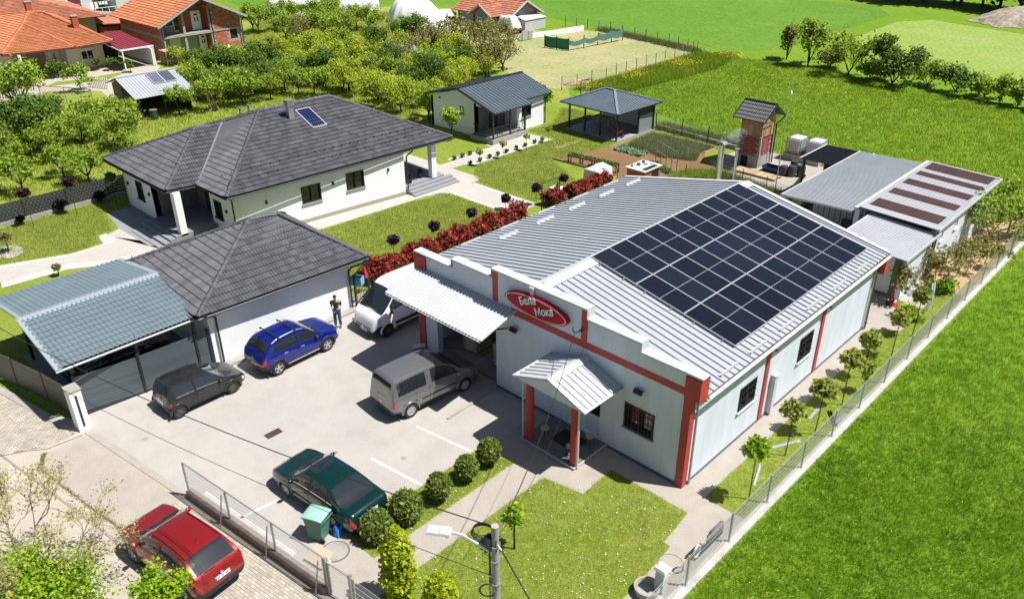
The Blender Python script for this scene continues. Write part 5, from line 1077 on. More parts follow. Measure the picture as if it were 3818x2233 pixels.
post_fence('field_fence', 'wire fence on dark posts along the bright crop field', [(-62.5, 67), (-57.2, 67.5), (-50.5, 66.2), (-45, 65.6), (-40.0, 64.0)], 1.25, 2.0, mat=IRON, r=.04)
gnet = thing('green_net_fence', 'green shade net strung between dark posts at the paddock pen', 'fence', (-53, 54.7, 0)); NET = pm('green_net', (.015, .19, .10), .7, var=.25, vs_=3); NETP = pm('pale_green_net', (.10, .22, .17), .7, var=.3, vs_=3)
npn = [(-55.1, 54.5), (-53.3, 54.6), (-51.6, 54.8), (-51.3, 57.2), (-51.1, 59.6), (-50.9, 62.0), (-50.7, 64.0)]
for i, p in enumerate(npn): m = MB(); m.cyl((*p, 0), (*p, 1.5), .05, n=6); m.build('post', IRON, gnet)
for i, (a, b) in enumerate(zip(npn[:-1], npn[1:])):
    m = MB(); n = 8; hgt = 1.25 if i < 2 else (.55 if i < 4 else .8)
    V = []; 
    for k in range(n+1):
        t = k/n; x, y = a[0]+(b[0]-a[0])*t, a[1]+(b[1]-a[1])*t; sag = .25*math.sin(math.pi*t)*(.3 if i < 2 else 1); zt = (1.35 if i < 2 else 1.2+.25*(i > 3))-sag; V += [(x+.02, y, zt-hgt), (x+.02, y, zt), (x+.045, y, zt), (x+.045, y, zt-hgt)]
    F = []
    for k in range(n): o = 4*k; F += [(o, o+4, o+5, o+1), (o+3, o+2, o+6, o+7), (o+1, o+5, o+6, o+2), (o, o+3, o+7, o+4)]
    m.add(V, F); m.build('net', NET if i < 2 else NETP, gnet)
gt_ = thing('pen_gate', 'grey sheet gate beside the pen wall', 'gate', (-59.6, 56.5, 0)); m = MB(); m.box((-59.75, 55.5, .05), (-59.65, 56.5, 1.2)); m.build('leaf', SHEET, gt_); m = MB(); m.box((-59.7, 56.55, .05), (-59.6, 57.3, 1.05)); m.build('leaf', pm('grey_boards', (.30, .28, .26), .8), gt_)
bd = thing('board_stack', 'loose stack of pale boards lying by the pasture fence', 'boards', (-41.3, 43.2, 0)); r = random.Random(8)
for k in range(14): m = MB(); y = 41.6+r.uniform(0, 2.8); x = -41+r.uniform(-.5, .5); a_ = r.uniform(1.2, 1.8); m.bar((x, y, .04+.03*(k//3)), (x+1.6*math.cos(a_), y+1.6*math.sin(a_), .05+.03*(k//3)), .18, .03); m.build('board', PALET, bd)
rb_ = thing('rubble_heap', 'brown earth heap behind the farm fence among the fruit trees', 'heap', (-69, 48.5, 0)); tarp_mesh('earth', -69, 48.6, lambda t, a: (t*(2.0+.8*abs(math.sin(a))), 1.3*(1-t**2)), 30, 8, 11, .18).build('earth', pm('brown_earth', (.33, .2, .12), .95, var=.3, vs_=2, bump=.6, bs=6), rb_, True, 60)
rb2 = thing('far_rubble', 'pale rubble heap beside the far dark trees', 'heap', (-19, 110, 0)); tarp_mesh('rubble', -18.5, 110, lambda t, a: (t*(4.5+1.5*abs(math.cos(a))), 2.2*(1-t**1.5)), 36, 8, 12, .25).build('rubble', pm('pale_rubble', (.42, .35, .28), .95, var=.45, vs_=1.5, bump=.8, bs=4), rb2)
sheet('rubble_ground', [(-22, 108), (-10, 103), (4, 108), (2, 118), (-18, 116)], -.016, G_DIRT)
lsr = thing('tin_lean_to', 'small tin roofed lean-to half hidden among the orchard trees', 'shed', (-58.5, 35.8, 0)); m = MB(); m.plate([(-57.0, 33.8, 1.5), (-56.2, 37.6, 1.5), (-60.3, 38.2, 2.1), (-60.8, 34.3, 2.1)], .05); m.build('roof', SHEET, lsr); m = MB(); m.box((-60.4, 34.5, 0), (-60.3, 37.9, 1.95)); m.box((-60.3, 37.5, 0), (-56.6, 37.6, 1.5)); m.build('wall', WOODD, lsr)
# woven privacy fence at the left garden edge
pf = thing('woven_fence', 'anthracite woven strip fence on concrete base at the villa garden edge', 'fence', (-43.3, -6, 0)); STRIP = pm('anthracite_strip', (.055, .06, .068), .5, var=.2, vs_=4, stretch=(6, 6, 1), objrand=.12); yy = [-14.9, -12.3, -9.75, -7.15, -4.6, -2.05, -.7]
m = MB(); m.box((-43.42, -15, -.03), (-43.2, -.6, .2)); m.build('base', CONC, pf)
for y in yy: m = MB(); m.box((-43.36, y-.04, .2), (-43.26, y+.04, 1.35)); m.build('post', ANTH, pf)
for a, b in zip(yy[:-1], yy[1:]):
    for k in range(6):
        m = MB(); n = 22; V = []; z0 = .22+k*.185
        for i in range(n+1):
            y = a+.05+(b-a-.1)*i/n; x = -43.31+.02*(1 if (i+k) % 2 else -1); V += [(x, y, z0), (x, y, z0+.18)]
        m.add(V, [(2*i, 2*i+2, 2*i+3, 2*i+1) for i in range(n)]); m.build('strip', STRIP, pf, fixn=False)
for i, (y, h) in enumerate(((-7.6, .62), (-5.25, .95), (-2.6, .85))):
    pass

# ================================================================ REAR SHEDS
she = thing('rear_shed', 'long rear shed with pale ribbed roofs and brown skylight strips', 'shed', (-3, 27, 0))
BROWNR = pm('brown_translucent_sheet', (.13, .07, .065), .5, var=.25, vs_=1)
def along_x_sheet(th, name, x0, x1, y0, y1, z0, z1, mat, rib=.2, pan=1.0):   # slope along x, ribs run along x
    v = Vector((x1-x0, 0, z1-z0)); u = Vector((0, -1, 0)) if x1 > x0 else Vector((0, 1, 0)); n = u.cross(v.normalized())
    ribbed_sheet(th, name, (x0, y1 if x1 > x0 else y0, z0), u, y1-y0, v, v.length, n, mat, rib, .03, .05, pan)
along_x_sheet(she, 'roof_panel', -7.75, -3.78, 21.4, 32.0, 2.95, 3.10, SHEET)
segs = [(22.3, 23.0, 0), (23.0, 24.3, 1), (24.3, 25.5, 0), (25.5, 26.5, 1), (26.5, 27.6, 0), (27.6, 28.6, 1), (28.6, 29.6, 0), (29.6, 30.4, 1), (30.4, 31.0, 0), (31.0, 32.4, 1)]
for a, b, br_ in segs:
    x0, x1 = (-3.74, .42); v = Vector((x1-x0, 0, -.16)); u = Vector((0, -1, 0)); n = u.cross(v.normalized())
    if n.z < 0: n = -n
    if br_:
        ribbed_sheet(she, 'roof_panel', (x0, b, 3.10), u, b-a, v, .25, n, SHEETW, .2, .03, .05, 1.0); ribbed_sheet(she, 'roof_panel', Vector((x0, b, 3.10))+v.normalized()*(v.length-.3), u, b-a, v, .3, n, SHEETW, .2, .03, .05, 1.0)
        ribbed_sheet(she, 'skylight', Vector((x0, b, 3.102))+v.normalized()*.25, u, b-a, v, v.length-.55, n, BROWNR, .2, .03, .05, 1.0)
    else: ribbed_sheet(she, 'roof_panel', (x0, b, 3.10), u, b-a, v, v.length, n, SHEETW, .2, .03, .05, 1.0)
m = MB(); m.bar((-3.76, 21.9, 3.15), (-3.76, 32.4, 3.15), .18, .03); m.bar((.46, 22.2, 2.95), (.46, 32.5, 2.95), .05, .16); m.bar((-3.8, 32.45, 3.12), (.46, 32.45, 2.98), .12, .06); m.bar((-7.8, 21.35, 2.98), (-7.8, 32.0, 2.98), .06, .06); m.bar((-7.8, 21.37, 2.98), (-3.76, 21.37, 3.1), .04, .12); m.build('roof_trim', SHEETW, she)
x0, x1 = -3.1, .38; v = Vector((x1-x0, 0, -.2)); u = Vector((0, -1, 0)); n = u.cross(v.normalized())
if n.z < 0: n = -n
ribbed_sheet(she, 'roof_panel', (x0, 22.7, 2.78), u, 4.4, v, v.length, n, SHEETW, .2, .03, .05, 1.1)
m = MB(); m.bar((.42, 18.2, 2.58), (.42, 22.8, 2.58), .05, .16); m.bar((-3.15, 18.28, 2.78), (-3.15, 22.7, 2.78), .1, .04); m.build('roof_trim', SHEETW, she)
wallrun(she, [(.12, 19.6), (.15, 32.0), (-3.7, 32.0)], 2.55, SHOPW, holes={0: [(4.3, 4.75, 1.75, 2.3), (6.55, 7.05, 1.75, 2.35), (9.6, 10.25, 1.7, 2.3)]})
for y, w in ((24.12, .45), (26.4, .5), (29.5, .65)): window(she, (1, 0, 0), (.13+(y-19.6)*.0024, y, 2.03), w, .6, PVC, .1, True, 0, 0)
m = MB(); m.box((-7.6, 31.8, 0), (-3.7, 31.95, 2.9)); m.box((-3.75, 23.0, 0), (-3.6, 31.9, 2.9)); m.build('wall', SHOPW, she)
for k in range(11): m = MB(); m.box((-7.4+k*.34, 25.2, .1), (-7.1+k*.34, 25.26, 2.9)); m.build('wall_panel', pm('grey_wall_panel', (.30, .32, .33), .5), she)
m = MB(); m.box((-3.95, 22.4, 0), (-3.7, 23.0, 2.9)); m.build('pier', SHOPW, she)
for x, y in ((-7.5, 22.0), (-7.5, 26.5)): m = MB(); m.box((x-.07, y-.07, 0), (x+.07, y+.07, 2.95)); m.build('post', ANTH, she)
m = MB(); m.box((-3.2, 19.4, 0), (-3.05, 22.4, 2.6)); m.build('wall', SHOPW, she)
GREYD = pm('light_grey_panel', (.58, .58, .57), .6); m = MB(); m.box((-1.35, 19.3, .18), (-.42, 19.4, 2.35)); m.build('door_panel', GREYD, she)
m = MB(); m.box((-3.1, 19.35, 0), (-1.35, 19.5, 2.55)); m.box((-.42, 19.28, 0), (-.12, 19.5, 2.5)); m.box((-1.35, 19.31, 0), (-.42, 19.45, .18)); m.box((-1.35, 19.31, 2.35), (-.42, 19.45, 2.55)); m.build('door_frame', pm('slate_panel', (.10, .105, .115), .6), she); m = MB(); m.box((-.12, 19.35, 0), (.12, 19.6, 2.55)); m.build('corner_wall', WHITE, she)
m = MB(); m.tube([(.42, 22.5, 2.5), (.25, 22.5, 2.3), (.22, 22.5, .1)], .045, 8); m.tube([(.45, 22.85, 2.9), (.26, 22.85, 2.6), (.24, 22.85, .1)], .045, 8); m.build('downpipe', ANTH, she)
tb = thing('work_table', 'grey table with clutter under the rear shed roof edge', 'table', (-5.4, 23.6, 0)); m = MB(); m.box((-6.4, 23.2, .8), (-4.4, 24.1, .86)); m.build('table_top', GREYD, tb)
for x in (-6.3, -4.5):
    for y in (23.3, 24.0): m = MB(); m.box((x-.04, y-.04, 0), (x+.04, y+.04, .8)); m.build('leg', ANTH, tb)
cb = thing('blue_chair', 'dark blue chair standing at the grey shed table', 'chair', (-5.2, 24.6, 0)); BLUEP = pm('dark_blue_plastic', (.02, .03, .08), .5); m = MB(); m.box((-5.5, 24.4, .45), (-4.9, 25.0, .5)); m.build('seat', BLUEP, cb); m = MB(); m.box((-5.5, 24.95, .5), (-4.9, 25.02, 1.1)); m.build('backrest', BLUEP, cb)
for x in (-5.47, -4.97):
    for y in (24.43, 24.95): m = MB(); m.box((x, y, 0), (x+.04, y+.04, .45)); m.build('leg', BLUEP, cb)
# dark roofed store
ds = thing('dark_store', 'open store with black corrugated roof behind the rear shed', 'shed', (-8.5, 30.2, 0)); BLKR = pm('black_sheet', (.03, .03, .035), .45, .2, var=.2, vs_=1)
v = Vector((3.1, 0, .05)); u = Vector((0, -1, 0)); n = u.cross(v.normalized())
if n.z < 0: n = -n
ribbed_sheet(ds, 'roof_panel', (-10.1, 32.2, 2.86), u, 3.8, v, v.length, n, BLKR, .2, .04, .06, 1.0)
m = MB(); m.bar((-10.12, 28.4, 2.86), (-10.12, 32.2, 2.86), .1, .08); m.bar((-6.95, 28.4, 2.93), (-6.95, 32.2, 2.93), .1, .08); m.build('roof_trim', SHEETW, ds)
for x, y in ((-9.9, 28.6), (-9.9, 32.0), (-7.1, 28.6), (-7.1, 32.0)): m = MB(); m.box((x-.06, y-.06, 0), (x+.06, y+.06, 2.85)); m.build('post', WOODD, ds)
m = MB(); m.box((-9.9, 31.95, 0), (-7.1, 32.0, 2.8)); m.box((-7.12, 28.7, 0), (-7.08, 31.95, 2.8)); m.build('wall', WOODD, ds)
pb_ = thing('leaning_board', 'wide grey board leaning against the dark store', 'board', (-10.3, 28.8, 0)); m = MB(); m.bar((-10.6, 28.2, .1), (-9.9, 29.0, 1.7), .45, .05); m.build('board', pm('grey_boards', (.30, .28, .26), .8), pb_)
# ================================================================ BRICK SMOKEHOUSE TOWER
tw = thing('smokehouse_tower', 'narrow brick and timber tower with small dark tiled roof', 'tower', (-15.7, 33.2, 0)); BLK2 = pm('red_clay_block', (.34, .085, .07), .85, var=.3, vs_=3, objrand=.22)
T0, T1, T2, T3 = (-16.55, 32.35), (-14.95, 32.4), (-14.85, 34.0), (-16.45, 34.0)
m = MB(); m.prism([T0, T1, T2, T3], 0, .85); m.build('base', CONC, tw)
m = MB(); m.prism([(T0[0]+.05, T0[1]+.05), (T1[0]-.05, T1[1]+.05), (T2[0]-.05, T2[1]-.05), (T3[0]+.05, T3[1]-.05)], .85, 3.7); m.build('core', MORT, tw)
for p in (T0, T1, T2, T3): m = MB(); m.box((p[0]-.07, p[1]-.07, .85), (p[0]+.07, p[1]+.07, 2.3)); m.build('corner_post', CONC, tw)
b_ = MB(); b_.box((-.012, 0, 0), (.02, .36, .185)); BM2 = b_.mesh('brick', BLK2)
for r in range(7):
    z = .88+r*.2
    for c in range(4):
        o = .16 if r % 2 else 0
        for (a, b, nx) in ((T0, T1, (0, -1, 0)), (T1, T2, (1, 0, 0))):
            d = Vector((b[0]-a[0], b[1]-a[1], 0)).normalized(); s = .14+c*.37-o
            if s < .1 or s+.36 > 1.5: continue
            inst('brick', BM2, frame(nx, d, (0, 0, 1), (a[0]+d.x*s-nx[0]*.03, a[1]+d.y*s-nx[1]*.03, z)), tw)
WPL = pm('honey_planks', (.46, .29, .15), .75, var=.35, vs_=2.5, stretch=(2, 2, .5), objrand=.22)
pk = MB(); pk.box((-.015, .005, 0), (.015, .195, 1.42)); PKM = pk.mesh('plank', WPL)
for (a, b, nx) in ((T0, T1, (0, -1, 0)), (T1, T2, (1, 0, 0)), (T2, T3, (0, 1, 0)), (T3, T0, (-1, 0, 0))):
    d = Vector((b[0]-a[0], b[1]-a[1], 0)).normalized()
    for k in range(8): inst('plank', PKM, frame(nx, d, (0, 0, 1), (a[0]+d.x*k*.2+nx[0]*.02, a[1]+d.y*k*.2+nx[1]*.02, 2.28)), tw)
m = MB(); m.wallpoly([(T1[0], T1[1], 3.7), (T2[0], T2[1], 3.7), ((T1[0]+T2[0])/2, (T1[1]+T2[1])/2, 4.35)], (1, 0, 0), .1); m.wallpoly([(T3[0], T3[1], 3.7), (T0[0], T0[1], 3.7), ((T3[0]+T0[0])/2, (T3[1]+T0[1])/2, 4.35)], (-1, 0, 0), .1); m.build('gable', WPL, tw)
m = MB(); m.box((-16.25, 32.28, .05), (-15.75, 32.36, .75)); m.build('hatch', DARK, tw)
ym = 33.2; TILE_B = pm('near_black_tile', (.014, .014, .016), .55, objrand=.2)
r0, r1, r2, r3 = (-16.95, 31.75, 3.55), (-14.5, 31.75, 3.55), (-14.5, ym, 4.5), (-16.95, ym, 4.5); q0, q1 = (-14.5, 34.65, 3.55), (-16.95, 34.65, 3.55)
rt = tiled_roof(tw, [(r0, r1, r2, r3), (q0, q1, r3, r2)], TILE_B, TILE_B, .3, .35, 300, lift=.05); cap_line(rt, Vector(r3)+Vector((0, 0, .05)), Vector(r2)+Vector((0, 0, .05)), TILE_B, .1, .33)
for p, q in ((r1, r2), (q0, r2), (r0, r3), (q1, r3)): m = MB(); m.bar(Vector(p), Vector(q), .05, .16); m.build('verge_board', ANTH, rt); gutter(tw, (-16.95, 34.72, 3.52), (-14.45, 34.72, 3.52), .06, ANTH); m = MB(); m.tube([(-14.5, 34.7, 3.45), (-14.6, 34.4, 3.2), (-14.75, 34.1, 3.0), (-14.75, 34.12, .1)], .045, 8); m.tube([(-14.72, 32.5, 3.3), (-14.68, 33.6, 3.3), (-14.7, 33.7, .2)], .03, 6); m.build('downpipe', ANTH, tw)
sheet('smokehouse_slab', [(-18.2, 31.2), (-12.4, 31.0), (-12.0, 36.5), (-18.0, 36.5)], .006, G_CONC)
# IBC water tanks
IBCW = pm('milky_tank', (.74, .75, .76), .35, var=.06, vs_=2, transl=.15)
def ibc(x, y, label, z0=.5):
    t = thing('water_tank', label, 'tank', (x, y, z0), group='caged water tanks behind the brick tower'); m = MB()
    bm = bmesh.new(); bmesh.ops.create_cube(bm, size=1); bmesh.ops.bevel(bm, geom=bm.edges[:], offset=.07, segments=2, affect='EDGES')
    for v in bm.verts: v.co = Vector((x+v.co.x*1.0, y+v.co.y*1.15, z0+.15+.5+v.co.z*1.0))
    me = bpy.data.meshes.new('bottle'); bm.to_mesh(me); bm.free(); me.materials.append(IBCW); link('bottle', me, t)
    c = MB(); X0, X1, Y0, Y1 = x-.54, x+.54, y-.62, y+.62
    for k in range(6):
        z = z0+.15+k*.2
        for a, b in (((X0, Y0), (X1, Y0)), ((X1, Y0), (X1, Y1)), ((X1, Y1), (X0, Y1)), ((X0, Y1), (X0, Y0))): c.bar((*a, z), (*b, z), .022, .022)
    for k in range(7):
        for a in ((X0+(X1-X0)*k/6, Y0), (X0+(X1-X0)*k/6, Y1), (X0, Y0+(Y1-Y0)*k/6), (X1, Y0+(Y1-Y0)*k/6)): c.bar((*a, z0+.12), (*a, z0+1.17), .022, .022)
    c.build('cage', GALV, t)
    p = MB(); p.box((X0, Y0, z0), (X1, Y1, z0+.04)); p.box((X0, Y0, z0+.1), (X1, Y1, z0+.14))
    for k in range(3): p.box((X0+k*.48, Y0, z0+.04), (X0+.12+k*.48, Y1, z0+.1))
    p.build('pallet', PALET, t)
ibc(-14.0, 36.4, 'white caged water tank beside the brick tower downpipe'); ibc(-12.6, 36.6, 'white caged water tank nearer the black roofed store')
st_ = thing('tank_stand', 'concrete ledge carrying the white caged tanks', 'ledge', (-13.3, 36.5, 0)); m = MB(); m.box((-14.7, 35.7, 0), (-11.9, 37.3, .49)); m.build('ledge', CONC, st_)
# boardwalk, barrels and clutter in front of the tower
bw = thing('boardwalk', 'low slatted timber deck in front of the brick tower', 'deck', (-14.3, 31.2, 0))
for k in range(17): m = MB(); x = -15.95+k*.19; m.box((x, 30.75, .12), (x+.16, 31.7, .16)); m.build('plank', PALET, bw)
for y in (30.8, 31.6): m = MB(); m.box((-15.95, y, 0), (-12.7, y+.08, .12)); m.build('joist', TIMB, bw)
bt = thing('blue_basin', 'dark blue tub beside the tower wall', 'tub', (-13.9, 32.6, 0)); m = MB(); m.add([(-14.5, 32.2, .4), (-13.2, 32.2, .4), (-13.2, 33.0, .4), (-14.5, 33.0, .4), (-14.4, 32.3, .01), (-13.3, 32.3, .01), (-13.3, 32.9, .01), (-14.4, 32.9, .01)], [(4, 5, 6, 7), (0, 1, 5, 4), (1, 2, 6, 5), (2, 3, 7, 6), (3, 0, 4, 7)]); m.build('tub', pm('navy_plastic', (.015, .03, .10), .4), bt, fixn=False)
for k, (x, y, h) in enumerate(((-12.9, 32.4, .7), (-12.4, 32.6, .75), (-12.6, 33.3, .9), (-11.9, 33.0, .8))):
    o = MB(); o.lathe([(0, 0), (.26, 0), (.28, .15), (.28, h-.15), (.24, h), (0, h)], (x, y, .006), 14); b2_ = setp(o.build('drum', pm('dark_drum', (.05, .055, .065), .5, var=.3, vs_=4), None, True, 40), 'dark steel drum standing among the clutter beside the tower', 'drum', 'drums beside the tower')
# net-covered hedge strip behind the shop
an = thing('antenna_mast', 'slim grey antenna mast with a white head behind the shop roof', 'mast', (-11.6, 28.7, 0)); m = MB(); m.tube([(-11.6, 28.7, 0), (-11.55, 28.65, 4.2)], .035, 8); m.tube([(-11.55, 28.65, 4.2), (-11.5, 28.6, 7.3)], .02, 6); m.build('pole', GALV, an); m = MB(); m.lathe([(0, 0), (.06, .02), (.09, .15), (.05, .3), (0, .34)], (-11.5, 28.6, 6.55), 10); m.build('head', PVC, an, True); m = MB(); m.tube([(-11.5, 28.6, 7.2), (-11.48, 28.6, 7.7)], .008, 5); m.build('whip', PVC, an)
# twin steel flues
for (x, y, h, r, cap, lab) in ((-15.15, 27.4, 2.85, .20, 1, 'thick shiny steel flue with curved cowl behind the shop roof'), (-14.5, 28.3, 2.45, .10, 0, 'thin shiny steel flue with small cap behind the shop roof')):
    f = thing('steel_flue', lab, 'flue', (x, y, 0)); m = MB(); m.cyl((x, y, 0), (x, y, h), r, n=18); m.build('pipe', pm('stainless_steel', (.62, .63, .64), .3, .85), f, True, 40)
    for z in (1.0, 2.0): m = MB(); m.cyl((x, y, z), (x, y, z+.05), r+.012, n=18); m.build('collar', GALV, f, True, 40)
    if cap:
        m = MB(); V = []
        for i in range(9): t = math.pi*i/8; V += [(x-.3*math.cos(t), y-.25, h+.08+.18*math.sin(t)), (x-.3*math.cos(t), y+.25, h+.08+.18*math.sin(t))]
        m.add(V, [(2*i, 2*i+2, 2*i+3, 2*i+1) for i in range(8)]); m.build('cowl', GALV, f, True, fixn=False)
        m = MB()
        for a_ in (0, 1, 2, 3): t = a_*math.pi/2+.78; m.bar((x+r*math.cos(t), y+r*math.sin(t), h), (x+r*math.cos(t), y+r*math.sin(t), h+.14), .02, .02)
        m.build('cowl_stay', GALV, f)
    else: m = MB(); m.cyl((x, y, h+.06), (x, y, h+.1), r+.07, n=16); m.cyl((x, y, h), (x, y, h+.06), .03, n=6); m.build('cowl', GALV, f)
ck = thing('garden_oven', 'brick garden table with pale worktop and tools at the vegetable plot', 'table', (-19.5, 24.9, 0)); m = MB(); m.box((-20.3, 24.0, 0), (-18.85, 25.9, .92)); m.build('brick_base', BRK, ck); m = MB(); m.box((-20.4, 23.9, .92), (-18.75, 26.0, 1.0)); m.build('worktop', pm('pale_worktop', (.62, .6, .57), .5, var=.2, vs_=2), ck); m = MB(); m.box((-19.2, 24.2, 1.0), (-18.85, 25.6, 1.03)); m.build('grill', ANTH, ck); m = MB(); m.box((-18.86, 24.9, .1), (-18.83, 25.7, .85)); m.build('opening', DARK, ck)
for k, (x, y, s, c) in enumerate(((-20.1, 24.3, .10, (.5, .02, .03)), (-19.9, 24.8, .14, (.1, .1, .1)), (-19.6, 25.3, .16, (.7, .7, .7)), (-20.0, 25.5, .12, (.05, .05, .06)), (-19.4, 25.6, .1, (.6, .6, .58)))):
    o = MB(); o.lathe([(0, 0), (s*.8, 0), (s, s*.3), (s*.9, s*1.1), (s*.5, s*1.3), (0, s*1.3)], (x, y, 1.0), 12); setp(o.build('cooking_pot', pm('pot_%d' % k, c, .4), None, True, 40), 'small %s pot on the brick garden table' % ('red', 'black', 'white', 'dark round', 'pale')[k], 'pot', 'pots on the garden table')
wcv = thing('white_cover', 'low white plastic cover tent on the lawn by the red hedge', 'cover', (-21.6, 22.6, 0)); m = MB(); m.add([(-22.3, 21.7, 0), (-21.0, 21.8, 0), (-21.1, 23.5, 0), (-22.4, 23.4, 0), (-22.25, 21.75, .95), (-21.05, 21.85, .93), (-21.15, 23.45, .93), (-22.3, 23.35, .95), (-21.7, 22.1, 1.25), (-21.75, 23.1, 1.22)], [(0, 1, 5, 4), (1, 2, 6, 5), (2, 3, 7, 6), (3, 0, 4, 7), (4, 5, 8), (5, 6, 9, 8), (6, 7, 9), (7, 4, 8, 9)]); m.build('cover', pm('white_fleece', (.74, .75, .75), .7, var=.12, vs_=3, bump=.5, bs=5), wcv)
pln = thing('raised_planter', 'long raised timber planter on legs along the vegetable plot', 'planter', (-23.7, 24.55, 0)); a = Vector((-25.8, 24.35, 0)); b = Vector((-21.6, 24.8, 0)); dv = (b-a).normalized(); sd = Vector((-dv.y, dv.x, 0))
m = MB(); m.prism([tuple((p+sd*s)[:2]) for p, s in ((a, -.22), (b, -.22), (b, .22), (a, .22))], .5, .66); m.build('trough', TIMB, pln)
for k in range(5):
    for s in (-.18, .18): p = a.lerp(b, .02+k*.24)+sd*s; m = MB(); m.box((p.x-.04, p.y-.04, 0), (p.x+.04, p.y+.04, .5)); m.build('leg', TIMB, pln)
m = MB(); m.bar((-27.0, 24.0, .06), (-21.5, 24.25, .06), .08, .12); m.build('edging', TIMB, pln)
tr_ = thing('garden_trellis', 'grey pipe trellis frame standing over the vegetable plot', 'trellis', (-19.9, 28.1, 0)); a = Vector((-21.2, 28.8, 0)); b = Vector((-18.5, 27.45, 0)); m = MB()
for k in range(5): p = a.lerp(b, k/4); m.bar(p, p+Vector((0, 0, 1.6)), .04, .04)
for z in (.05, .8, 1.58): m.bar(a+Vector((0, 0, z)), b+Vector((0, 0, z)), .04, .04)
m.build('frame', pm('grey_brown_pipe', (.20, .17, .14), .7), tr_)
for (a, b, lab) in (((-25.6, 28.9), (-25.45, 34.2), 'pale timber edging board on the left of the vegetable plot'), ((-25.45, 34.3), (-19.4, 34.55), 'pale timber edging board behind the onion rows'), ((-19.5, 34.4), (-19.55, 32.8), 'short pale edging board near the tower end of the plot'), ((-21.6, 26.6), (-20.6, 27.5), 'loose pale plank lying on the garden soil')):
    m = MB(); m.bar((*a, .06), (*b, .06), .06, .14); setp(m.build('edging_board', PALET), lab, 'board')
post_fence('garden_fence', 'wire fence on crooked wooden posts behind the gazebo and vegetable plot', [(-37.4, 39.8), (-33, 37.2), (-26.0, 35.75), (-23.3, 35.4), (-20.7, 35.05), (-17.5, 35.6)], 1.35, 2.7, lean=.08, r=.05)
gw = thing('garden_wall', 'low grey wall below the wire fence behind the vegetable plot', 'wall', (-22, 35.6, 0)); m = MB(); m.prism([(-26, 35.9), (-18, 35.2), (-18, 35.4), (-26, 36.1)], 0, .3); m.build('wall', CONC, gw)
post_fence('net_fence', 'low mesh fence overgrown with dry grass between shop and tower', [(-20.8, 23.6), (-16.2, 29.4), (-12.5, 29.2), (-8.2, 27.6), (-7.6, 24.5)], .9, 2.2, mat=IRON, r=.03)
hg = thing('garden_gate', 'dark metal gate frame between garage and red hedge', 'gate', (-19.6, .8, 0)); m = MB(); 
for p in ((-19.15, .15), (-20.05, 1.62)): m.box((p[0]-.04, p[1]-.04, 0), (p[0]+.04, p[1]+.04, 1.75))
m.bar((-19.15, .15, 1.72), (-20.05, 1.62, 1.72), .06, .06); m.bar((-19.15, .15, .15), (-20.05, 1.62, .15), .04, .04)
m.build('frame', ANTH, hg); m = MB()
for k in range(1, 9): t = k/9; m.bar((-19.15-.9*t, .15+1.47*t, .15), (-19.15-.9*t, .15+1.47*t, 1.0), .02, .02)
m.bar((-19.15, .15, 1.0), (-20.05, 1.62, 1.0), .04, .04); m.build('bars', ANTH, hg)
bk_ = thing('blue_crate', 'light blue plastic crate hung on the garden gate', 'crate', (-19.5, .55, 1.0)); m = MB(); R = Matrix.Rotation(rad(30), 3, 'Z'); c = Vector((-19.42, .5, 1.25))
for dx, dy, dz, sx, sy, sz in ((0, 0, -.2, .6, .4, .03), (-.29, 0, 0, .03, .4, .4), (.29, 0, 0, .03, .4, .4), (0, -.19, 0, .55, .03, .4), (0, .19, 0, .55, .03, .4)): p = R @ Vector((dx, dy, dz)); m.obox(c+p, (sx, sy, sz), R)
m.build('crate', pm('light_blue_plastic', (.16, .42, .52), .5), bk_)
rj = thing('red_jacket', 'red cloth hanging on the garden gate post', 'cloth', (-20.0, 1.45, 1)); tarp_mesh('c', -19.95, 1.4, lambda t, a: (t*.11, 1.5-.6*t), 12, 5, 3, .3).build('cloth', pm('red_cloth', (.5, .02, .04), .9), rj, True)

# ================================================================ VEHICLES
def pchip(xs, ys):
    xs = np.array(xs, float); ys = np.array(ys, float); h = np.diff(xs); d = np.diff(ys)/h; m = np.zeros(len(xs)); m[0], m[-1] = d[0], d[-1]
    for i in range(1, len(xs)-1):
        if d[i-1]*d[i] > 0: w1 = 2*h[i]+h[i-1]; w2 = h[i]+2*h[i-1]; m[i] = (w1+w2)/(w1/d[i-1]+w2/d[i])
    def f(x):
        x = min(max(x, xs[0]), xs[-1]); i = min(max(np.searchsorted(xs, x)-1, 0), len(h)-1); t = (x-xs[i])/h[i]
        return float((2*t**3-3*t*t+1)*ys[i]+(t**3-2*t*t+t)*h[i]*m[i]+(-2*t**3+3*t*t)*ys[i+1]+(t**3-t*t)*h[i]*m[i+1])
    return f
def paint(name, col, rough=.28, metal=.35): return pm(name, col, rough, metal, coat=.8, var=.06, vs_=.6)
TAIL = pm('tail_light_red', (.45, .01, .012), .15, coat=.6); LAMP = pm('lamp_clear', (.55, .57, .6), .12, coat=.6); PLATE = pm('number_plate', (.78, .78, .76), .4); EUBLUE = pm('plate_blue', (.02, .06, .35), .4); AMBER = pm('amber_lens', (.5, .09, .02), .2)
ALLOY = pm('alloy_wheel', (.52, .53, .55), .35, .6); STEELW = pm('steel_wheel', (.10, .095, .09), .6, .3); SEAM = pm('panel_gap', (.006, .006, .007), .7)
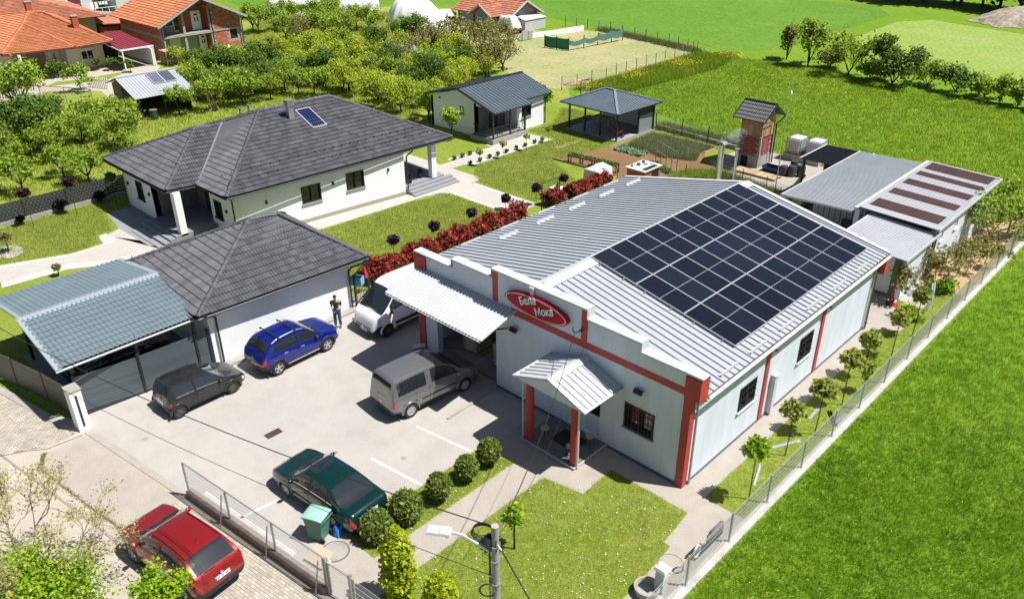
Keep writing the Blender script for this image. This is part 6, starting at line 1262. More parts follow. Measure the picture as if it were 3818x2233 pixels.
def build_car(name, label, cat, loc, heading, S, group=None):
    """x forward, y left; S: spec dictionary of side profile, widths, windows"""
    th = thing(name, label, cat, (*loc, S.get('z', .0)+.004), rad(heading), group); Wd = S['W']/2; top = pchip(*zip(*S['top'])); belt = pchip(*zip(*S['belt'])); wid = pchip(*zip(*S['wid'])); zb = pchip(*zip(*S['bot'])); x0, x1 = S['top'][0][0], S['top'][-1][0]
    cuts = set(np.round(np.linspace(x0, x1, int((x1-x0)/.07)), 3).tolist())
    for k in S['ws']+S['rw']+[e for w in S['win'] for e in w]: cuts.add(round(k, 3))
    xs = []
    for x in sorted(cuts):
        if not xs or x-xs[-1] > .018: xs.append(x)
        elif any(abs(x-k) < .002 for k in S['ws']+S['rw']+[e for w in S['win'] for e in w]): xs[-1] = x
    tum = S.get('tum', .30); rows = []
    for x in xs:
        w = Wd*wid(x); b = zb(x); bl = belt(x); t = max(top(x), bl+.012); gh = t-bl; ws_ = w*.955; wr = max(.35*w, ws_-tum*gh); mid = b+(bl-b)*.55
        e = min(.10, gh*.22); wi = ws_-(ws_-wr)*.05
        R = [(0, b), (w*.86, b), (w*.965, b+.06), (w*.995, b+.17), (w, mid), (w*.99, bl-.08), (ws_, bl), (ws_+(wr-ws_)*.10-.012, bl+gh*.09), (ws_+(wr-ws_)*.5-.012, bl+gh*.48), (wr-.01, t-e-.01), (wr-.03, t-e*.45), (wr*.84, t-.012-gh*.01), (wr*.45, t), (0, t+.012)]
        rows.append(R)
    nr = 14; tags = {}
    def P(i, j, s): y, z = rows[i][j]; return (xs[i], y*s, z)
    wx = S['axles']; wr_ = S['r']; zc = wr_
    def tag(i, j):
        xm = (xs[i]+xs[i+1])/2; zm = (rows[i][j][1]+rows[i][j+1][1])/2
        for a in wx:
            if j in (1, 2, 3, 4) and math.hypot(xm-a, zm-zc) < wr_+.055: return None
        gh = top(xm)-belt(xm)
        if S['ws'][0] <= xm <= S['ws'][1] and j >= 10: return 'windscreen'
        if S['rw'][0] <= xm <= S['rw'][1] and j >= 11: return 'rear_window'
        if j in (7, 8) and gh > .16:
            for k, (a, b) in enumerate(S['win']):
                if a <= xm <= b: return 'side_window%d' % k
        if xm > S['hl'][0] and j in S.get('hlj', (4, 5)): return 'headlight'
        if xm < S['tl'][0] and j in S.get('tlj', (4, 5)): return 'tail_light'
        if j in (1, 2) and S.get('trim', 1): return 'lower_trim'
        if j == 3 and S.get('bigtrim') and (xm > S['bigtrim'][1] or xm < S['bigtrim'][0]): return 'lower_trim'
        if j == 0: return 'floor_pan'
        return 'body'
    bm_ = {}
    for i in range(len(xs)-1):
        for j in range(nr-1):
            t = tag(i, j)
            if t is None: continue
            for s in (1, -1):
                key = t if t in ('body', 'windscreen', 'rear_window', 'lower_trim', 'floor_pan') else (t, s)
                q = [P(i, j, s), P(i+1, j, s), P(i+1, j+1, s), P(i, j+1, s)]
                if s < 0: q = q[::-1]
                bm_.setdefault(key, []).append(q)
    for i, fl in ((0, 1), (len(xs)-1, 0)):
        for j in range(1, nr-1):
            k = 'lower_trim' if j in (1, 2) or (j == 3 and S.get('bigtrim')) else 'body'
            if fl and j in S.get('tlj', (4, 5)) and S.get('tlback', True): pass
            q = [P(i, j, 1), P(i, j+1, 1), P(i, j+1, -1), P(i, j, -1)]
            bm_.setdefault(k, []).append(q if not fl else q[::-1])
    pt = S['paint']; objs = {}
    mats = {'body': pt, 'windscreen': GLASS, 'rear_window': GLASS, 'lower_trim': S.get('trimmat', BLACKP), 'floor_pan': DARK, 'headlight': LAMP, 'tail_light': TAIL}
    for key, Q in bm_.items():
        nm = key if isinstance(key, str) else key[0]; nm2 = 'side_window' if nm.startswith('side_window') else nm
        V = []; idx = {}; F = []
        for q in Q:
            f = []
            for p in q:
                k = (round(p[0], 4), round(p[1], 4), round(p[2], 4))
                if k not in idx: idx[k] = len(V); V.append(p)
                if idx[k] not in f: f.append(idx[k])
            if len(f) >= 3: F.append(tuple(f))
        m = MB(); m.add(V, F); o = m.build(nm2, mats.get(nm2, GLASS), th, True, 38, world=False, fixn=True); objs.setdefault(nm2, o)
    body = objs['body']
    def sub(m, nm, mat, par=None, smooth=False): return m.build(nm, mat, par or th, smooth, 40 if smooth else None, world=False)
    # interior well, arches, wheels
    m = MB(); m.box((x0+.35, -Wd*.8, .28), (x1-.35, Wd*.8, .42)); sub(m, 'floor_pan', DARK)
    for a in wx:
        for s in (1, -1):
            yb = Wd*wid(a); m = MB(); V = []; F = []; n = 18
            for k in range(n+1):
                t = math.pi*(-.02+1.04*k/n); cx_, cz_ = math.cos(t), math.sin(t)
                for (rr, yy) in ((wr_+.035, yb-.32), (wr_+.035, yb+.004), (wr_+.05, yb+.012), (wr_+.105, yb+.010), (wr_+.125, yb-.02)): V.append((a+cx_*rr, s*yy, zc+cz_*rr))
            for k in range(n):
                for q in range(4): o = k*5+q; F.append((o, o+1, o+6, o+5))
            m.add(V, F); sub(m, 'wheel_arch', S.get('archmat', pt), None, True)
            m = MB(); m.cyl((a, s*(yb-.34), zc), (a, s*(yb-.30), zc), wr_+.05, n=20); sub(m, 'wheel_well', DARK)
            wh = MB(); tw_ = .20; yc = yb-.105
            wh.lathe([(wr_*.62, -tw_/2), (wr_*.92, -tw_/2), (wr_, -tw_/2+.035), (wr_, tw_/2-.035), (wr_*.92, tw_/2), (wr_*.62, tw_/2)], (a, s*yc, zc), 24, 'Y', True); wo = sub(wh, 'wheel', RUBBER, None, True)
            rm = MB(); rm.cyl((a, s*(yc-.02), zc), (a, s*(yc+.0), zc), wr_*.62, n=20); sub(rm, 'brake_disc', SEAM, wo)
            rm = MB(); fy = s*(yc+.07); rm.lathe([(wr_*.58, -.03), (wr_*.66, -.03), (wr_*.66, .03), (wr_*.58, .03)], (a, fy, zc), 24, 'Y', True)
            nsp = S.get('spokes', 5)
            for k in range(nsp):
                t = 2*math.pi*k/nsp+.3; c, si = math.cos(t), math.sin(t)
                rm.bar((a+c*.03, fy, zc+si*.03), (a+c*wr_*.6, fy, zc+si*wr_*.6), .03, S.get('spw', .07), (-si, 0, c))
            rm.cyl((a, fy-.02*s, zc), (a, fy+.025*s, zc), .06, n=12); sub(rm, 'rim', S.get('rim', ALLOY), wo)
    def side_line(x, j0, j1, nm='door_seam', mat=SEAM, r=.006):
        i = int(np.argmin([abs(q-x) for q in xs]))
        for s in (1, -1):
            pts = [(x, s*(rows[i][j][0]+.001), rows[i][j][1]) for j in range(j0, j1+1)]; m = MB(); m.tube(pts, r, 4); sub(m, nm, mat, body)
    for x in S.get('seams', []): side_line(x, 2, 6)
    def side_y(x, z):
        i = int(np.argmin([abs(q-x) for q in xs])); R = rows[i]
        for j in range(1, nr-1):
            if R[j][1] <= z <= R[j+1][1]: t = (z-R[j][1])/max(1e-6, R[j+1][1]-R[j][1]); return R[j][0]+(R[j+1][0]-R[j][0])*t
        return Wd
    for x in S.get('handles', []):
        z = belt(x)-.11
        for s in (1, -1): m = MB(); y = side_y(x, z); m.obox((x, s*(y+.012), z), (.17, .03, .035)); sub(m, 'door_handle', S.get('handlemat', pt), body)
    if 'mirror' in S:
        x = S['mirror']; z = belt(x)+.07
        for s in (1, -1):
            y = side_y(x, z); bm2 = bmesh.new(); bmesh.ops.create_uvsphere(bm2, u_segments=12, v_segments=8, radius=1)
            for v in bm2.verts: v.co = Vector((x+v.co.x*.075, s*(y+.13)+v.co.y*.12, z+v.co.z*.085))
            me = bpy.data.meshes.new('mirror'); bm2.to_mesh(me); bm2.free(); me.materials.append(S.get('mirmat', pt)); me.polygons.foreach_set('use_smooth', [True]*len(me.polygons)); link('mirror', me, th, False)
            m = MB(); m.bar((x, s*(y-.02), z-.04), (x, s*(y+.08), z-.02), .05, .04); sub(m, 'mirror_arm', BLACKP)
    # window rubbers round the glass (thin dark strips along belt and pillars)
    for (a, b) in S['win']:
        for s in (1, -1):
            pts = []
            for i, x in enumerate(xs):
                if a-.001 <= x <= b+.001: pts.append((x, s*(rows[i][7][0]+.004), rows[i][7][1]))
            if len(pts) > 1: m = MB(); m.tube(pts, .011, 4); sub(m, 'window_seal', S.get('sealmat', BLACKP), body)
    # rear plate, badge, front plate and grille
    for end, xx in (('rear', x0), ('front', x1)):
        z = S['platez'] if end == 'rear' else S.get('fplatez', .45); sx = -1 if end == 'rear' else 1
        tilt = S.get('plate_tilt', 0) if end == 'rear' else 0; xp = xx+sx*.012+(S.get('platedx', 0) if end == 'rear' else 0); R = Matrix.Rotation(-sx*tilt, 3, 'Y')
        m = MB(); m.obox((xp, 0, z), (.012, .52, .115), R); pl = sub(m, 'number_plate', PLATE)
        m = MB(); m.obox((xp+sx*.007, (.235 if end == 'rear' else -.235), z), (.004, .045, .11), R); sub(m, 'plate_band', EUBLUE, pl)
        m = MB()
        for k in range(8):
            if k in (2, 5): continue
            m.obox((xp+sx*.007, (.17-k*.048)*(1 if end == 'rear' else -1), z), (.004, .026, .07), R)
        sub(m, 'plate_marks', SEAM, pl)
    if S.get('badge'): bx_, bz_ = S['badge']; m = MB(); m.cyl((bx_, 0, bz_), (bx_-.02, 0, bz_+.005), .05, n=14); sub(m, 'badge', CHROME)
    if S.get('grille'): z0, z1, w = S['grille']; m = MB(); m.box((x1-.01, -w, z0), (x1+.012, w, z1)); g = sub(m, 'grille', BLACKP); m = MB(); m.bar((x1+.014, -w, (z0+z1)/2), (x1+.014, w, (z0+z1)/2), .015, .025); m.cyl((x1+.0, 0, (z0+z1)/2), (x1+.03, 0, (z0+z1)/2), .06, n=12); sub(m, 'badge', CHROME, g)
    # wipers, roof extras
    def roof_z(x, y=0): return top(x)
    xw0, xw1 = S['ws'][1], S['ws'][0]
    m = MB(); zz = top(xw0-.04)+.03
    m.bar((xw0-.03, .45*Wd, top(xw0-.03)+.02), (xw0-.10, -.25*Wd, top(xw0-.10)+.02), .015, .015); m.bar((xw0-.03, -.2*Wd, top(xw0-.03)+.02), (xw0-.10, -.8*Wd, top(xw0-.10)+.0), .015, .015); m.bar((xw0+.01, -.86*Wd, top(xw0+.01)-.01), (xw0+.01, .86*Wd, top(xw0+.01)-.01), .07, .03); sub(m, 'wiper', BLACKP)
    if S.get('rails'):
        a, b = S['rails']
        for s in (1, -1):
            pts = []; n = 9
            for k in range(n): x = a+(b-a)*k/(n-1); g_ = top(x)-belt(x); yy = (Wd*wid(x)*.955-tum*g_)*.93; pts.append((x, s*yy, top(x)+.045*math.sin(math.pi*min(1, max(0, k/(n-1)))) ** .4+.005))
            m = MB(); m.tube(pts, .018, 6); sub(m, 'roof_rail', S.get('railmat', CHROME))
        for x in S.get('bars', []):
            yy = (Wd*.955-tum*(top(x)-belt(x)))*.98; m = MB(); m.bar((x, -yy, top(x)+.10), (x, yy, top(x)+.10), .045, .03)
            for s in (1, -1): m.box((x-.04, s*yy-.03, top(x)+.02), (x+.04, s*yy+.03, top(x)+.09))
            sub(m, 'roof_bar', BLACKP)
    if S.get('strips'):
        for s in (1, -1):
            pts = []
            for x in np.linspace(*S['strips'], 10): g_ = top(x)-belt(x); pts.append((float(x), s*(Wd*wid(x)*.955-tum*g_)*.86, top(x)+.002))
            m = MB(); m.tube(pts, .016, 5); sub(m, 'roof_strip', S.get('stripmat', BLACKP))
    if S.get('ribs'):
        for y in np.linspace(-.5, .5, S['ribs'][2]): m = MB(); m.tube([(x, y, top(x)+.006) for x in np.linspace(S['ribs'][0], S['ribs'][1], 6)], .012, 4); sub(m, 'roof_rib', pt, body)
    if S.get('sunroof'): a, b = S['sunroof']; m = MB(); m.plate([(a, -.42, top(a)+.02), (a, .42, top(a)+.02), (b, .42, top(b)+.02), (b, -.42, top(b)+.02)], .02); sub(m, 'sunroof', GLASS)
    if S.get('aerial'): x = S['aerial']; m = MB(); m.tube([(x, 0, top(x)+.01), (x-.18, 0, top(x)+.28)], .006, 5); m.cyl((x, 0, top(x)), (x, 0, top(x)+.03), .025, .015, n=8); sub(m, 'aerial', BLACKP)
    if S.get('rwiper'): x, z = S['rwiper']; m = MB(); m.bar((x, 0, z), (x-.02, .42, z+.06), .015, .02); sub(m, 'rear_wiper', BLACKP)
    if S.get('sidestrip'):
        a, b, z, h_ = S['sidestrip']
        for s in (1, -1): m = MB(); m.bar((a, s*(side_y(a, z)+.008), z), (b, s*(side_y(b, z)+.008), z), .02, h_); sub(m, 'side_strip', S.get('stripm', BLACKP))
    if S.get('split'): m = MB(); xx, z0_, z1_ = S['split']; m.tube([(xx[0], 0, z0_), (xx[1], 0, z1_)], .008, 4); sub(m, 'door_seam', SEAM, body)
    return th
def std(x0, x1): return [(x0, .80), (x0+.06, .90), (x0+.22, .965), (x0+.6, 1.0), (x1-.75, 1.0), (x1-.35, .955), (x1-.12, .86), (x1, .70)]
# blue hatchback with roof bars
x0, x1 = -1.96, 2.12
build_car('parked_car', 'bright blue hatchback with black arches and roof bars beside the garage wall', 'car', (-17.49, -4.59), 92.6, dict(W=1.76, r=.335, axles=(-1.295, 1.295), paint=paint('blue_paint', (.006, .017, .21)),
 top=[(x0, .78), (x0+.05, .99), (x0+.16, 1.08), (-1.62, 1.30), (-1.38, 1.50), (-.9, 1.575), (-.2, 1.59), (.25, 1.55), (.62, 1.36), (1.02, 1.08), (1.3, 1.03), (1.8, .95), (2.0, .86), (x1, .66)],
 belt=[(x0, .74), (x0+.16, 1.04), (-1.3, 1.05), (0, 1.0), (.8, .97), (1.1, .97), (1.7, .88), (1.98, .78), (x1, .6)], wid=std(x0, x1), bot=[(x0, .42), (-1.5, .30), (1.5, .28), (x1, .34)],
 ws=[.30, .98], rw=[-1.74, -1.42], win=[(-1.42, -1.2), (-1.12, -.22), (-.12, .72)], hl=[1.88], tl=[-1.82], hlj=(4, 5), bigtrim=(-1.9, 1.95), seams=(-1.0, -.17, .85), handles=(-.85, .0), handlemat=CHROME, mirror=.72, mirmat=BLACKP, archmat=BLACKP, platez=.60, fplatez=.42, badge=(x0-.0, .86), grille=(.46, .6, .5), rails=(-1.35, .25), bars=(-1.0, -.15), rwiper=(-1.80, 1.1), sidestrip=(-.8, .85, .34, .06), stripm=CHROME))
# black small hatchback
x0, x1 = -1.55, 1.88
build_car('parked_car', 'small dusty black hatchback parked in front of the slatted gate', 'car', (-17.55, -9.1), 91, dict(W=1.63, r=.285, axles=(-1.17, 1.17), paint=pm('dusty_black_paint', (.010, .010, .011), .3, .0, coat=.5, vs_=1.2, col2=(.024, .023, .022)),
 top=[(x0, .62), (x0+.04, .86), (x0+.10, 1.0), (-1.36, 1.26), (-1.24, 1.385), (-.8, 1.42), (-.1, 1.42), (.25, 1.36), (.65, 1.12), (1.0, .90), (1.25, .82), (1.6, .70), (1.78, .60), (x1, .5)],
 belt=[(x0, .58), (x0+.10, .86), (-1.0, .88), (0, .86), (.8, .82), (1.05, .80), (1.5, .68), (x1, .46)], wid=std(x0, x1), bot=[(x0, .36), (-1.2, .24), (1.3, .22), (x1, .28)],
 ws=[.28, .98], rw=[-1.46, -1.26], win=[(-1.18, -.42), (-.32, .68)], hl=[1.66], tl=[-1.42], tlj=(4,), bigtrim=(-1.42, 1.62), seams=(-.37, .78), handles=(-.25,), mirror=.66, mirmat=BLACKP, platez=.60, fplatez=.36, rim=STEELW, spokes=10, spw=.05, rwiper=(-1.5, .92), badge=(x0, .78), tum=.34, sealmat=CHROME))
# grey van-estate
x0, x1 = -2.16, 2.24
build_car('parked_car', 'grey people carrier van half inside the shop canopy shadow', 'car', (-10.85, -2.47), 85.2, dict(W=1.80, r=.325, axles=(-1.36, 1.36), paint=paint('grey_metallic_paint', (.20, .20, .21), .32, .5),
 top=[(x0, .80), (x0+.03, 1.15), (x0+.08, 1.45), (x0+.16, 1.72), (x0+.3, 1.80), (-1.0, 1.84), (-.2, 1.84), (.35, 1.78), (.8, 1.54), (1.3, 1.16), (1.55, 1.08), (1.9, 1.0), (2.12, .86), (x1, .66)],
 belt=[(x0, .78), (x0+.10, 1.10), (-1.2, 1.12), (.2, 1.10), (1.0, 1.06), (1.35, 1.03), (1.85, .92), (x1, .62)], wid=[(x0, .93), (x0+.1, .965), (x0+.4, 1), (1.5, 1), (1.9, .955), (2.12, .86), (x1, .72)], bot=[(x0, .40), (-1.6, .28), (1.6, .26), (x1, .32)],
 ws=[.42, 1.26], rw=[x0+.085, x0+.165], win=[(-1.86, -.52), (-.26, .95)], hl=[2.0], tl=[x0+.11], tlj=(4, 5), trimmat=BLACKP, seams=(-1.05, -.42, 1.08), handles=(-.62, -.15), mirror=.98, platez=.98, platedx=.03, fplatez=.42, rim=ALLOY, spokes=16, spw=.05, ribs=(-1.85, .0, 5), tum=.20, sidestrip=(-.8, 1.0, .66, .05), grille=(.46, .6, .5), split=((x0-.002, x0+.1), .5, 1.6), badge=(x0, .72)))
# dark green saloon
x0, x1 = -2.26, 2.25
build_car('parked_car', 'dark green saloon with sunroof parked beside the wheeled bin', 'car', (-8.53, -8.93), -175.2, dict(W=1.73, r=.31, axles=(-1.256, 1.256), paint=paint('dark_green_paint', (.002, .026, .024), .2, .2),
 top=[(x0, .62), (x0+.04, .82), (x0+.12, .965), (x0+.25, .995), (-1.72, 1.03), (-1.3, 1.22), (-.85, 1.385), (-.4, 1.43), (.1, 1.43), (.4, 1.39), (.75, 1.18), (1.08, .98), (1.4, .92), (1.9, .82), (2.12, .70), (x1, .54)],
 belt=[(x0, .58), (x0+.14, .90), (-1.6, .945), (0, .93), (.8, .91), (1.1, .90), (1.8, .78), (2.1, .66), (x1, .5)], wid=std(x0, x1), bot=[(x0, .34), (-1.5, .22), (1.5, .2), (x1, .26)],
 ws=[.36, 1.06], rw=[-1.76, -.98], win=[(-1.22, -.95), (-.9, -.12), (-.02, .82)], hl=[2.05], tl=[x0+.16], tlj=(4, 5), seams=(-.95, -.07, .9), handles=(-.8, .08), mirror=.78, platez=.80, fplatez=.38, badge=(x0, .90), sunroof=(-.05, .36), aerial=-.7, spokes=6, tum=.36, sealmat=pm('cream_seal', (.42, .38, .28), .5), trim=1, trimmat=MATS['dark_green_paint'], sidestrip=(-.9, .9, .52, .05), grille=(.38, .5, .42)))
# red crossover
x0, x1 = -2.13, 2.19
build_car('parked_car', 'red crossover car parked on block paving outside the wire fence', 'car', (-9.38, -13.83), -171.6, dict(W=1.79, r=.345, axles=(-1.315, 1.315), paint=paint('red_metallic_paint', (.27, .012, .012), .25, .3), z=.0,
 top=[(x0, .82), (x0+.05, 1.02), (x0+.14, 1.14), (-1.72, 1.34), (-1.36, 1.55), (-.9, 1.60), (-.2, 1.615), (.3, 1.57), (.7, 1.36), (1.12, 1.10), (1.4, 1.05), (1.85, .97), (2.06, .86), (x1, .66)],
 belt=[(x0, .78), (x0+.16, 1.08), (-1.4, 1.10), (0, 1.04), (.9, 1.0), (1.2, .99), (1.8, .88), (2.05, .78), (x1, .6)], wid=std(x0, x1), bot=[(x0, .44), (-1.5, .30), (1.5, .28), (x1, .36)],
 ws=[.36, 1.08], rw=[-1.93, -1.40], win=[(-1.42, -1.18), (-1.1, -.22), (-.12, .82)], hl=[1.94], tl=[x0+.30], tlj=(5,), bigtrim=(-2.02, 2.05), seams=(-1.05, -.17, .95), handles=(-.9, .02), mirror=.84, platez=.86, platedx=-.005, plate_tilt=rad(12), fplatez=.44, badge=(x0+.01, .98), strips=(-1.4, .25), stripmat=BLACKP, aerial=-1.05, archmat=BLACKP, tum=.30, rwiper=(x0+.17, 1.16), grille=(.48, .62, .45)))
# black car inside the carport
x0, x1 = -2.2, 2.2
build_car('parked_car', 'black car standing inside the carport behind the slatted gate', 'car', (-22.2, -10.3), 91, dict(W=1.78, r=.32, axles=(-1.3, 1.3), paint=paint('black_paint', (.006, .006, .007), .2, .2), z=.002,
 top=[(x0, .66), (x0+.05, .9), (x0+.15, 1.02), (-1.75, 1.12), (-1.3, 1.34), (-.8, 1.45), (-.2, 1.48), (.3, 1.44), (.75, 1.24), (1.12, 1.02), (1.5, .95), (1.95, .85), (x1, .6)],
 belt=[(x0, .62), (x0+.16, .94), (-1.5, .97), (0, .95), (.9, .92), (1.2, .92), (1.8, .8), (x1, .55)], wid=std(x0, x1), bot=[(x0, .36), (-1.5, .24), (1.5, .22), (x1, .3)],
 ws=[.34, 1.08], rw=[-1.85, -1.25], win=[(-1.3, -1.05), (-1.0, -.15), (-.05, .84)], hl=[2.0], tl=[x0+.2], seams=(-.1, .95), handles=(-.8, .05), mirror=.8, platez=.8, sealmat=CHROME, rails=(-1.2, .2), spokes=5))
# white delivery van
x0, x1 = -3.0, 2.36
build_car('delivery_van', 'white delivery van with black bumper standing beside the shop canopy', 'van', (-16.58, 1.05), -91.0, dict(W=1.99, r=.34, axles=(-1.45, 1.63), paint=paint('white_van_paint', (.84, .84, .84), .3, .0),
 top=[(x0, 1.2), (x0+.04, 2.0), (x0+.2, 2.22), (-1.5, 2.27), (.2, 2.27), (.75, 2.2), (1.05, 2.0), (1.5, 1.55), (1.78, 1.28), (1.9, 1.2), (2.15, 1.08), (2.28, .9), (x1, .62)],
 belt=[(x0, 1.1), (x0+.1, 1.3), (-1, 1.3), (.8, 1.26), (1.5, 1.2), (1.8, 1.14), (2.1, 1.0), (x1, .58)], wid=[(x0, .95), (x0+.2, 1), (1.3, 1), (1.7, .97), (2.05, .91), (2.25, .82), (x1, .74)], bot=[(x0, .40), (-1, .30), (1.6, .26), (x1, .3)],
 ws=[.98, 1.84], rw=[x0+.05, x0+.06], win=[(.35, 1.42)], hl=[2.02], hlj=(4, 5), tl=[x0+.1], bigtrim=(-9, 1.9), seams=(.25, 1.5, -.6), handles=(.45,), handlemat=BLACKP, mirror=1.42, mirmat=BLACKP, platez=.8, fplatez=.38, rim=STEELW, spokes=8, tum=.17, sidestrip=(-2.8, 1.2, .62, .16), grille=(.44, .58, .55)))
# ================================================================ PERSON
def skin_fig(name, verts, edges, radii, mat, parent, sub_=2):
    me = bpy.data.meshes.new(name); me.from_pydata(verts, edges, []); o = bpy.data.objects.new(name, me); COL.objects.link(o); me.materials.append(mat)
    sk = o.modifiers.new('skin', 'SKIN'); sk.use_smooth_shade = True; sk.branch_smoothing = .4
    if not me.skin_vertices: me.skin_vertices.new() if hasattr(me.skin_vertices, 'new') else None
    for i, r in enumerate(radii): me.skin_vertices[0].data[i].radius = r if hasattr(r, '__len__') else (r, r)
    me.skin_vertices[0].data[0].use_root = True
    ss = o.modifiers.new('sub', 'SUBSURF'); ss.levels = sub_; ss.render_levels = sub_
    o.parent = parent; return o
man = thing('person', 'person in dark green shirt and blue jeans looking down at a phone by the garage', 'person', (-18.13, -1.68, .004), rad(-48))
SKIN = pm('skin_tone', (.48, .27, .19), .6); SHIRT = pm('dark_green_shirt', (.02, .045, .035), .85, var=.25, vs_=6); JEAN = pm('blue_jeans', (.06, .11, .23), .85, var=.35, vs_=5); HAIR = pm('dark_hair', (.01, .009, .008), .7)
# local: x forward, y left
Vb = [(0, 0, .93), (0, 0, 1.12), (.0, 0, 1.34), (.02, 0, 1.46), (.05, 0, 1.54), (.09, 0, 1.62), (.10, 0, 1.70), (0, .10, .88), (.01, .11, .50), (-.02, .12, .09), (.06, .13, .05), (.14, .14, .035), (0, -.10, .88), (.01, -.11, .50), (-.02, -.12, .09), (.06, -.13, .05), (.14, -.14, .035),
      (0, .19, 1.40), (-.02, .215, 1.14), (.17, .15, 1.08), (.25, .10, 1.11), (0, -.19, 1.40), (-.02, -.215, 1.14), (.17, -.15, 1.08), (.25, -.10, 1.11)]
Eb = [(0, 1), (1, 2), (2, 3), (3, 4), (4, 5), (5, 6), (0, 7), (7, 8), (8, 9), (9, 10), (10, 11), (0, 12), (12, 13), (13, 14), (14, 15), (15, 16), (2, 17), (17, 18), (18, 19), (19, 20), (2, 21), (21, 22), (22, 23), (23, 24)]
Rb = [(.13, .10), (.125, .095), (.15, .10), .06, .055, (.085, .09), (.06, .065), .08, .058, .042, .04, .03, .08, .058, .042, .04, .03, .06, .045, .034, .03, .06, .045, .034, .03]
skin_fig('body', Vb, Eb, Rb, SKIN, man)
skin_fig('jeans', [(0, 0, .95), (0, .10, .87), (.012, .112, .50), (-.02, .122, .10), (0, -.10, .87), (.012, -.112, .50), (-.02, -.122, .10)], [(0, 1), (1, 2), (2, 3), (0, 4), (4, 5), (5, 6)], [(.155, .125), .10, .082, .072, .10, .082, .072], JEAN, man)
skin_fig('shirt', [(0, 0, .92), (0, 0, 1.12), (0, 0, 1.34), (.02, 0, 1.45), (0, .20, 1.39), (-.02, .215, 1.20), (0, -.20, 1.39), (-.02, -.215, 1.20)], [(0, 1), (1, 2), (2, 3), (2, 4), (4, 5), (2, 6), (6, 7)], [(.165, .125), (.155, .12), (.18, .125), .07, .085, .07, .085, .07], SHIRT, man)
skin_fig('hair', [(.05, 0, 1.62), (.08, 0, 1.70), (.10, 0, 1.745)], [(0, 1), (1, 2)], [(.085, .09), (.095, .10), (.07, .075)], HAIR, man)
for s in (1, -1): skin_fig('shoe', [(-.05, s*.12, .05), (.06, s*.13, .05), (.16, s*.145, .04)], [(0, 1), (1, 2)], [.048, .05, .04], pm('brown_shoe', (.16, .10, .07), .6), man, 1)
for s in (1, -1):
    for k in range(5):
        a = (.25, s*.10, 1.11); skin_fig('finger', [(a[0]+.02, a[1]-s*(.01+.014*k), a[2]+.0), (a[0]+.06, a[1]-s*(.02+.014*k), a[2]+.012), (a[0]+.07-.004*abs(k-2), a[1]-s*(.045+.010*k), a[2]+.03)], [(0, 1), (1, 2)], [.009, .008, .007], SKIN, man, 1)
ph_ = thing('phone', 'small dark phone held by the person beside the garage', 'phone', (-18.13, -1.68, .004), rad(-48)); m = MB(); m.obox((.30, 0, 1.15), (.075, .15, .012), Matrix.Rotation(rad(-35), 3, 'Y')); m.build('phone', BLACKP, ph_, world=False)
# ================================================================ BIN, FENCE, POLE
bn = thing('wheeled_bin', 'green wheeled rubbish bin with pale lid beside the dark green saloon', 'bin', (-7.28, -10.2, .004), rad(24)); GRN = pm('bin_green', (.075, .21, .135), .5, var=.12, vs_=3); GRL = pm('bin_lid_green', (.28, .50, .42), .5, var=.1, vs_=2)
m = MB(); m.add([(-.24, -.22, .06), (.24, -.22, .06), (.24, .22, .06), (-.24, .22, .06), (-.33, -.29, .98), (.33, -.29, .98), (.33, .29, .98), (-.33, .29, .98)], [(3, 2, 1, 0), (0, 1, 5, 4), (1, 2, 6, 5), (2, 3, 7, 6), (3, 0, 4, 7)]); m.build('body', GRN, bn, world=False)
m = MB(); m.box((-.36, -.32, .95), (.36, .32, .99)); m.build('rim', GRN, bn, world=False)
V = []; nx = 9
for i in range(nx):
    x = -.38+.76*i/(nx-1)
    for j in range(7): y = -.33+.66*j/6; V.append((x, y, 1.0+.10*(1-(abs(x)/.4)**4)*(1-(abs(y)/.36)**4)))
m = MB(); m.add(V, [(i*7+j, (i+1)*7+j, (i+1)*7+j+1, i*7+j+1) for i in range(nx-1) for j in range(6)]); m.build('lid', GRL, bn, True, world=False, fixn=False)
m = MB(); m.box((-.38, -.33, .985), (.38, -.30, 1.01)); m.box((-.38, .30, .985), (.38, .33, 1.01)); m.box((-.38, -.3, .985), (-.35, .3, 1.01)); m.box((.35, -.3, .985), (.38, .3, 1.01)); m.build('lid_edge', GRL, bn, world=False)
for y in (-.24, .24): m = MB(); m.lathe([(.03, -.03), (.1, -.03), (.1, .03), (.03, .03)], (.27, y, .1), 14, 'Y', True); m.build('wheel', RUBBER, bn, world=False)
m = MB(); m.tube([(.36, -.28, .93), (.44, -.26, .95), (.44, .26, .95), (.36, .28, .93)], .018, 6); m.build('handle', GRN, bn, world=False)
bb = thing('blue_bag', 'crumpled blue plastic bag behind the green wheeled bin', 'bag', (-6.95, -9.75, .004)); tarp_mesh('b', -6.92, -9.72, lambda t, a: (t*.17, .38*(1-t**3)), 18, 6, 5, .3).build('bag', pm('blue_bag_plastic', (.04, .18, .55), .4), bb, True)
cd = thing('cardboard_sheet', 'flattened pale cardboard leaning inside the wire fence', 'cardboard', (-6.3, -11.0, .004)); m = MB(); m.plate([(-6.75, -11.15, .12), (-5.95, -11.0, .12), (-6.05, -10.45, .32), (-6.8, -10.6, .30)], .03); m.build('sheet', pm('tan_cardboard', (.52, .40, .29), .8), cd); m = MB(); m.box((-6.6, -11.0, .004), (-6.05, -10.6, .12)); m.build('tray', PVC, cd)
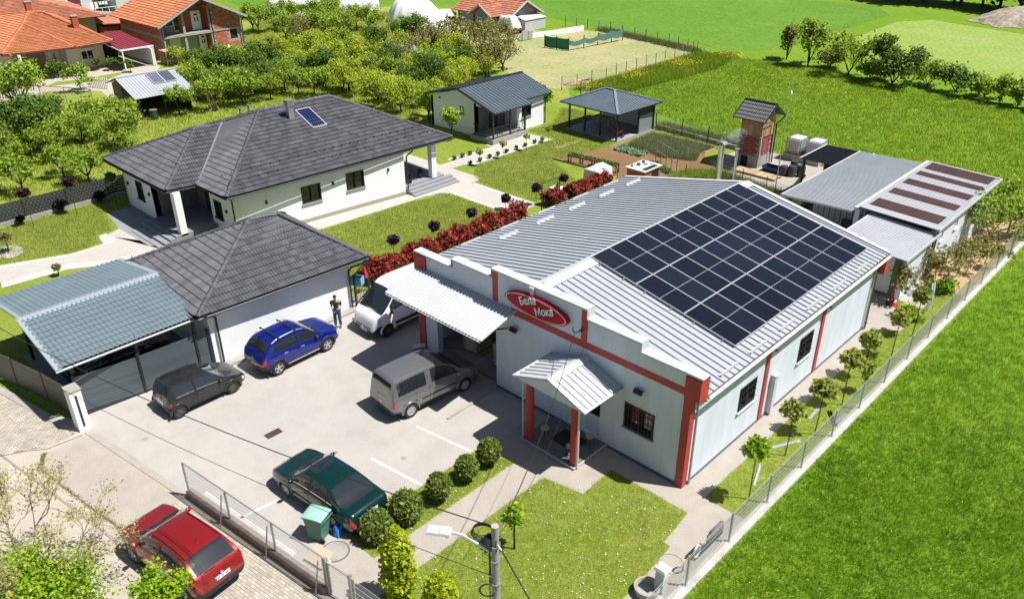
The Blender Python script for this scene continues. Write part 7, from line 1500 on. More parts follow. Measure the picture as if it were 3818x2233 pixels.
mh = thing('manhole_cover', 'round concrete manhole cover beside the wheeled bin', 'manhole cover', (-6.36, -10.23, .004)); m = MB(); m.cyl((-6.36, -10.23, .0), (-6.36, -10.23, .015), .42, n=28); m.build('disc', CONC, mh); m = MB(); m.lathe([(.42, 0), (.47, 0), (.47, .012), (.42, .012)], (-6.36, -10.23, 0), 28, 'Z', True); m.build('rim', pm('dark_rim', (.12, .11, .1), .8), mh)
mh2 = thing('manhole_cover', 'round manhole cover in the pavement by the post fountain', 'manhole cover', (1.75, -3.2, .004)); m = MB(); m.cyl((1.75, -3.25, .0), (1.75, -3.25, .008), .40, n=28); m.build('disc', G_CONC, mh2); m = MB(); m.lathe([(.40, 0), (.42, 0), (.42, .014), (.40, .014)], (1.75, -3.25, 0), 28, 'Z', True); m.build('rim', MATS['dark_rim'], mh2)
dg_ = thing('drain_grate', 'rectangular iron drain grate in the car park', 'drain', (-13.2, -8.27, .004)); m = MB(); m.box((-13.36, -8.6, .0), (-13.02, -7.95, .006)); m.build('pit', DARK, dg_)
for k in range(9): m = MB(); y = -8.58+k*.075; m.box((-13.36, y, .006), (-13.02, y+.03, .016)); m.build('bar', RUST, dg_)
# front wire fence on a low wall
ff = thing('front_fence', 'galvanised wire panel fence on a low stone wall along the paving', 'fence', (-8.6, -11.7, 0)); FA = Vector((-12.2, -12.2, 0)); FB = Vector((-5.12, -11.38, 0)); fdv = (FB-FA).normalized(); fsd = Vector((-fdv.y, fdv.x, 0)); FL = (FB-FA).length
m = MB(); m.prism([tuple((p+fsd*s)[:2]) for p, s in ((FA, -.12), (FB, -.12), (FB, .12), (FA, .12))], -.05, .30); m.build('low_wall', pm('brown_stone_wall', (.25, .20, .165), .9, var=.35, vs_=3, bump=.4, bs=10), ff)
GP = pm('galvanised_post', (.42, .43, .43), .45, .5)
npan = 3; WV = MB()
for k in range(npan+1):
    p = FA.lerp(FB, k/npan); m = MB(); m.box((p.x-.03, p.y-.03, .30), (p.x+.03, p.y+.03, 1.5)); m.build('post', GP, ff)
    if k: q = p-fdv*.25; m = MB(); m.bar(q-fsd*.25+Vector((0, 0, .02)), q+Vector((0, 0, 1.2)), .03, .03); m.build('stay', GP, ff)
for k in range(npan):
    a = FA.lerp(FB, k/npan); b = FA.lerp(FB, (k+1)/npan); m = MB(); n = int((b-a).length/.055)
    for i in range(1, n): p = a.lerp(b, i/n); m.bar(p+Vector((0, 0, .36)), p+Vector((0, 0, 1.46)), .009, .009)
    for z in (.38, .56, .75, .94, 1.13, 1.32, 1.46): m.bar(a+Vector((0, 0, z)), b+Vector((0, 0, z)), .009, .009)
    m.build('wire_panel', pm('pale_wire', (.62, .63, .64), .4, .4), ff)
m = MB(); m.bar(FA+Vector((0, 0, 1.5)), FB+Vector((0, 0, 1.5)), .03, .03); m.build('top_rail', GP, ff)
wg_ = thing('wicket_gate', 'grey steel wicket gate at the end of the front wire fence', 'gate', (-4.6, -11.3, 0)); ga, gb = Vector((-5.0, -11.36, 0)), Vector((-3.95, -11.24, 0)); m = MB()
for p in (ga, gb): m.box((p.x-.045, p.y-.045, 0), (p.x+.045, p.y+.045, 1.55))
m.build('post', GP, wg_); m = MB()
for z in (.1, 1.4): m.bar(ga+Vector((.06, 0, z)), gb+Vector((-.06, 0, z)), .04, .04)
for p in (ga.lerp(gb, .08), ga.lerp(gb, .92)): m.bar(p+Vector((0, 0, .1)), p+Vector((0, 0, 1.4)), .04, .04)
m.build('leaf_frame', GP, wg_); m = MB()
for i in range(1, 18): p = ga.lerp(gb, .08+.84*i/18); m.bar(p+Vector((0, 0, .1)), p+Vector((0, 0, 1.4)), .006, .006)
for z in (.35, .6, .85, 1.1): m.bar(ga.lerp(gb, .08)+Vector((0, 0, z)), ga.lerp(gb, .92)+Vector((0, 0, z)), .008, .008)
m.build('wire_panel', MATS['pale_wire'], wg_)
ff2 = thing('front_fence', 'galvanised wire fence continuing past the wicket gate to the lamp pole', 'fence', (-1, -11, 0)); a0 = Vector((-3.9, -11.2, 0)); b0 = Vector((2.5, -10.6, 0))
for k in range(4): p = a0.lerp(b0, k/3); m = MB(); m.box((p.x-.03, p.y-.03, 0), (p.x+.03, p.y+.03, 1.4)); m.build('post', GP, ff2)
m = MB(); n = 110
for i in range(n): p = a0.lerp(b0, i/n); m.bar(p+Vector((0, 0, .1)), p+Vector((0, 0, 1.35)), .006, .006)
for z in (.1, .35, .6, .85, 1.1, 1.35): m.bar(a0+Vector((0, 0, z)), b0+Vector((0, 0, z)), .008, .008)
m.build('wire_panel', MATS['pale_wire'], ff2)
# right boundary: low wall with post and wire fence
rw_ = thing('boundary_wall', 'low whitewashed boundary wall between the shop verge and the meadow', 'wall', (2.62, 10, 0)); m = MB(); m.box((2.44, -12, -.4), (2.80, 37, .06)); m.build('wall', pm('whitewashed_concrete', (.50, .475, .43), .9, var=.3, vs_=1.4, bump=.4, bs=12), rw_)
wf_ = thing('boundary_fence', 'galvanised wire panel fence standing on the low boundary wall', 'fence', (2.6, 10, 0)); ys = [-8.72+2.516*k for k in range(19)]
for y in ys: m = MB(); m.box((2.565, y-.03, .06), (2.625, y+.03, 1.27)); po = m.build('post', GP, wf_); m = MB(); m.box((2.52, y-.08, .06), (2.67, y+.08, .07)); m.build('foot', GP, po)
for a, b in zip(ys[:-1], ys[1:]):
    m = MB(); n = 46
    for i in range(1, n): y = a+(b-a)*i/n; m.bar((2.595, y, .12), (2.595, y, 1.24), .005, .005)
    for z in (.14, .34, .54, .74, .94, 1.14, 1.24): m.bar((2.585, a, z), (2.585, b, z), .010, .010)
    m.build('wire_panel', MATS['pale_wire'], wf_)
# loose white gutters and battens on the side lawn
for a, b, w, h, z, mt, lab in (((1.85, 1.86), (1.44, 3.06), .10, .06, .03, SHEETW, 'short white gutter length lying on the side lawn near the pavement'), ((1.29, 4.25), (1.86, 5.37), .12, .06, .03, SHEETW, 'white gutter length lying across the side lawn'), ((1.46, 6.89), (1.40, 8.13), .11, .05, .03, SHEET, 'grey gutter length lying on the lawn by the pavement edge'), ((1.80, 7.92), (2.46, 7.06), .10, .09, .06, BLACKP, 'dark gutter length lying against the boundary fence'), ((2.33, 7.35), (2.38, 8.2), .12, .06, .03, SHEET, 'grey gutter piece lying along the boundary wall')):
    a = Vector((*a, z)); b = Vector((*b, z)); g = MB(); d = (b-a).normalized(); s = Vector((-d.y, d.x, 0))
    g.bar(a-Vector((0, 0, h/2-.004)), b-Vector((0, 0, h/2-.004)), w, .008); g.bar(a+s*w/2, b+s*w/2, .006, h); g.bar(a-s*w/2, b-s*w/2, .006, h); setp(g.build('gutter_length', mt), lab, 'gutter')
# stone post fountain and leaning chair cushion
ft = thing('post_fountain', 'white stone drinking post with round basin at the pavement end', 'fountain', (2.05, -4.5, 0)); STN = pm('pale_stone', (.62, .62, .60), .85, var=.12, vs_=4, bump=.3, bs=20)
m = MB(); m.obox((2.12, -4.35, .45), (.30, .26, .9)); m.build('post', STN, ft); m = MB(); m.obox((2.12, -4.35, .94), (.42, .38, .09), None, .8); m.build('cap', STN, ft); m = MB(); m.lathe([(.0, .02), (.36, .02), (.40, .3), (.34, .3), (.30, .1), (0, .08)], (1.88, -4.72, 0), 22); m.build('basin', CONC, ft, True, 40); m = MB(); m.box((1.9, -4.85, .0), (2.4, -4.55, .06)); m.build('step', STN, ft)
cu = thing('chair_cushion', 'grey padded seat hung over the boundary fence beside the pavement', 'cushion', (2.5, -2.1, .6)); bm = bmesh.new(); bmesh.ops.create_cube(bm, size=1); bmesh.ops.bevel(bm, geom=bm.edges[:], offset=.12, segments=3, affect='EDGES')
for v in bm.verts: v.co = Vector((2.48+v.co.x*.10, -2.0+v.co.y*.9, .88+v.co.z*.62))
me = bpy.data.meshes.new('pad'); bm.to_mesh(me); bm.free(); me.materials.append(pm('grey_vinyl', (.16, .16, .165), .6, var=.4, vs_=3)); me.polygons.foreach_set('use_smooth', [True]*len(me.polygons)); link('pad', me, cu)
hs_ = thing('hose_coil', 'pale hose coil hung on the boundary fence post', 'hose', (2.52, -2.95, .9)); m = MB(); 
for k in range(4): m.tube([(2.5-.012*k, -3.05+.17*math.cos(t*.42), .92+.24*math.sin(t*.42)) for t in range(16)], .014, 5)
m.build('coil', pm('pale_hose', (.66, .65, .6), .6), hs_)
# hand truck, orange parts, tub, bent pipe, stools
ht = thing('hand_truck', 'red two-wheeled hand truck behind the far shop corner', 'hand truck', (.15, 18.5, 0)); m = MB()
for s in (0, .3): m.tube([(.05, 18.5+s, .12), (.0, 18.6+s, 1.15)], .02, 6)
for z in (.3, .6, .9, 1.13): m.bar((.04, 18.5, z), (.04, 18.8, z), .025, .025)
m.build('frame', RB, ht); m = MB(); m.box((.05, 18.45, .02), (.4, 18.85, .04)); m.build('toe_plate', RB, ht)
for y in (18.42, 18.9): m = MB(); m.lathe([(.04, -.035), (.13, -.035), (.13, .035), (.04, .035)], (-.02, y, .13), 14, 'Y', True); m.build('wheel', RUBBER, ht)
og = thing('orange_mixer', 'orange cement mixer standing by the white rear shed wall', 'cement mixer', (.4, 23.3, 0)); ORG = pm('orange_paint', (.62, .12, .03), .5); m = MB(); m.lathe([(0, .45), (.2, .48), (.36, .65), (.36, .85), (.2, 1.1), (.17, 1.1)], (.42, 23.3, 0), 16); m.build('drum', ORG, og, True, 40); m = MB()
for a, b in (((.1, 22.95, 0), (.3, 23.2, .6)), ((.7, 22.95, 0), (.5, 23.2, .6)), ((.1, 23.7, 0), (.3, 23.4, .6)), ((.7, 23.7, 0), (.5, 23.4, .6))): m.bar(a, b, .05, .05)
m.build('stand', ORG, og)
tu = thing('white_tub', 'white plastic bucket beside the rear shed corner', 'bucket', (.35, 20.3, 0)); m = MB(); m.lathe([(0, 0), (.2, 0), (.25, .42), (.23, .42), (.18, .03), (0, .03)], (.35, 20.35, 0), 18); m.build('bucket', PVC, tu, True, 40)
tu2 = thing('white_tray', 'round white tray lying beside the bucket at the rear shed', 'tray', (.05, 20.0, 0)); m = MB(); m.cyl((.05, 20.0, .004), (.05, 20.0, .05), .28, n=20); m.build('tray', PVC, tu2)  # this flat disc is the loose lid of the bucket
bpv = thing('bent_pipe', 'bent white pipe standing in the side lawn', 'pipe', (1.55, 19.0, 0)); m = MB()
for s in (0, .14): m.tube([(1.55+s*.4, 19.0+s, .02), (1.6+s*.4, 19.15+s, .5), (1.55+s*.4, 19.3+s, 1.0), (1.45+s*.4, 19.5+s, 1.35)], .045, 8)
m.build('pipe', SHEETW, bpv)
for k, (x, y, z, lab) in enumerate(((-3.9, -1.45, .1, 'round stool beside the right porch column'), (-5.3, -1.3, .1, 'small stool behind the left porch column'), (-3.75, -.5, .1, 'small stool by the glazed shop door'))):
    t = thing('stool', lab, 'stool', (x, y, z)); m = MB(); m.cyl((x, y, z+.43), (x, y, z+.47), .17, n=18); m.build('seat', pm('beige_seat', (.45, .40, .36), .6), t)
    for i in range(4): a = i*math.pi/2+.6; m = MB(); m.bar((x+.10*math.cos(a), y+.10*math.sin(a), z+.43), (x+.17*math.cos(a), y+.17*math.sin(a), z), .025, .025); m.build('leg', pm('dark_stool_leg', (.05, .04, .04), .6), t)
mt_ = thing('door_mat', 'black door mat in front of the glazed shop door', 'mat', (-4.5, -.75, .1)); m = MB(); m.box((-5.1, -1.2, .1), (-3.95, -.35, .115)); m.build('mat', RUBBER, mt_)
rl = thing('foam_roll', 'pale roll lying by the red shop corner pilaster', 'roll', (-13.75, -.45, .1)); m = MB(); m.cyl((-13.95, -.55, .12), (-13.75, .0, .12), .1, n=14); m.build('roll', PVC, rl)
wdg = thing('goods_trolley', 'low steel ramp edge leading from the loading door', 'ramp', (-8.9, -1.6, 0)); m = MB(); m.bar((-9.1, -.1, .05), (-8.95, -3.0, .02), .10, .06); m.build('edge', CONC, wdg)
# utility pole with street lamp
PXY = (2.3, -11.5); PTZ = 7.7
po = thing('utility_pole', 'grey round utility pole with cable coils beside the front lawn', 'pole', (*PXY, 0)); m = MB(); m.cyl((*PXY, 0), (*PXY, PTZ), .135, .075, n=20); m.build('shaft', pm('weathered_pole', (.33, .32, .30), .85, var=.25, vs_=4, bump=.3, bs=20), po, True, 50)
m = MB(); m.cyl((*PXY, PTZ), (*PXY, PTZ+.02), .078, n=20); m.build('cap', pm('pole_end_grain', (.45, .40, .34), .9, var=.3, vs_=20), po)
u = Vector((-.93, .36, 0)).normalized()                                                        # towards the lamp head
CBL = pm('black_cable', (.012, .012, .013), .5)
for k in range(5):
    c = Vector((*PXY, PTZ-.12))+Vector((-.22, -.13, -.03*k)); r_ = .20+.012*k; m = MB(); m.tube([c+Vector((.75*r_*math.cos(t*.42), .66*r_*math.cos(t*.42)*1.0, r_*math.sin(t*.42)*.9)) for t in range(16)], .010, 6); m.build('cable_coil', CBL, po)
for z in (PTZ-.5, PTZ-.9, PTZ-1.55): m = MB(); m.lathe([(.085+.012*(PTZ-z), -.012), (.10+.012*(PTZ-z), -.012), (.10+.012*(PTZ-z), .012), (.085+.012*(PTZ-z), .012)], (*PXY, z), 20, 'Z', True); m.build('steel_band', GALV, po)
m = MB(); m.obox((PXY[0]-.11, PXY[1]-.06, PTZ-.42), (.16, .14, .26)); m.build('junction_box', BLACKP, po)
for dx, dy, z0, z1 in ((-.1, -.03, .25, 1.7), (-.09, -.07, .3, 1.4), (-.06, -.10, .28, 2.2), (.08, -.05, .3, .6)): m = MB(); m.tube([(PXY[0]+dx, PXY[1]+dy, PTZ-z0), (PXY[0]+dx*1.1-.02, PXY[1]+dy, PTZ-(z0+z1)/2), (PXY[0]+dx*1.1, PXY[1]+dy*1.1, PTZ-z1)], .012, 6); m.build('riser_cable', CBL, po)
for k in range(4):
    c = Vector((*PXY, PTZ-1.72))+Vector((-.07, -.17, 0)); r_ = .17+.008*k; m = MB(); m.tube([c+Vector((.72*r_*math.cos(t*.42), .66*r_*math.cos(t*.42), r_*math.sin(t*.42))) for t in range(16)], .010, 6); m.build('cable_coil', CBL, po)
m = MB(); m.tube([(PXY[0]-.06, PXY[1]-.06, PTZ-.85), (PXY[0]-.25, PXY[1]-.14, PTZ-.78), (PXY[0]-.22, PXY[1]-.16, PTZ-1.0), (PXY[0]-.08, PXY[1]-.1, PTZ-1.0)], .006, 5); m.build('loose_cable', CBL, po)
for a, b in (((.05, .05, -.05), (.09, .16, .02)), ((.06, .0, -.45), (.2, -.02, -.5)), ((-.05, -.1, -1.35), (-.16, -.16, -1.3))): m = MB(); m.bar(Vector((*PXY, PTZ))+Vector(a), Vector((*PXY, PTZ))+Vector(b), .025, .03); m.build('cable_clamp', GALV, po)
la = thing('street_lamp', 'white ribbed street lamp head on a curved grey arm', 'lamp', (PXY[0]-.6, PXY[1]+.2, PTZ-.2)); right = Vector((.72, .69, 0))
ld = Vector((-.80, -.55, 0)).normalized(); p0 = Vector((*PXY, PTZ-.72))+ld*.07; p1 = p0+ld*.55+Vector((0, 0, .36)); p2 = p1+ld*.16+Vector((0, 0, .05)); p3 = p2+ld*.12+Vector((0, 0, .01))
m = MB(); m.tube([p0, p0.lerp(p1, .5), p1, p1+ld*.08+Vector((0, 0, .035)), p2, p3], .038, 12); m.build('arm', pm('lamp_arm_grey', (.52, .56, .60), .4, .4), la, True, 50)
sdl = Vector((-ld.y, ld.x, 0)); LH = pm('lamp_white', (.72, .73, .74), .45)
for k, (s0, L) in enumerate(((.02, .24), (.27, .25))):
    c = p3+ld*(s0+L/2)+Vector((0, 0, .01)); m = MB(); R = Matrix((ld, sdl, Vector((0, 0, 1)))).transposed(); m.obox(c, (L, .24, .07), R, .94); hd = m.build('head', LH, la)
    m = MB()
    for i in range(9): m.obox(c+sdl*(-.10+.025*i)+Vector((0, 0, .042)), (L*.9, .006, .016), R)
    m.build('cooling_fin', LH, hd)
m = MB(); m.cyl(p3+ld*.08-sdl*.14, p3+ld*.08+sdl*.14, .03, n=10); m.build('hinge', GALV, la)
# overhead cables
def cable(label, a, b, sag, r=.012, n=26, mat=None):
    a = Vector(a); b = Vector(b); pts = [a.lerp(b, i/n)-Vector((0, 0, sag*4*(i/n)*(1-i/n))) for i in range(n+1)]; m = MB(); m.tube(pts, r, 5); return setp(m.build('overhead_cable', mat or CBL), label, 'cable')
cable('thick black cable running from the pole over the car park and carport', (PXY[0]-.12, PXY[1], PTZ-.06), (-42, -18.6, 7.4), 2.2, .014)
cable('thin black cable running lower from the pole over the parked cars', (PXY[0]-.16, PXY[1]-.16, PTZ-1.3), (-42, -18.8, 6.0), 2.0, .008)
cable('service cable from the pole to the red facade strip', (PXY[0]+.08, PXY[1]+.14, PTZ), (-4.75, -.4, 4.62), .5, .012)
cable('thin service cable from the pole to the porch side of the facade', (PXY[0]+.05, PXY[1]+.14, PTZ-.2), (-4.6, -.02, 3.9), .8, .006)
cable('black cable dropping from the pole towards the street side', (PXY[0]+.2, PXY[1]-.02, PTZ-.5), (16, -16, 6.6), .6, .016)
# basketball-hoop-like frame over the left eave
fr2 = thing('roof_edge_frame', 'dark bent pipe frame standing at the left eave of the shop roof', 'frame', (-15.1, 9.6, 0)); m = MB(); m.tube([(-14.95, 9.2, 3.0), (-14.95, 9.2, 5.1), (-14.95, 10.6, 5.1), (-14.95, 10.6, 4.4)], .03, 6); m.tube([(-14.6, 9.35, 4.6), (-13.9, 9.9, 4.1)], .02, 6); m.build('frame', ANTH, fr2); m = MB(); m.cyl((-14.95, 9.2, 0), (-14.95, 9.2, 3.0), .04, n=8); m.build('post', ANTH, fr2)
for (x, y, lab) in ((-29.9, 12.6, 'dark pot with a small plant beside the villa terrace wall'), (-30.2, 13.8, 'dark pot with a small plant in the middle of the villa terrace')):
    t = thing('plant_pot', lab, 'pot', (x, y, .45)); m = MB(); m.lathe([(0, 0), (.14, 0), (.2, .4), (.17, .4), (.12, .05), (0, .05)], (x, y, .45), 14); m.build('pot', BLACKP, t, True, 40); m = MB(); r = random.Random(int(y*10))
    for k in range(40): a = r.random()*6.28; q = r.uniform(.02, .2); m.add([(x, y, .8), (x+q*math.cos(a)-.02, y+q*math.sin(a), .9+r.uniform(0, .25)), (x+q*math.cos(a)+.02, y+q*math.sin(a)+.02, .9+r.uniform(0, .25))], [(0, 1, 2)])
    m.build('leaves', pm('dark_leaf', (.02, .05, .015), .6), t, fixn=False)

# ================================================================ VEGETATION
def leafmat(name, col, col2, transl=.4, isl=.35, vs_=1.3): return pm(name, col, .55, col2=col2, vs_=vs_, island=isl, transl=transl, spec=.3)
LF_ORCH = leafmat('orchard_leaf', (.34, .44, .05), (.22, .33, .035)); LF_YEL = leafmat('fresh_yellow_leaf', (.46, .52, .05), (.34, .43, .035)); LF_DARK = leafmat('dense_leaf', (.16, .25, .035), (.09, .165, .02)); LF_OLIVE = leafmat('budding_leaf', (.32, .30, .09), (.19, .2, .05)); LF_MAPLE = leafmat('maple_leaf', (.34, .48, .025), (.22, .37, .02)); LF_PALE = leafmat('blossom_leaf', (.52, .46, .20), (.38, .38, .12)); LF_RED = leafmat('photinia_leaf', (.36, .05, .04), (.20, .022, .018), .3, .55, 3.); LF_REDG = leafmat('photinia_green_leaf', (.11, .13, .025), (.06, .09, .018)); LF_PURP = leafmat('purple_leaf', (.045, .012, .022), (.022, .008, .014), .2); LF_BOX = leafmat('clipped_yew_leaf', (.20, .25, .04), (.11, .165, .025), .25, .4, 4.); LF_STD = leafmat('bronze_green_leaf', (.44, .43, .10), (.28, .34, .06)); LF_SHRUB = leafmat('golden_shrub_leaf', (.46, .52, .03), (.32, .42, .02))
def rot_to(d):
    d = np.asarray(d, float); d = d/np.linalg.norm(d); a = np.cross(d, [.3, .5, .8]); a /= np.linalg.norm(a); return a, np.cross(d, a), d
def leaves_mesh(name, P, size, mat, rng, elong=1.6, flat=.35):
    """one small folded rhombus leaf per point of P"""
    n = len(P); s = size*(.6+.8*rng.random(n))[:, None]; nd = rng.normal(size=(n, 3)); nd[:, 2] = np.abs(nd[:, 2])+flat; nd /= np.linalg.norm(nd, axis=1)[:, None]
    t = rng.normal(size=(n, 3)); t -= nd*(t*nd).sum(1)[:, None]; t /= np.linalg.norm(t, axis=1)[:, None]; b = np.cross(nd, t); L = t*s*elong*.5; Bv = b*s*.5
    V = np.stack([P-L, P+Bv+nd*s*.10, P+L, P-Bv+nd*s*.10], 1).reshape(-1, 3); i = np.arange(n)[:, None]*4
    return npmesh(name, V, np.concatenate([i, i+1, i+2, i+3], 1), mat)
def skeleton(rng, H, trunk, r0, nl, spread, levels=3, up=.55, kids=(3, 4), shr=.68, wob=.18, first=None):
    """branch segments and twig points of a tree growing at the origin"""
    segs = []; tips = []
    def grow(p, d, L, r, lv):
        n = 3; q = p; dd = d.copy()
        for k in range(n):
            dd = dd+rng.normal(0, wob, 3); dd[2] += .05; dd /= np.linalg.norm(dd); e = q+dd*L/n; r1 = r*(1-.22*(k+1)/n*1.2); segs.append((q, e, r*(1-.22*k/n*1.2), r1)); q = e
            if lv <= 1: tips.append((e, lv))
        if lv <= 0: tips.append((q, -1)); return
        for k in range(rng.integers(*kids)):
            a, b, _ = rot_to(dd); t = rng.random()*6.28; ang = spread*(.6+.7*rng.random()); nd = dd*math.cos(ang)+(a*math.cos(t)+b*math.sin(t))*math.sin(ang); nd[2] += up*.25; nd /= np.linalg.norm(nd)
            grow(q if rng.random() < .7 else p+(q-p)*(.5+.4*rng.random()), nd, L*shr*(.8+.4*rng.random()), r*.62, lv-1)
    segs.append((np.zeros(3), np.array([0, 0, trunk]), r0, r0*.8)); top = np.array([0, 0, trunk])
    for k in range(nl):
        t = 6.283*k/nl+rng.random()*.7; el = (first or .75)*(.8+.4*rng.random()); d = np.array([math.cos(t)*math.cos(el), math.sin(t)*math.cos(el), math.sin(el)]); grow(top-np.array([0, 0, trunk*.15*rng.random()]), d, (H-trunk)*.5, r0*.6, levels-1)
    return segs, tips
def tree(name, label, cat, loc, seed, H, R, trunk, r0, mat, nleaf, lsize, nl=5, spread=.6, levels=3, group=None, scat=.22, bark=None, up=.55, first=None, kids=(3, 4), wob=.18, bare=0., elong=1.6, rz=0, shr=.68):
    rng = np.random.default_rng(seed); th = thing(name, label, cat, (*loc, 0) if len(loc) == 2 else loc, rz, group); segs, tips = skeleton(rng, H, trunk, r0, nl, spread, levels, up, kids, shr, wob, first)
    T = np.array([p for p, _ in tips]); sx = R/max(1e-3, np.percentile(np.hypot(T[:, 0], T[:, 1]), 92)); sz = (H-trunk)/max(1e-3, T[:, 2].max()-trunk)
    def f(p): return np.array([p[0]*sx, p[1]*sx, trunk+(p[2]-trunk)*sz if p[2] > trunk else p[2]])
    m = MB()
    for a, b, ra, rb in segs: m.cyl(f(a), f(b), max(.006, ra), max(.005, rb), 6, False)
    tr = m.build('trunk', bark or BARK, th, True, world=False, fixn=False)
    P = np.array([f(p) for p in T]); k = rng.integers(len(P), size=nleaf); Q = P[k]+rng.normal(0, scat, (nleaf, 3))*np.array([1, 1, .8]); Q = Q[Q[:, 2] > trunk*.55]
    link('crown', leaves_mesh('crown', Q, lsize, mat, rng, elong), th, False)
    return th
BARKP = pm('pale_bark', (.42, .38, .33), .85, var=.4, vs_=8)
# ---- orchard: six mother trees, then copies
orch_pts = []
def spot(*a): orch_pts.append(a)
RNG = np.random.default_rng(77)
mothers = {}
def mother(k):
    if k in mothers: return mothers[k]
    A = {'a': (11, 3.0, 1.6, .8, .09, LF_ORCH, 2900, .11, .22), 'b': (12, 3.2, 1.8, .7, .10, LF_ORCH, 3500, .112, .24), 'c': (13, 2.9, 1.7, .6, .09, LF_YEL, 3500, .112, .24), 'd': (14, 3.6, 2.0, .8, .11, LF_DARK, 4300, .125, .26), 'e': (15, 2.4, 1.1, .8, .06, LF_ORCH, 900, .13, .17), 'f': (16, 3.4, 1.9, .7, .10, LF_OLIVE, 1300, .12, .24), 'g': (17, 3.1, 1.75, .6, .10, LF_YEL, 3800, .115, .25)}[k]
    mothers[k] = A; return A
built = {}
ADJ = dict(a='slim mid-green', b='broad mid-green', c='low yellow-green', d='dark dense', e='small thin-crowned', f='olive-brown twiggy', g='bushy yellow-green')
def orchard_tree(k, loc, s, label, group):
    if group: label = ADJ[k]+' '+label; group = ADJ[k]+' '+group
    if k not in built:
        A = mother(k); built[k] = tree('fruit_tree', label, 'tree', loc, A[0], A[1], A[2], A[3], A[4], A[5], A[6], A[7], group=group, scat=A[8], first=.8); o = built[k]; o.scale = (s, s, s*(.9+.2*RNG.random())); o.rotation_euler = (0, 0, RNG.random()*6.28)
    else: o = copy_tree(built[k], (*loc, 0), RNG.random()*6.28, (s, s, s*(.9+.2*RNG.random())), label, group)
    return o
LA = 'fruit tree in the grass left of the villa beyond the woven fence'; GA_ = 'fruit trees left of the villa'
for p, k, s in [((-49.62, -6.75), "e",1.0), ((-47.89, -5.78), "e",1.05), ((-49.60, -2.59), "a",.8), ((-47.00, -1.85), "a",.85), ((-52.85, 2.23), "b",.8), ((-53.56, 3.49), "e",1.2), ((-55.18, 0.92), "b",.9), ((-54.10, -1.44), "a",.9), ((-54.89, -4.71), "b",.85), ((-61.66, -1.90), "a",1.0), ((-56.78, 2.66), "e",1.3), ((-58.87, 5.37), "a",.9)]: orchard_tree(k, p, s, LA, GA_)
LB = 'tree with broad crown beyond the woven fence'
for p, k, s in [((-56.87, -2.37), "d",1.15), ((-58.91, -2.57), "d",1.0), ((-58.22, -0.86), "d",1.05)]: orchard_tree(k, p, s, LB, 'dense trees left of the villa')
LC = 'fruit tree in the orchard strip behind the timber shed'
for p, k, s in [((-60.86, 16.37), "b",1.05), ((-57.66, 16.12), "e",1.1), ((-58.18, 13.28), "e",1.2), ((-62.18, 14.14), "b",1.1), ((-64.92, 17.38), "d",1.0), ((-64.49, 19.45), "b",1.1), ((-61.55, 19.41), "d",1.0), ((-68.95, 18.21), "d",.8), ((-69.06, 20.53), "b",.85), ((-68.17, 22.60), "g",.85), ((-74.36, 19.43), "c",.7), ((-78.09, 20.02), "e",.75), ((-74.63, 22.52), "g",.6), ((-73.30, 24.10), "g",.65), ((-72.96, 26.15), "c",.65), ((-64.36, 12.11), "e",.9), ((-58.87, 10.59), "e",1.1), ((-63.65, 12.27), "e",1.0)]: orchard_tree(k, p, s, LC, 'fruit trees behind the timber shed')
LD = 'fruit tree in the rough grass before the polytunnel'
for p, k, s in [((-89.44, 35.91), "a",1.05), ((-88.62, 36.17), "a",1.0), ((-88.00, 38.21), "b",1.0), ((-81.92, 36.05), "b",1.0), ((-78.52, 35.83), "f",.85), ((-82.23, 39.64), "a",1.05), ((-79.19, 39.65), "a",1.1), ((-77.96, 42.43), "a",.95), ((-79.15, 46.82), "b",1.0), ((-89.16, 42.25), "a",1.0), ((-87.87, 44.49), "a",1.0), ((-84.82, 45.18), "a",1.05), ((-80.53, 43.10), "b",1.0), ((-81.86, 46.86), "a",1.0), ((-89.23, 47.61), "a",1.0), ((-95.71, 56.22), "e",1.2), ((-95.92, 58.68), "e",1.3), ((-92.15, 42.73), "e",1.2)]: orchard_tree(k, p, s, LD, 'fruit trees before the polytunnel')
LE = 'fruit tree standing in grass behind the villa ridge'
for p, k, s in [((-57.88, 16.17), "e",1.2), ((-59.92, 18.80), "d",.9), ((-57.42, 18.81), "e",.95), ((-59.45, 21.63), "b",1.0), ((-55.45, 22.32), "e",1.15), ((-57.45, 21.88), "e",1.0), ((-57.55, 25.05), "e",.85), ((-54.78, 25.05), "g",.9), ((-64.27, 22.55), "d",1.0), ((-63.28, 20.01), "d",1.0)]: orchard_tree(k, p, s, LE, 'fruit trees behind the villa ridge')
LG = 'fruit tree in the thick orchard between villa, cottage and tarpaulin'
GRID = []
def inpoly(x, y, poly):
    c = False; j = len(poly)-1
    for i in range(len(poly)):
        if ((poly[i][1] > y) != (poly[j][1] > y)) and x < (poly[j][0]-poly[i][0])*(y-poly[i][1])/(poly[j][1]-poly[i][1])+poly[i][0]: c = not c
        j = i
    return c
OP = [(-71.02, 27.94), (-70.83, 32.48), (-69.23, 37.01), (-67.56, 41.73), (-62.24, 40.39), (-56.47, 41.38), (-48.42, 39.64), (-46.43, 33.44), (-44.42, 27.72), (-41.28, 24.37), (-46.32, 24.55), (-50.95, 24.07), (-57.20, 25.65), (-61.98, 24.67)]
xs_ = [p[0] for p in OP]; ys_ = [p[1] for p in OP]; tries = 0
while tries < 4000 and len(GRID) < 50:
    tries += 1; x = RNG.uniform(min(xs_), max(xs_)); y = RNG.uniform(min(ys_), max(ys_))
    if inpoly(x, y, OP) and all((x-a)**2+(y-b)**2 > 2.5**2 for a, b in GRID) and not (-61 < x < -56 and 33.5 < y < 38.5): GRID.append((x, y))
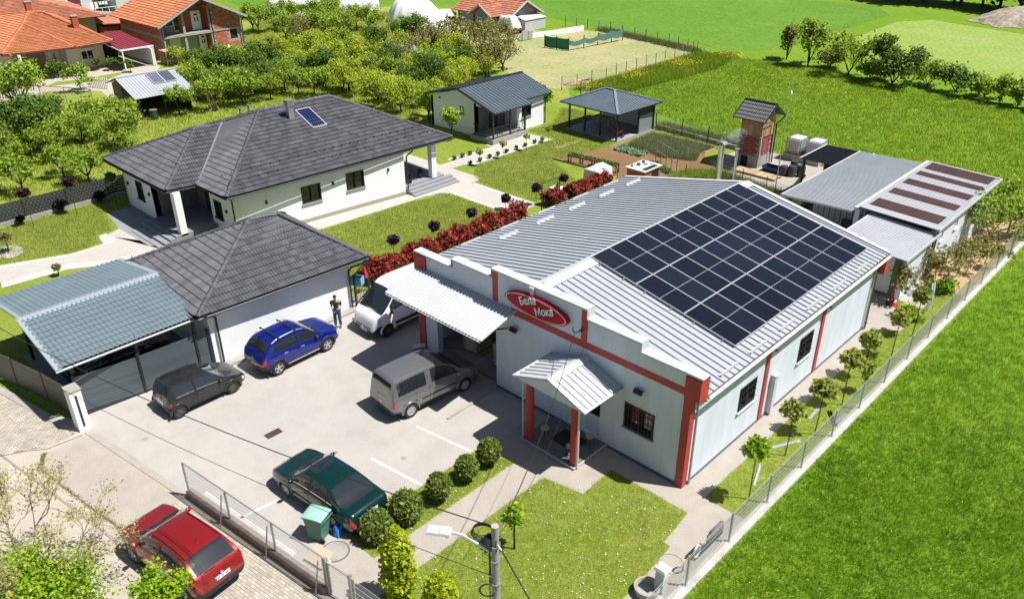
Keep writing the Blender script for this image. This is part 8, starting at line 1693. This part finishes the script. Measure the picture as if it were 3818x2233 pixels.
for x, y in GRID: orchard_tree('gcgbdgca'[int(RNG.integers(8))], (x, y), RNG.uniform(.72, 1.0), LG, 'thick orchard trees')
LH_ = 'budding tree at the orchard edge near the tin lean-to'
for p, k, s in [((-58.39, 43.94), "f",1.25), ((-53.83, 42.42), "f",1.2), ((-61.78, 43.87), "f",1.1), ((-59.50, 40.00), "f",1.1), ((-55.57, 46.54), "f",1.15), ((-49.03, 39.07), "f",1.1), ((-49.89, 42.06), "f",1.1), ((-57.53, 34.99), "f",1.0)]: orchard_tree(k, p, s, LH_, 'budding trees near the tin lean-to')
for p, k, s, lab in [((-66.69, 43.57), "d",1.0,"round dense tree beside the brown earth heap"), ((-72.47, 47.19), "b",.8,"small leafy tree at the foot of the white tarpaulin")]: orchard_tree(k, p, s, lab, None)
tree('walnut_tree', 'large sparse tree with bare brown branches beside the lane fence', 'tree', (-69.57, 1.07), 31, 4.6, 2.4, 1.0, .16, LF_ORCH, 2600, .2, scat=.4, first=.7, levels=4)
tree('young_tree', 'thin young tree on the small lawn before the cream bungalow', 'tree', (-74.29, 8.13), 32, 2.6, 1.3, .8, .06, LF_ORCH, 700, .17, scat=.2, levels=3)
tree('young_tree', 'small round tree beside the cream bungalow door', 'tree', (-81.77, 8.76), 33, 1.6, .8, .5, .05, LF_DARK, 700, .16)
for p, lab in (((-82.03, 12.99), 'small ball tree at the bungalow wall below the window'), ((-81.05, 13.89), 'small ball tree at the bungalow corner'), ((-80.24, 14.64), 'small ball tree at the red carport post'), ((-78.56, 14.90), 'leafy bush beside the red carport drive')): tree('ball_tree', lab, 'tree', p, 34+len(lab), 1.2, .4, .7, .03, LF_DARK, 350, .13, scat=.12)
tree('cottage_tree', 'slender young tree against the white cottage gable', 'tree', (-36.4, 22.4), 41, 2.3, .7, .6, .05, LF_ORCH, 900, .15, scat=.18, first=1.2)
tree('cottage_bush', 'leafy bush beside the rear corner of the cottage', 'bush', (-37.2, 33.2), 42, 2.0, 1.1, .3, .06, LF_ORCH, 1600, .17, scat=.25)
# ---- field hedge trees
for (x, y, H, R, mt, sd, n, lab, fi) in ((-30.8, 67.7, 3.7, .95, LF_OLIVE, 51, 1500, 'slim upright tree at the left end of the field hedge', 1.2), (-27.6, 66.3, 4.8, 1.6, LF_ORCH, 52, 2600, 'tall twin-topped tree in the field hedge', 1.1), (-22.7, 65.4, 4.3, 2.3, LF_ORCH, 53, 2000, 'open spreading tree in the field hedge with visible trunk', .7), (-17.6, 63.8, 4.5, 2.2, LF_DARK, 54, 4200, 'densest round tree in the field hedge', .8)): tree('hedge_tree', lab, 'tree', (x, y), sd, H, R, .15, .10, mt, int(n*.7), .2, scat=.28, first=fi)
for (x, y, H, R, mt, sd, lab) in ((-14.9, 65.6, 2.4, 1.5, LF_ORCH, 61, 'low pale shrub beside the densest hedge tree'), (-12.0, 64.6, 2.4, 1.8, LF_DARK, 62, 'low dark shrub in the middle of the field hedge'), (-9.4, 64.6, 1.9, 1.4, LF_ORCH, 63, 'scrappy shrub between dark shrub and reed-like growth'), (-25.5, 67, 1.6, 1.2, LF_OLIVE, 64, 'scrubby undergrowth below the twin-topped hedge tree'), (-20.3, 65, 1.5, 1.3, LF_ORCH, 66, 'undergrowth between the two round hedge trees')): tree('hedge_shrub', lab, 'shrub', (x, y), sd, H, R, .2, .06, mt, 1300, .18, scat=.3, levels=3)
RNG2 = np.random.default_rng(5)
for k in range(16):
    x = -7.5+k*.75+RNG2.normal(0, .3); tree('reed_shrub', 'tall narrow leafy shoots at the right end of the field hedge', 'shrub', (x, 63.8-.22*k+RNG2.normal(0, .4)), 70+k, 2.0+.7*RNG2.random(), .6, .2, .04, LF_ORCH, 520, .2, nl=3, group='narrow shoots of the field hedge', first=1.35, scat=.22, levels=2)
# far dark trees at the top right
for k in range(16):
    x = -40+k*2.6+RNG2.normal(0, .5); y = 122-abs(k-5)*.25+RNG2.normal(0, 1.0)
    if k == 0: fd_ = tree('woodland_tree', 'dark woodland tree along the far field edge', 'tree', (x, y), 90, 7.5, 3.0, 1.0, .22, leafmat('woodland_leaf', (.05, .10, .018), (.025, .06, .01)), 4200, .42, scat=.65, group='far woodland trees')
    else: copy_tree(fd_, (x, y, 0), RNG2.random()*6.28, .9+.4*RNG2.random())
# ---- red photinia hedge
def hedge(name, label, x0, x1, y0, y1, h, seed):
    rng = np.random.default_rng(seed); th = thing(name, label, 'hedge', ((x0+x1)/2, (y0+y1)/2, 0)); A = (y1-y0); n = int(A*950)
    y = rng.uniform(y0, y1, n); t = rng.uniform(0, math.pi, n); bump = 1+.16*np.sin(y*2.3+1)+.12*np.sin(y*5.1); rr = (rng.random(n)**.35); x = (x0+x1)/2+np.cos(t)*(x1-x0)/2*rr*1.1*bump; z = .12+(h-.12)*np.abs(np.sin(t))**.6*rr*bump*rng.uniform(.7, 1.06, n); P = np.stack([x, y, z], 1); red = ((z > .45*h) & (rng.random(n) < .8)) | (rng.random(n) < .3)
    link('red_leaves', leaves_mesh('red_leaves', P[red], .13, LF_RED, rng, 2.0), th); link('green_leaves', leaves_mesh('green_leaves', P[~red], .12, LF_REDG, rng, 1.8), th); m = MB()
    for k in range(int(A*3)): yy = y0+A*rng.random(); m.tube([((x0+x1)/2, yy, 0), ((x0+x1)/2+rng.normal(0, .1), yy+rng.normal(0, .1), h*.6)], .015, 4)
    m.build('stems', BARK, th)
hedge('photinia_hedge', 'long red photinia hedge beside the shop, from van to garden path', -21.5, -20.3, 1.9, 13.9, 1.05, 1); hedge('photinia_hedge', 'short red photinia hedge behind the path end near the bent frame', -21.6, -20.5, 16.6, 18.1, 1.0, 2); hedge('photinia_hedge', 'red photinia hedge beside the white cover tent', -21.5, -20.5, 18.6, 22.6, .85, 3)
# ---- purple lollipop standards
def standard(name, label, loc, H, R, mat, seed, n, size, stem=.02, group=None, droop=0.):
    rng = np.random.default_rng(seed); th = thing(name, label, 'tree', (*loc, 0), 0, group); m = MB(); zc = H-R; m.tube([(0, 0, 0), (rng.normal(0, .02), rng.normal(0, .02), zc*.5), (0, 0, zc)], [stem, stem*.9, stem*.75], 6)
    for k in range(9): d = rng.normal(size=3); d[2] = abs(d[2])*.7; d /= np.linalg.norm(d); m.tube([(0, 0, zc-.05), tuple(np.array([0, 0, zc])+d*R*.75)], .007, 4)
    m.build('trunk', BARK, th, True, world=False); d = rng.normal(size=(n, 3)); d /= np.linalg.norm(d, axis=1)[:, None]; r = R*rng.random(n)[:, None]**.45*(1+.15*np.sin(d[:, :1]*7+seed)+.12*np.sin(d[:, 1:2]*9)); P = d*r*np.array([1, 1, .85]); P[:, 2] += zc-droop*np.hypot(P[:, 0], P[:, 1]); link('crown', leaves_mesh('crown', P, size, mat, rng, 1.9), th, False); return th
for i, (x, y, H, lab) in enumerate(((-22.18, 5.01, 1.45, 'purple lollipop tree by the near end of the red hedge'), (-22.15, 7.99, 1.35, 'purple lollipop tree second along the long red hedge'), (-22.08, 10.93, 1.35, 'purple lollipop tree third along the long red hedge'), (-22.63, 14.41, 1.1, 'small purple lollipop tree at the pebble edge of the path end'), (-21.77, 16.32, 1.5, 'purple lollipop tree just behind the garden path'), (-21.95, 19.22, 1.35, 'purple lollipop tree beside the red hedge near the white cover'), (-22.0, 22.2, 1.25, 'purple lollipop tree standing before the white cover tent'))): standard('purple_standard', lab, (x, y), H, .32, LF_PURP, 100+i, 420, .10, .014)
for i, (x, y, H, mt, lab) in enumerate(((-29.9, 19.2, 1.35, LF_STD, 'small bronze standard nearest the villa terrace in the pebble bed'), (-29.85, 21.6, 1.4, LF_STD, 'small bronze standard second along the cottage path'), (-29.84, 24.12, 1.4, LF_STD, 'pinkish standard before the cottage porch'), (-29.9, 26.71, 1.4, LF_STD, 'small standard at the far end of the cottage path'))): standard('bronze_standard', lab, (x, y), H, .26, mt, 120+i, 220, .09, .012)
for i, (x, y, H, mt, lab) in enumerate(((-41.79, -7.28, 2.5, LF_PURP, 'tall purple standard before the woven fence at its left part'), (-41.79, -4.71, 2.5, LF_PURP, 'tall purple standard before the middle of the woven fence'), (-41.9, -2.18, 2.15, LF_BOX, 'tall green standard beside the villa corner at the woven fence'))): standard('tall_standard', lab, (x, y), H, .33, mt, 130+i, 420, .10, .02)
standard('olive_tree', 'small gnarled olive tree on the round pebble bed', (-38.9, -9.6), 1.35, .42, LF_OLIVE, 140, 260, .1, .04); standard('ball_topiary', 'small double-ball topiary on the pebble strip behind the carport', (-33.6, -8.8), .75, .22, LF_BOX, 141, 500, .07, .03)
for k, y in enumerate((18.9, 19.9, 20.9, 21.8, 22.7, 23.8, 24.8, 25.9, 26.8)):
    standard('path_bush', 'tiny round bush in the pebble strip along the cottage path', (-30.62, y), .34, .16, LF_DARK, 150+k, 160, .07, .01, 'tiny bushes along the cottage path')
for k, y in enumerate((18.9, 19.7, 20.5, 21.4)): standard('path_bush', 'tiny round bush in the pebble strip at the cottage lawn side', (-32.3, y), .34, .16, LF_DARK, 170+k, 160, .07, .01, 'tiny bushes on the lawn side of the cottage path')
# ---- clipped yew balls beside the car park
for i, (x, y, H, R, rag, lab) in enumerate(((-5.80, -3.78, 1.06, .39, .085, 'clipped round yew ball nearest the shop porch'), (-5.77, -4.95, 1.0, .38, .085, 'clipped round yew ball second from the porch'), (-5.70, -6.32, 1.08, .40, .085, 'clipped round yew ball in the middle of the verge row'), (-5.87, -7.68, 1.0, .50, .13, 'ragged yew bush fourth from the porch'), (-5.85, -8.92, 1.0, .48, .13, 'ragged yew bush at the road end of the verge row'))):
    rng = np.random.default_rng(180+i); th = thing('topiary_ball', lab, 'bush', (x, y, .006)); n = 5200; d = rng.normal(size=(n, 3)); d /= np.linalg.norm(d, axis=1)[:, None]; P = d*(R*(.86+rag*rng.normal(size=n)+.10*rng.random(n)))[:, None]; P[:, 2] = P[:, 2]*1.08+H-R*1.08; P = P[P[:, 2] > .1]; link('leaves', leaves_mesh('leaves', P, .075, LF_BOX, rng, 2.2, 0.), th, False)
    bm = bmesh.new(); bmesh.ops.create_icosphere(bm, subdivisions=3, radius=R*.82)
    for v in bm.verts: v.co.z = v.co.z*1.08+H-R*1.08
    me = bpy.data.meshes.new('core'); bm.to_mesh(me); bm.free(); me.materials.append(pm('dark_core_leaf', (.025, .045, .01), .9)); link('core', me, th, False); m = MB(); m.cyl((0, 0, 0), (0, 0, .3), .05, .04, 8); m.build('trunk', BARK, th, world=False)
# ---- standards along the right verge
for i, (x, y, H, lab, mt) in enumerate(((2.04, 1.1, 2.75, 'bright green standard tree nearest the front pavement on the side verge', LF_MAPLE), (1.83, 4.14, 2.6, 'bronze-tipped standard tree second along the side verge', LF_STD), (2.05, 6.09, 2.65, 'bronze-tipped standard tree third along the side verge', LF_STD), (1.98, 8.68, 2.75, 'bronze-tipped standard tree fourth along the side verge', LF_STD), (1.75, 11.2, 2.45, 'bronze-tipped standard tree fifth along the side verge', LF_STD), (2.0, 13.68, 2.55, 'bronze-tipped standard tree sixth along the side verge', LF_STD), (1.99, 16.18, 2.7, 'bronze-tipped standard tree at the far end of the side verge', LF_STD))):
    o = standard('verge_tree', lab, (x, y), H, .43, mt, 200+i, 560, .115, .024, None, .35)
tree('sapling', 'thin sapling growing against the boundary fence', 'tree', (2.2, 10.2), 210, 1.5, .25, .3, .015, LF_ORCH, 220, .1, scat=.08, first=1.4, levels=2)
# front garden: small weeping tree and two golden shrubs
standard('lawn_tree', 'small drooping tree on the front lawn beside the utility pole', (-2.25, -6.18), 2.0, .38, LF_MAPLE, 220, 330, .11, .035, None, .7)
for (x, y, H, R, sd, lab) in ((-3.25, -10.05, 3.0, .46, 221, 'tall golden columnar shrub beside the wicket gate'), (-1.45, -10.0, 2.45, .5, 222, 'shorter golden columnar shrub beside the utility pole')):
    rng = np.random.default_rng(sd); th = thing('golden_shrub', lab, 'shrub', (x, y, 0)); n = 9000; z = rng.random(n)**.9*H; w = R*np.clip(np.sin(np.pi*np.clip(z/H*.93+.07, 0, 1))**.55, .12, 1)*(1+.18*np.sin(z*6+sd)+.15*rng.normal(size=n)); t = rng.random(n)*6.28; q = rng.random(n)**.4; P = np.stack([np.cos(t)*w*q, np.sin(t)*w*q, z], 1); link('crown', leaves_mesh('crown', P, .085, LF_SHRUB, rng, 1.5), th, False); m = MB()
    for k in range(5): m.tube([(rng.normal(0, .06), rng.normal(0, .06), 0), (rng.normal(0, .12), rng.normal(0, .12), H*.5), (rng.normal(0, .16), rng.normal(0, .16), H*.88)], [.03, .02, .008], 5)
    m.build('trunk', BARK, th, world=False)
# street-side trees at the lower left
tree('maple_tree', 'bright green maple by the road at the red crossover', 'tree', (-9.4, -18.0), 230, 2.5, 1.5, 1.0, .09, LF_MAPLE, 9000, .08, nl=6, levels=4, scat=.28, first=.8, elong=1.25)
tree('blossom_tree', 'sparse pale budding tree with fine twigs over the road', 'tree', (-11.4, -17.5), 231, 4.5, 2.7, 1.0, .05, LF_PALE, 7000, .048, nl=8, levels=5, scat=.13, first=.75, bark=pm('fine_twig_bark', (.20, .15, .09), .9))
tree('young_maple', 'small bright green maple beside the rear wheel of the red crossover', 'tree', (-7.0, -15.4), 232, 2.3, .62, 1.1, .05, LF_MAPLE, 2600, .085, nl=5, levels=3, scat=.14, first=.8, elong=1.25)
# trees by the rear shed
tree('shed_tree', 'leafy green tree beside the rear shed side wall', 'tree', (1.35, 28.9), 240, 3.1, 1.7, .9, .07, LF_ORCH, 1900, .13, scat=.22, bark=BARKP); tree('shed_tree', 'leafy tree at the far end of the rear shed wall', 'tree', (1.6, 32.2), 241, 3.2, 1.7, .9, .07, LF_ORCH, 1700, .13, scat=.22, bark=BARKP)
for (x, y, H, R, sd, lab) in ((.55, 22.0, 1.9, .7, 242, 'thin olive sapling before the orange mixer'), (1.34, 22.4, 2.4, .9, 243, 'pale-stemmed olive sapling on the dirt strip by the lawn edge'), (1.65, 24.7, 1.9, .8, 244, 'pale-stemmed sapling further along the dirt strip'), (.25, 18.9, 2.0, .35, 245, 'thin sapling beside the red hand truck'), (2.0, 26.6, 1.7, .7, 246, 'small olive sapling before the leafy shed tree')): tree('sapling', lab, 'tree', (x, y), sd, H, R, .8, .03, LF_OLIVE, 480, .11, nl=4, scat=.16, bark=BARKP)
for (x, y, r_, lab) in ((1.3, 17.6, .45, 'low green bush at the pavement corner of the side lawn'), (1.5, 21.6, .5, 'low bush at the foot of the pale saplings')): tree('low_bush', lab, 'bush', (x, y), int(y*10), .7, r_, .1, .03, LF_MAPLE, 500, .13, nl=6, scat=.14, levels=2)
# ================================================================ GRASS, CROPS, FLOWERS
def blades(name, label, cat, region, n, h, w, mat, seed, hvar=.5, per=5, rad_=.07, lean=.45, parent=None):
    """tufts of triangular blades; region(rng, n) -> (n,2) points"""
    rng = np.random.default_rng(seed); P = region(rng, n); n = len(P); N = n*per; B = np.repeat(P, per, 0)+rng.normal(0, rad_, (N, 2)); a = rng.random(N)*6.283; hh = h*(1-hvar+2*hvar*rng.random(N)); dx = np.stack([np.cos(a), np.sin(a)], 1)*w*.5; L = rng.normal(0, lean, (N, 2))*hh[:, None]
    V = np.zeros((N, 3, 3), np.float32); V[:, 0, :2] = B-dx; V[:, 1, :2] = B+dx; V[:, 2, :2] = B+L; V[:, 2, 2] = hh; V[:, :2, 2] = -.02
    o = link(name, npmesh(name, V.reshape(-1, 3), np.arange(N*3).reshape(-1, 3), mat)); return setp(o, label, cat, kind='stuff')
def poly_region(poly, dens=None):
    xs = [p[0] for p in poly]; ys = [p[1] for p in poly]
    def f(rng, n):
        out = []; c = 0
        while c < n:
            Q = np.stack([rng.uniform(min(xs), max(xs), n), rng.uniform(min(ys), max(ys), n)], 1); k = np.zeros(n, bool); j = len(poly)-1
            for i in range(len(poly)):
                xi, yi = poly[i]; xj, yj = poly[j]; cond = ((yi > Q[:, 1]) != (yj > Q[:, 1])) & (Q[:, 0] < (xj-xi)*(Q[:, 1]-yi)/((yj-yi) or 1e-9)+xi); k ^= cond; j = i
            if dens is not None: k &= rng.random(n) < dens(Q)
            out.append(Q[k]); c += k.sum()
        return np.concatenate(out)[:n]
    return f
B_MEAD = leafmat('meadow_blade', (.23, .38, .014), (.10, .245, .008), .4, .4, .35); B_MEAD2 = leafmat('meadow_blade_olive', (.29, .37, .025), (.19, .30, .016), .4, .35, .12); B_LAWN = leafmat('lawn_blade', (.36, .39, .085), (.25, .31, .05), .35, .3, .5); B_ORC = leafmat('orchard_blade', (.40, .44, .08), (.30, .37, .05), .35, .3, .3); B_CROP = leafmat('crop_blade', (.06, .225, .012), (.042, .18, .010), .4, .25, .1); B_ONION = leafmat('onion_blade', (.20, .27, .12), (.30, .31, .16), .3, .3, 1.2); YEL = pm('buttercup', (.62, .46, .01), .7); WHF = pm('daisy', (.75, .75, .72), .7)
near = lambda Q: np.clip((26/np.maximum(10, np.hypot(Q[:, 0]-CAM.x, Q[:, 1]-CAM.y)))**2.0, 0, 1)
MP = [(2.95, -12), (2.95, 37), (-9, 38), (-14, 40), (-22, 60), (-6, 62), (14, 58), (40, 45), (24, 6), (12, -6), (8, -12)]
blades('meadow_grass', 'lush green meadow grass right of the boundary wall', 'grass', poly_region([(2.85, -9.5), (2.85, 36), (14, 40), (30, 30), (18, 2), (9, -7.5)], near), 76000, .11, .017, B_MEAD, 1, per=6, rad_=.10)
blades('meadow_grass', 'olive meadow grass behind the rear sheds and tower', 'grass', poly_region([(2.8, 33), (-10, 36), (-20, 37), (-37, 42), (-38, 64), (-30, 66), (-6, 62), (14, 56), (30, 40), (14, 40)]), 50000, .15, .032, B_MEAD2, 2, per=4, rad_=.16)
blades('lawn_grass', 'short grass of the front and side lawns', 'grass', lambda r, n: np.concatenate([poly_region([(-3.88, -10.8), (-3.86, -2.97), (-2.3, -2.67), (-2.34, -.97), (.86, -.95), (1.05, -2.62), (1.3, -2.64), (1.5, -5.0), (1.3, -8), (1.1, -10.5)])(r, int(n*.62)), poly_region([(-6.62, -9.5), (-5.23, -9.5), (-5.23, -3.1), (-6.7, -3.5)])(r, int(n*.16)), poly_region([(.9, .16), (2.4, .18), (2.4, 22.0), (1.4, 21.3), (1.44, 16.3), (.9, 15.9)])(r, int(n*.22))]), 24000, .055, .016, B_LAWN, 3, per=5, rad_=.06, lean=.7)
blades('garden_grass', 'short grass of the villa garden lawns', 'grass', lambda r, n: np.concatenate([poly_region(p)(r, int(n*f)) for p, f in (([(-43, -8), (-43, -2), (-40.7, -3.5), (-37.8, -4.2), (-37.6, -5.3), (-36.3, -5.6), (-36.2, -7.2), (-37.6, -10.6), (-42, -13.2)], .25), ([(-28.5, 4.4), (-28.1, 11.2), (-27.4, 13.8), (-22.8, 13.9), (-22.1, 3), (-20, 2.5), (-24, 1.5), (-27, 1.5)], .35), ([(-27.4, 16.7), (-22.2, 16.7), (-22.4, 21.4), (-26.9, 23.8), (-25.9, 29.2), (-26.0, 30.2), (-31.5, 30.2), (-31.8, 35.8), (-36, 35.5), (-33.2, 31), (-33.4, 28), (-30.2, 28), (-30.1, 19), (-29, 17.8)], .4))]), 32000, .06, .03, B_LAWN, 14, per=4, rad_=.12, lean=.7)
blades('orchard_grass', 'rough orchard grass round the fruit trees', 'grass', poly_region([(-43.6, -14), (-43.6, 24), (-46, 34), (-60, 48), (-88, 60), (-97, 42), (-78, 22), (-66, 12), (-66, 2), (-58, -14)]), 40000, .22, .045, B_ORC, 4, per=4, rad_=.2)
blades('tall_grass', 'tall dry grass along the paddock fence and garden wall', 'grass', lambda r, n: np.concatenate([np.array([-25.8, 36.2])+r.random((n//3, 1))*np.array([9.5, -.4])+r.normal(0, .25, (n//3, 2)), np.array([-16.3, 29.0])+r.random((n//3, 1))*np.array([8.2, -1.6])+r.normal(0, .3, (n//3, 2)), np.array([-57, 67.6])+r.random((n//3, 1))*np.array([17, -3.4])+r.normal(0, .35, (n//3, 2))]), 7000, .5, .035, leafmat('tall_grass_blade', (.22, .25, .10), (.15, .2, .05), .3), 5, per=4, rad_=.1, lean=.3)
blades('meadow_grass', 'flowery tall grass along the pasture fence', 'grass', poly_region([(-39.3, 41), (-35, 44), (-34, 58), (-36, 66.5), (-39.6, 63)]), 9000, .38, .05, B_MEAD2, 6, per=4, rad_=.15)
blades('onion_rows', 'rows of onion leaves on the vegetable plot', 'crop', poly_region([(-24.8, 30.2), (-25.1, 33.9), (-19.8, 34.1), (-19.9, 32.6), (-19.0, 30.8), (-21.5, 29.8), (-23.0, 30.4)]), 4200, .42, .03, B_ONION, 7, per=4, rad_=.08, lean=.25)
blades('garlic_rows', 'green leafy rows between the vegetable plot and steel flues', 'crop', poly_region([(-18.2, 28.2), (-16.0, 29.6), (-15.3, 27.0), (-15.9, 25.2), (-18.2, 26.4)]), 2200, .4, .045, B_ORC, 8, per=5, rad_=.1, lean=.35)
def petals(name, label, region, n, size, z, mat, seed):
    rng = np.random.default_rng(seed); P = region(rng, n); Q = np.concatenate([P, (z*(.6+.8*rng.random(len(P))))[:, None]], 1); return setp(link(name, leaves_mesh(name, Q, size, mat, rng, 1.0, 1.5)), label, 'flowers', kind='stuff')
petals('buttercups', 'yellow buttercups along the pasture fence', poly_region([(-39.2, 41), (-37.6, 41), (-36.8, 52), (-34, 64), (-35.5, 66), (-39.6, 62)], lambda Q: (np.sin(Q[:, 1]*.8)*.5+.5)**2), 1700, .08, .42, YEL, 9); petals('buttercups', 'scattered yellow buttercups in the meadow behind the sheds', poly_region([(2.8, 34), (-20, 38), (-34, 60), (-10, 62), (14, 50)]), 1600, .07, .28, YEL, 10); petals('buttercups', 'scattered yellow buttercups in the meadow right of the boundary wall', poly_region([(3, -8), (3, 34), (14, 38), (22, 10), (9, -6)]), 700, .035, .16, YEL, 11)
petals('daisies', 'small white daisies on the front lawn', poly_region([(-3.8, -10.5), (-3.8, -3), (.8, -1), (1.4, -5), (1, -10)]), 420, .035, .06, WHF, 12); petals('daisies', 'small white daisies on the yew verge', poly_region([(-6.5, -9.4), (-5.3, -9.4), (-5.3, -3.3), (-6.5, -3.6)]), 130, .035, .06, WHF, 13)
# vegetables
def cabbage(label, pts, mat, seed, R=.2, n=26, h=.22, name='cabbage'):
    me = None
    for i, p in enumerate(pts):
        rng = np.random.default_rng(seed+i % 3)
        if i < 3: d = rng.normal(size=(n, 3)); d /= np.linalg.norm(d, axis=1)[:, None]; P = d*R*np.array([1, 1, .5]); P[:, 2] = np.abs(P[:, 2])+.06; cabbage.m = getattr(cabbage, 'm', {}); cabbage.m[(seed, i % 3)] = leaves_mesh(name, P, R*.9, mat, rng, 1.2, .6)
        o = bpy.data.objects.new(name, cabbage.m[(seed, i % 3)]); COL.objects.link(o); o.location = (*p, 0); o.rotation_euler = (0, 0, i*1.3); setp(o, label, 'plant', label)
rr = random.Random(9)
cabbage('blue green cabbage plant in the patch left of the onion rows', [(-24.9+.42*i+rr.uniform(-.05, .05), 29.0+.4*j+rr.uniform(-.05, .05)) for i in range(6) for j in range(3)], leafmat('cabbage_leaf', (.20, .33, .20), (.14, .26, .15), .2), 300)
cabbage('strawberry plant in the raised timber planter', [(-25.6+.23*i, 24.37+.0246*i) for i in range(18)], LF_DARK, 310, .15, 26, .2, 'strawberry_plant')
for o in bpy.data.objects:
    if o.name.startswith('strawberry_plant'): o.location.z = .6
cabbage('dark green bean plant by the grey pipe trellis', [(-20.9+.5*i, 28.3-.26*i) for i in range(6)], LF_DARK, 320, .26, 30, .2, 'bean_plant')
# dark potted evergreen shapes against the woven fence
for i, (y, h) in enumerate(((-7.6, .55), (-5.2, .95), (-2.75, .8))):
    standard('fence_conifer', ('low dark conifer against the left part of the woven fence', 'taller dark conifer against the middle of the woven fence', 'dark conifer against the woven fence near the villa')[i], (-42.95, y), h, h*.42, leafmat('dark_conifer_leaf', (.02, .03, .018), (.01, .018, .01), .15), 400+i, 420, .1, .02)
# small white plant square on the lawn
lp_ = thing('planted_square', 'small potted plant on a white stone square in the lawn', 'plant', (-22.8, 19.6, 0)); m = MB(); m.box((-23.2, 19.2, -.01), (-22.4, 20.0, .05)); m.build('stone', WHITE, lp_); link('leaves', leaves_mesh('leaves', np.array([-22.8, 19.6, .2])+np.random.default_rng(4).normal(0, .08, (80, 3)), .1, LF_DARK, np.random.default_rng(4)), lp_)
# ---- thin smoke drifting from the thick flue
bm = bmesh.new(); bmesh.ops.create_icosphere(bm, subdivisions=3, radius=1)
for v in bm.verts: v.co = Vector((v.co.x*.55+.25*v.co.y, v.co.y*1.1, v.co.z*.5+.1*v.co.y))
me = bpy.data.meshes.new('smoke'); bm.to_mesh(me); bm.free(); sm = bpy.data.materials.new('smoke_volume'); sm.use_nodes = True; N = sm.node_tree.nodes; Lk = sm.node_tree.links; N.remove(N['Principled BSDF'])
pv = N.new('ShaderNodeVolumePrincipled'); pv.inputs['Color'].default_value = (.85, .88, .92, 1); tc = N.new('ShaderNodeTexCoord'); nz = N.new('ShaderNodeTexNoise'); nz.inputs['Scale'].default_value = 2.6; nz.inputs['Detail'].default_value = 3; Lk.new(tc.outputs['Object'], nz.inputs['Vector'])
mr = N.new('ShaderNodeMapRange'); mr.inputs[1].default_value = .48; mr.inputs[2].default_value = .75; mr.inputs[3].default_value = 0; mr.inputs[4].default_value = 1.6; Lk.new(nz.outputs[0], mr.inputs[0]); Lk.new(mr.outputs[0], pv.inputs['Density']); Lk.new(pv.outputs[0], N['Material Output'].inputs['Volume'])
me.materials.append(sm); o = link('smoke', me); o.location = (-14.85, 28.3, 3.35); setp(o, 'thin grey smoke drifting from the thick steel flue', 'smoke', kind='stuff')
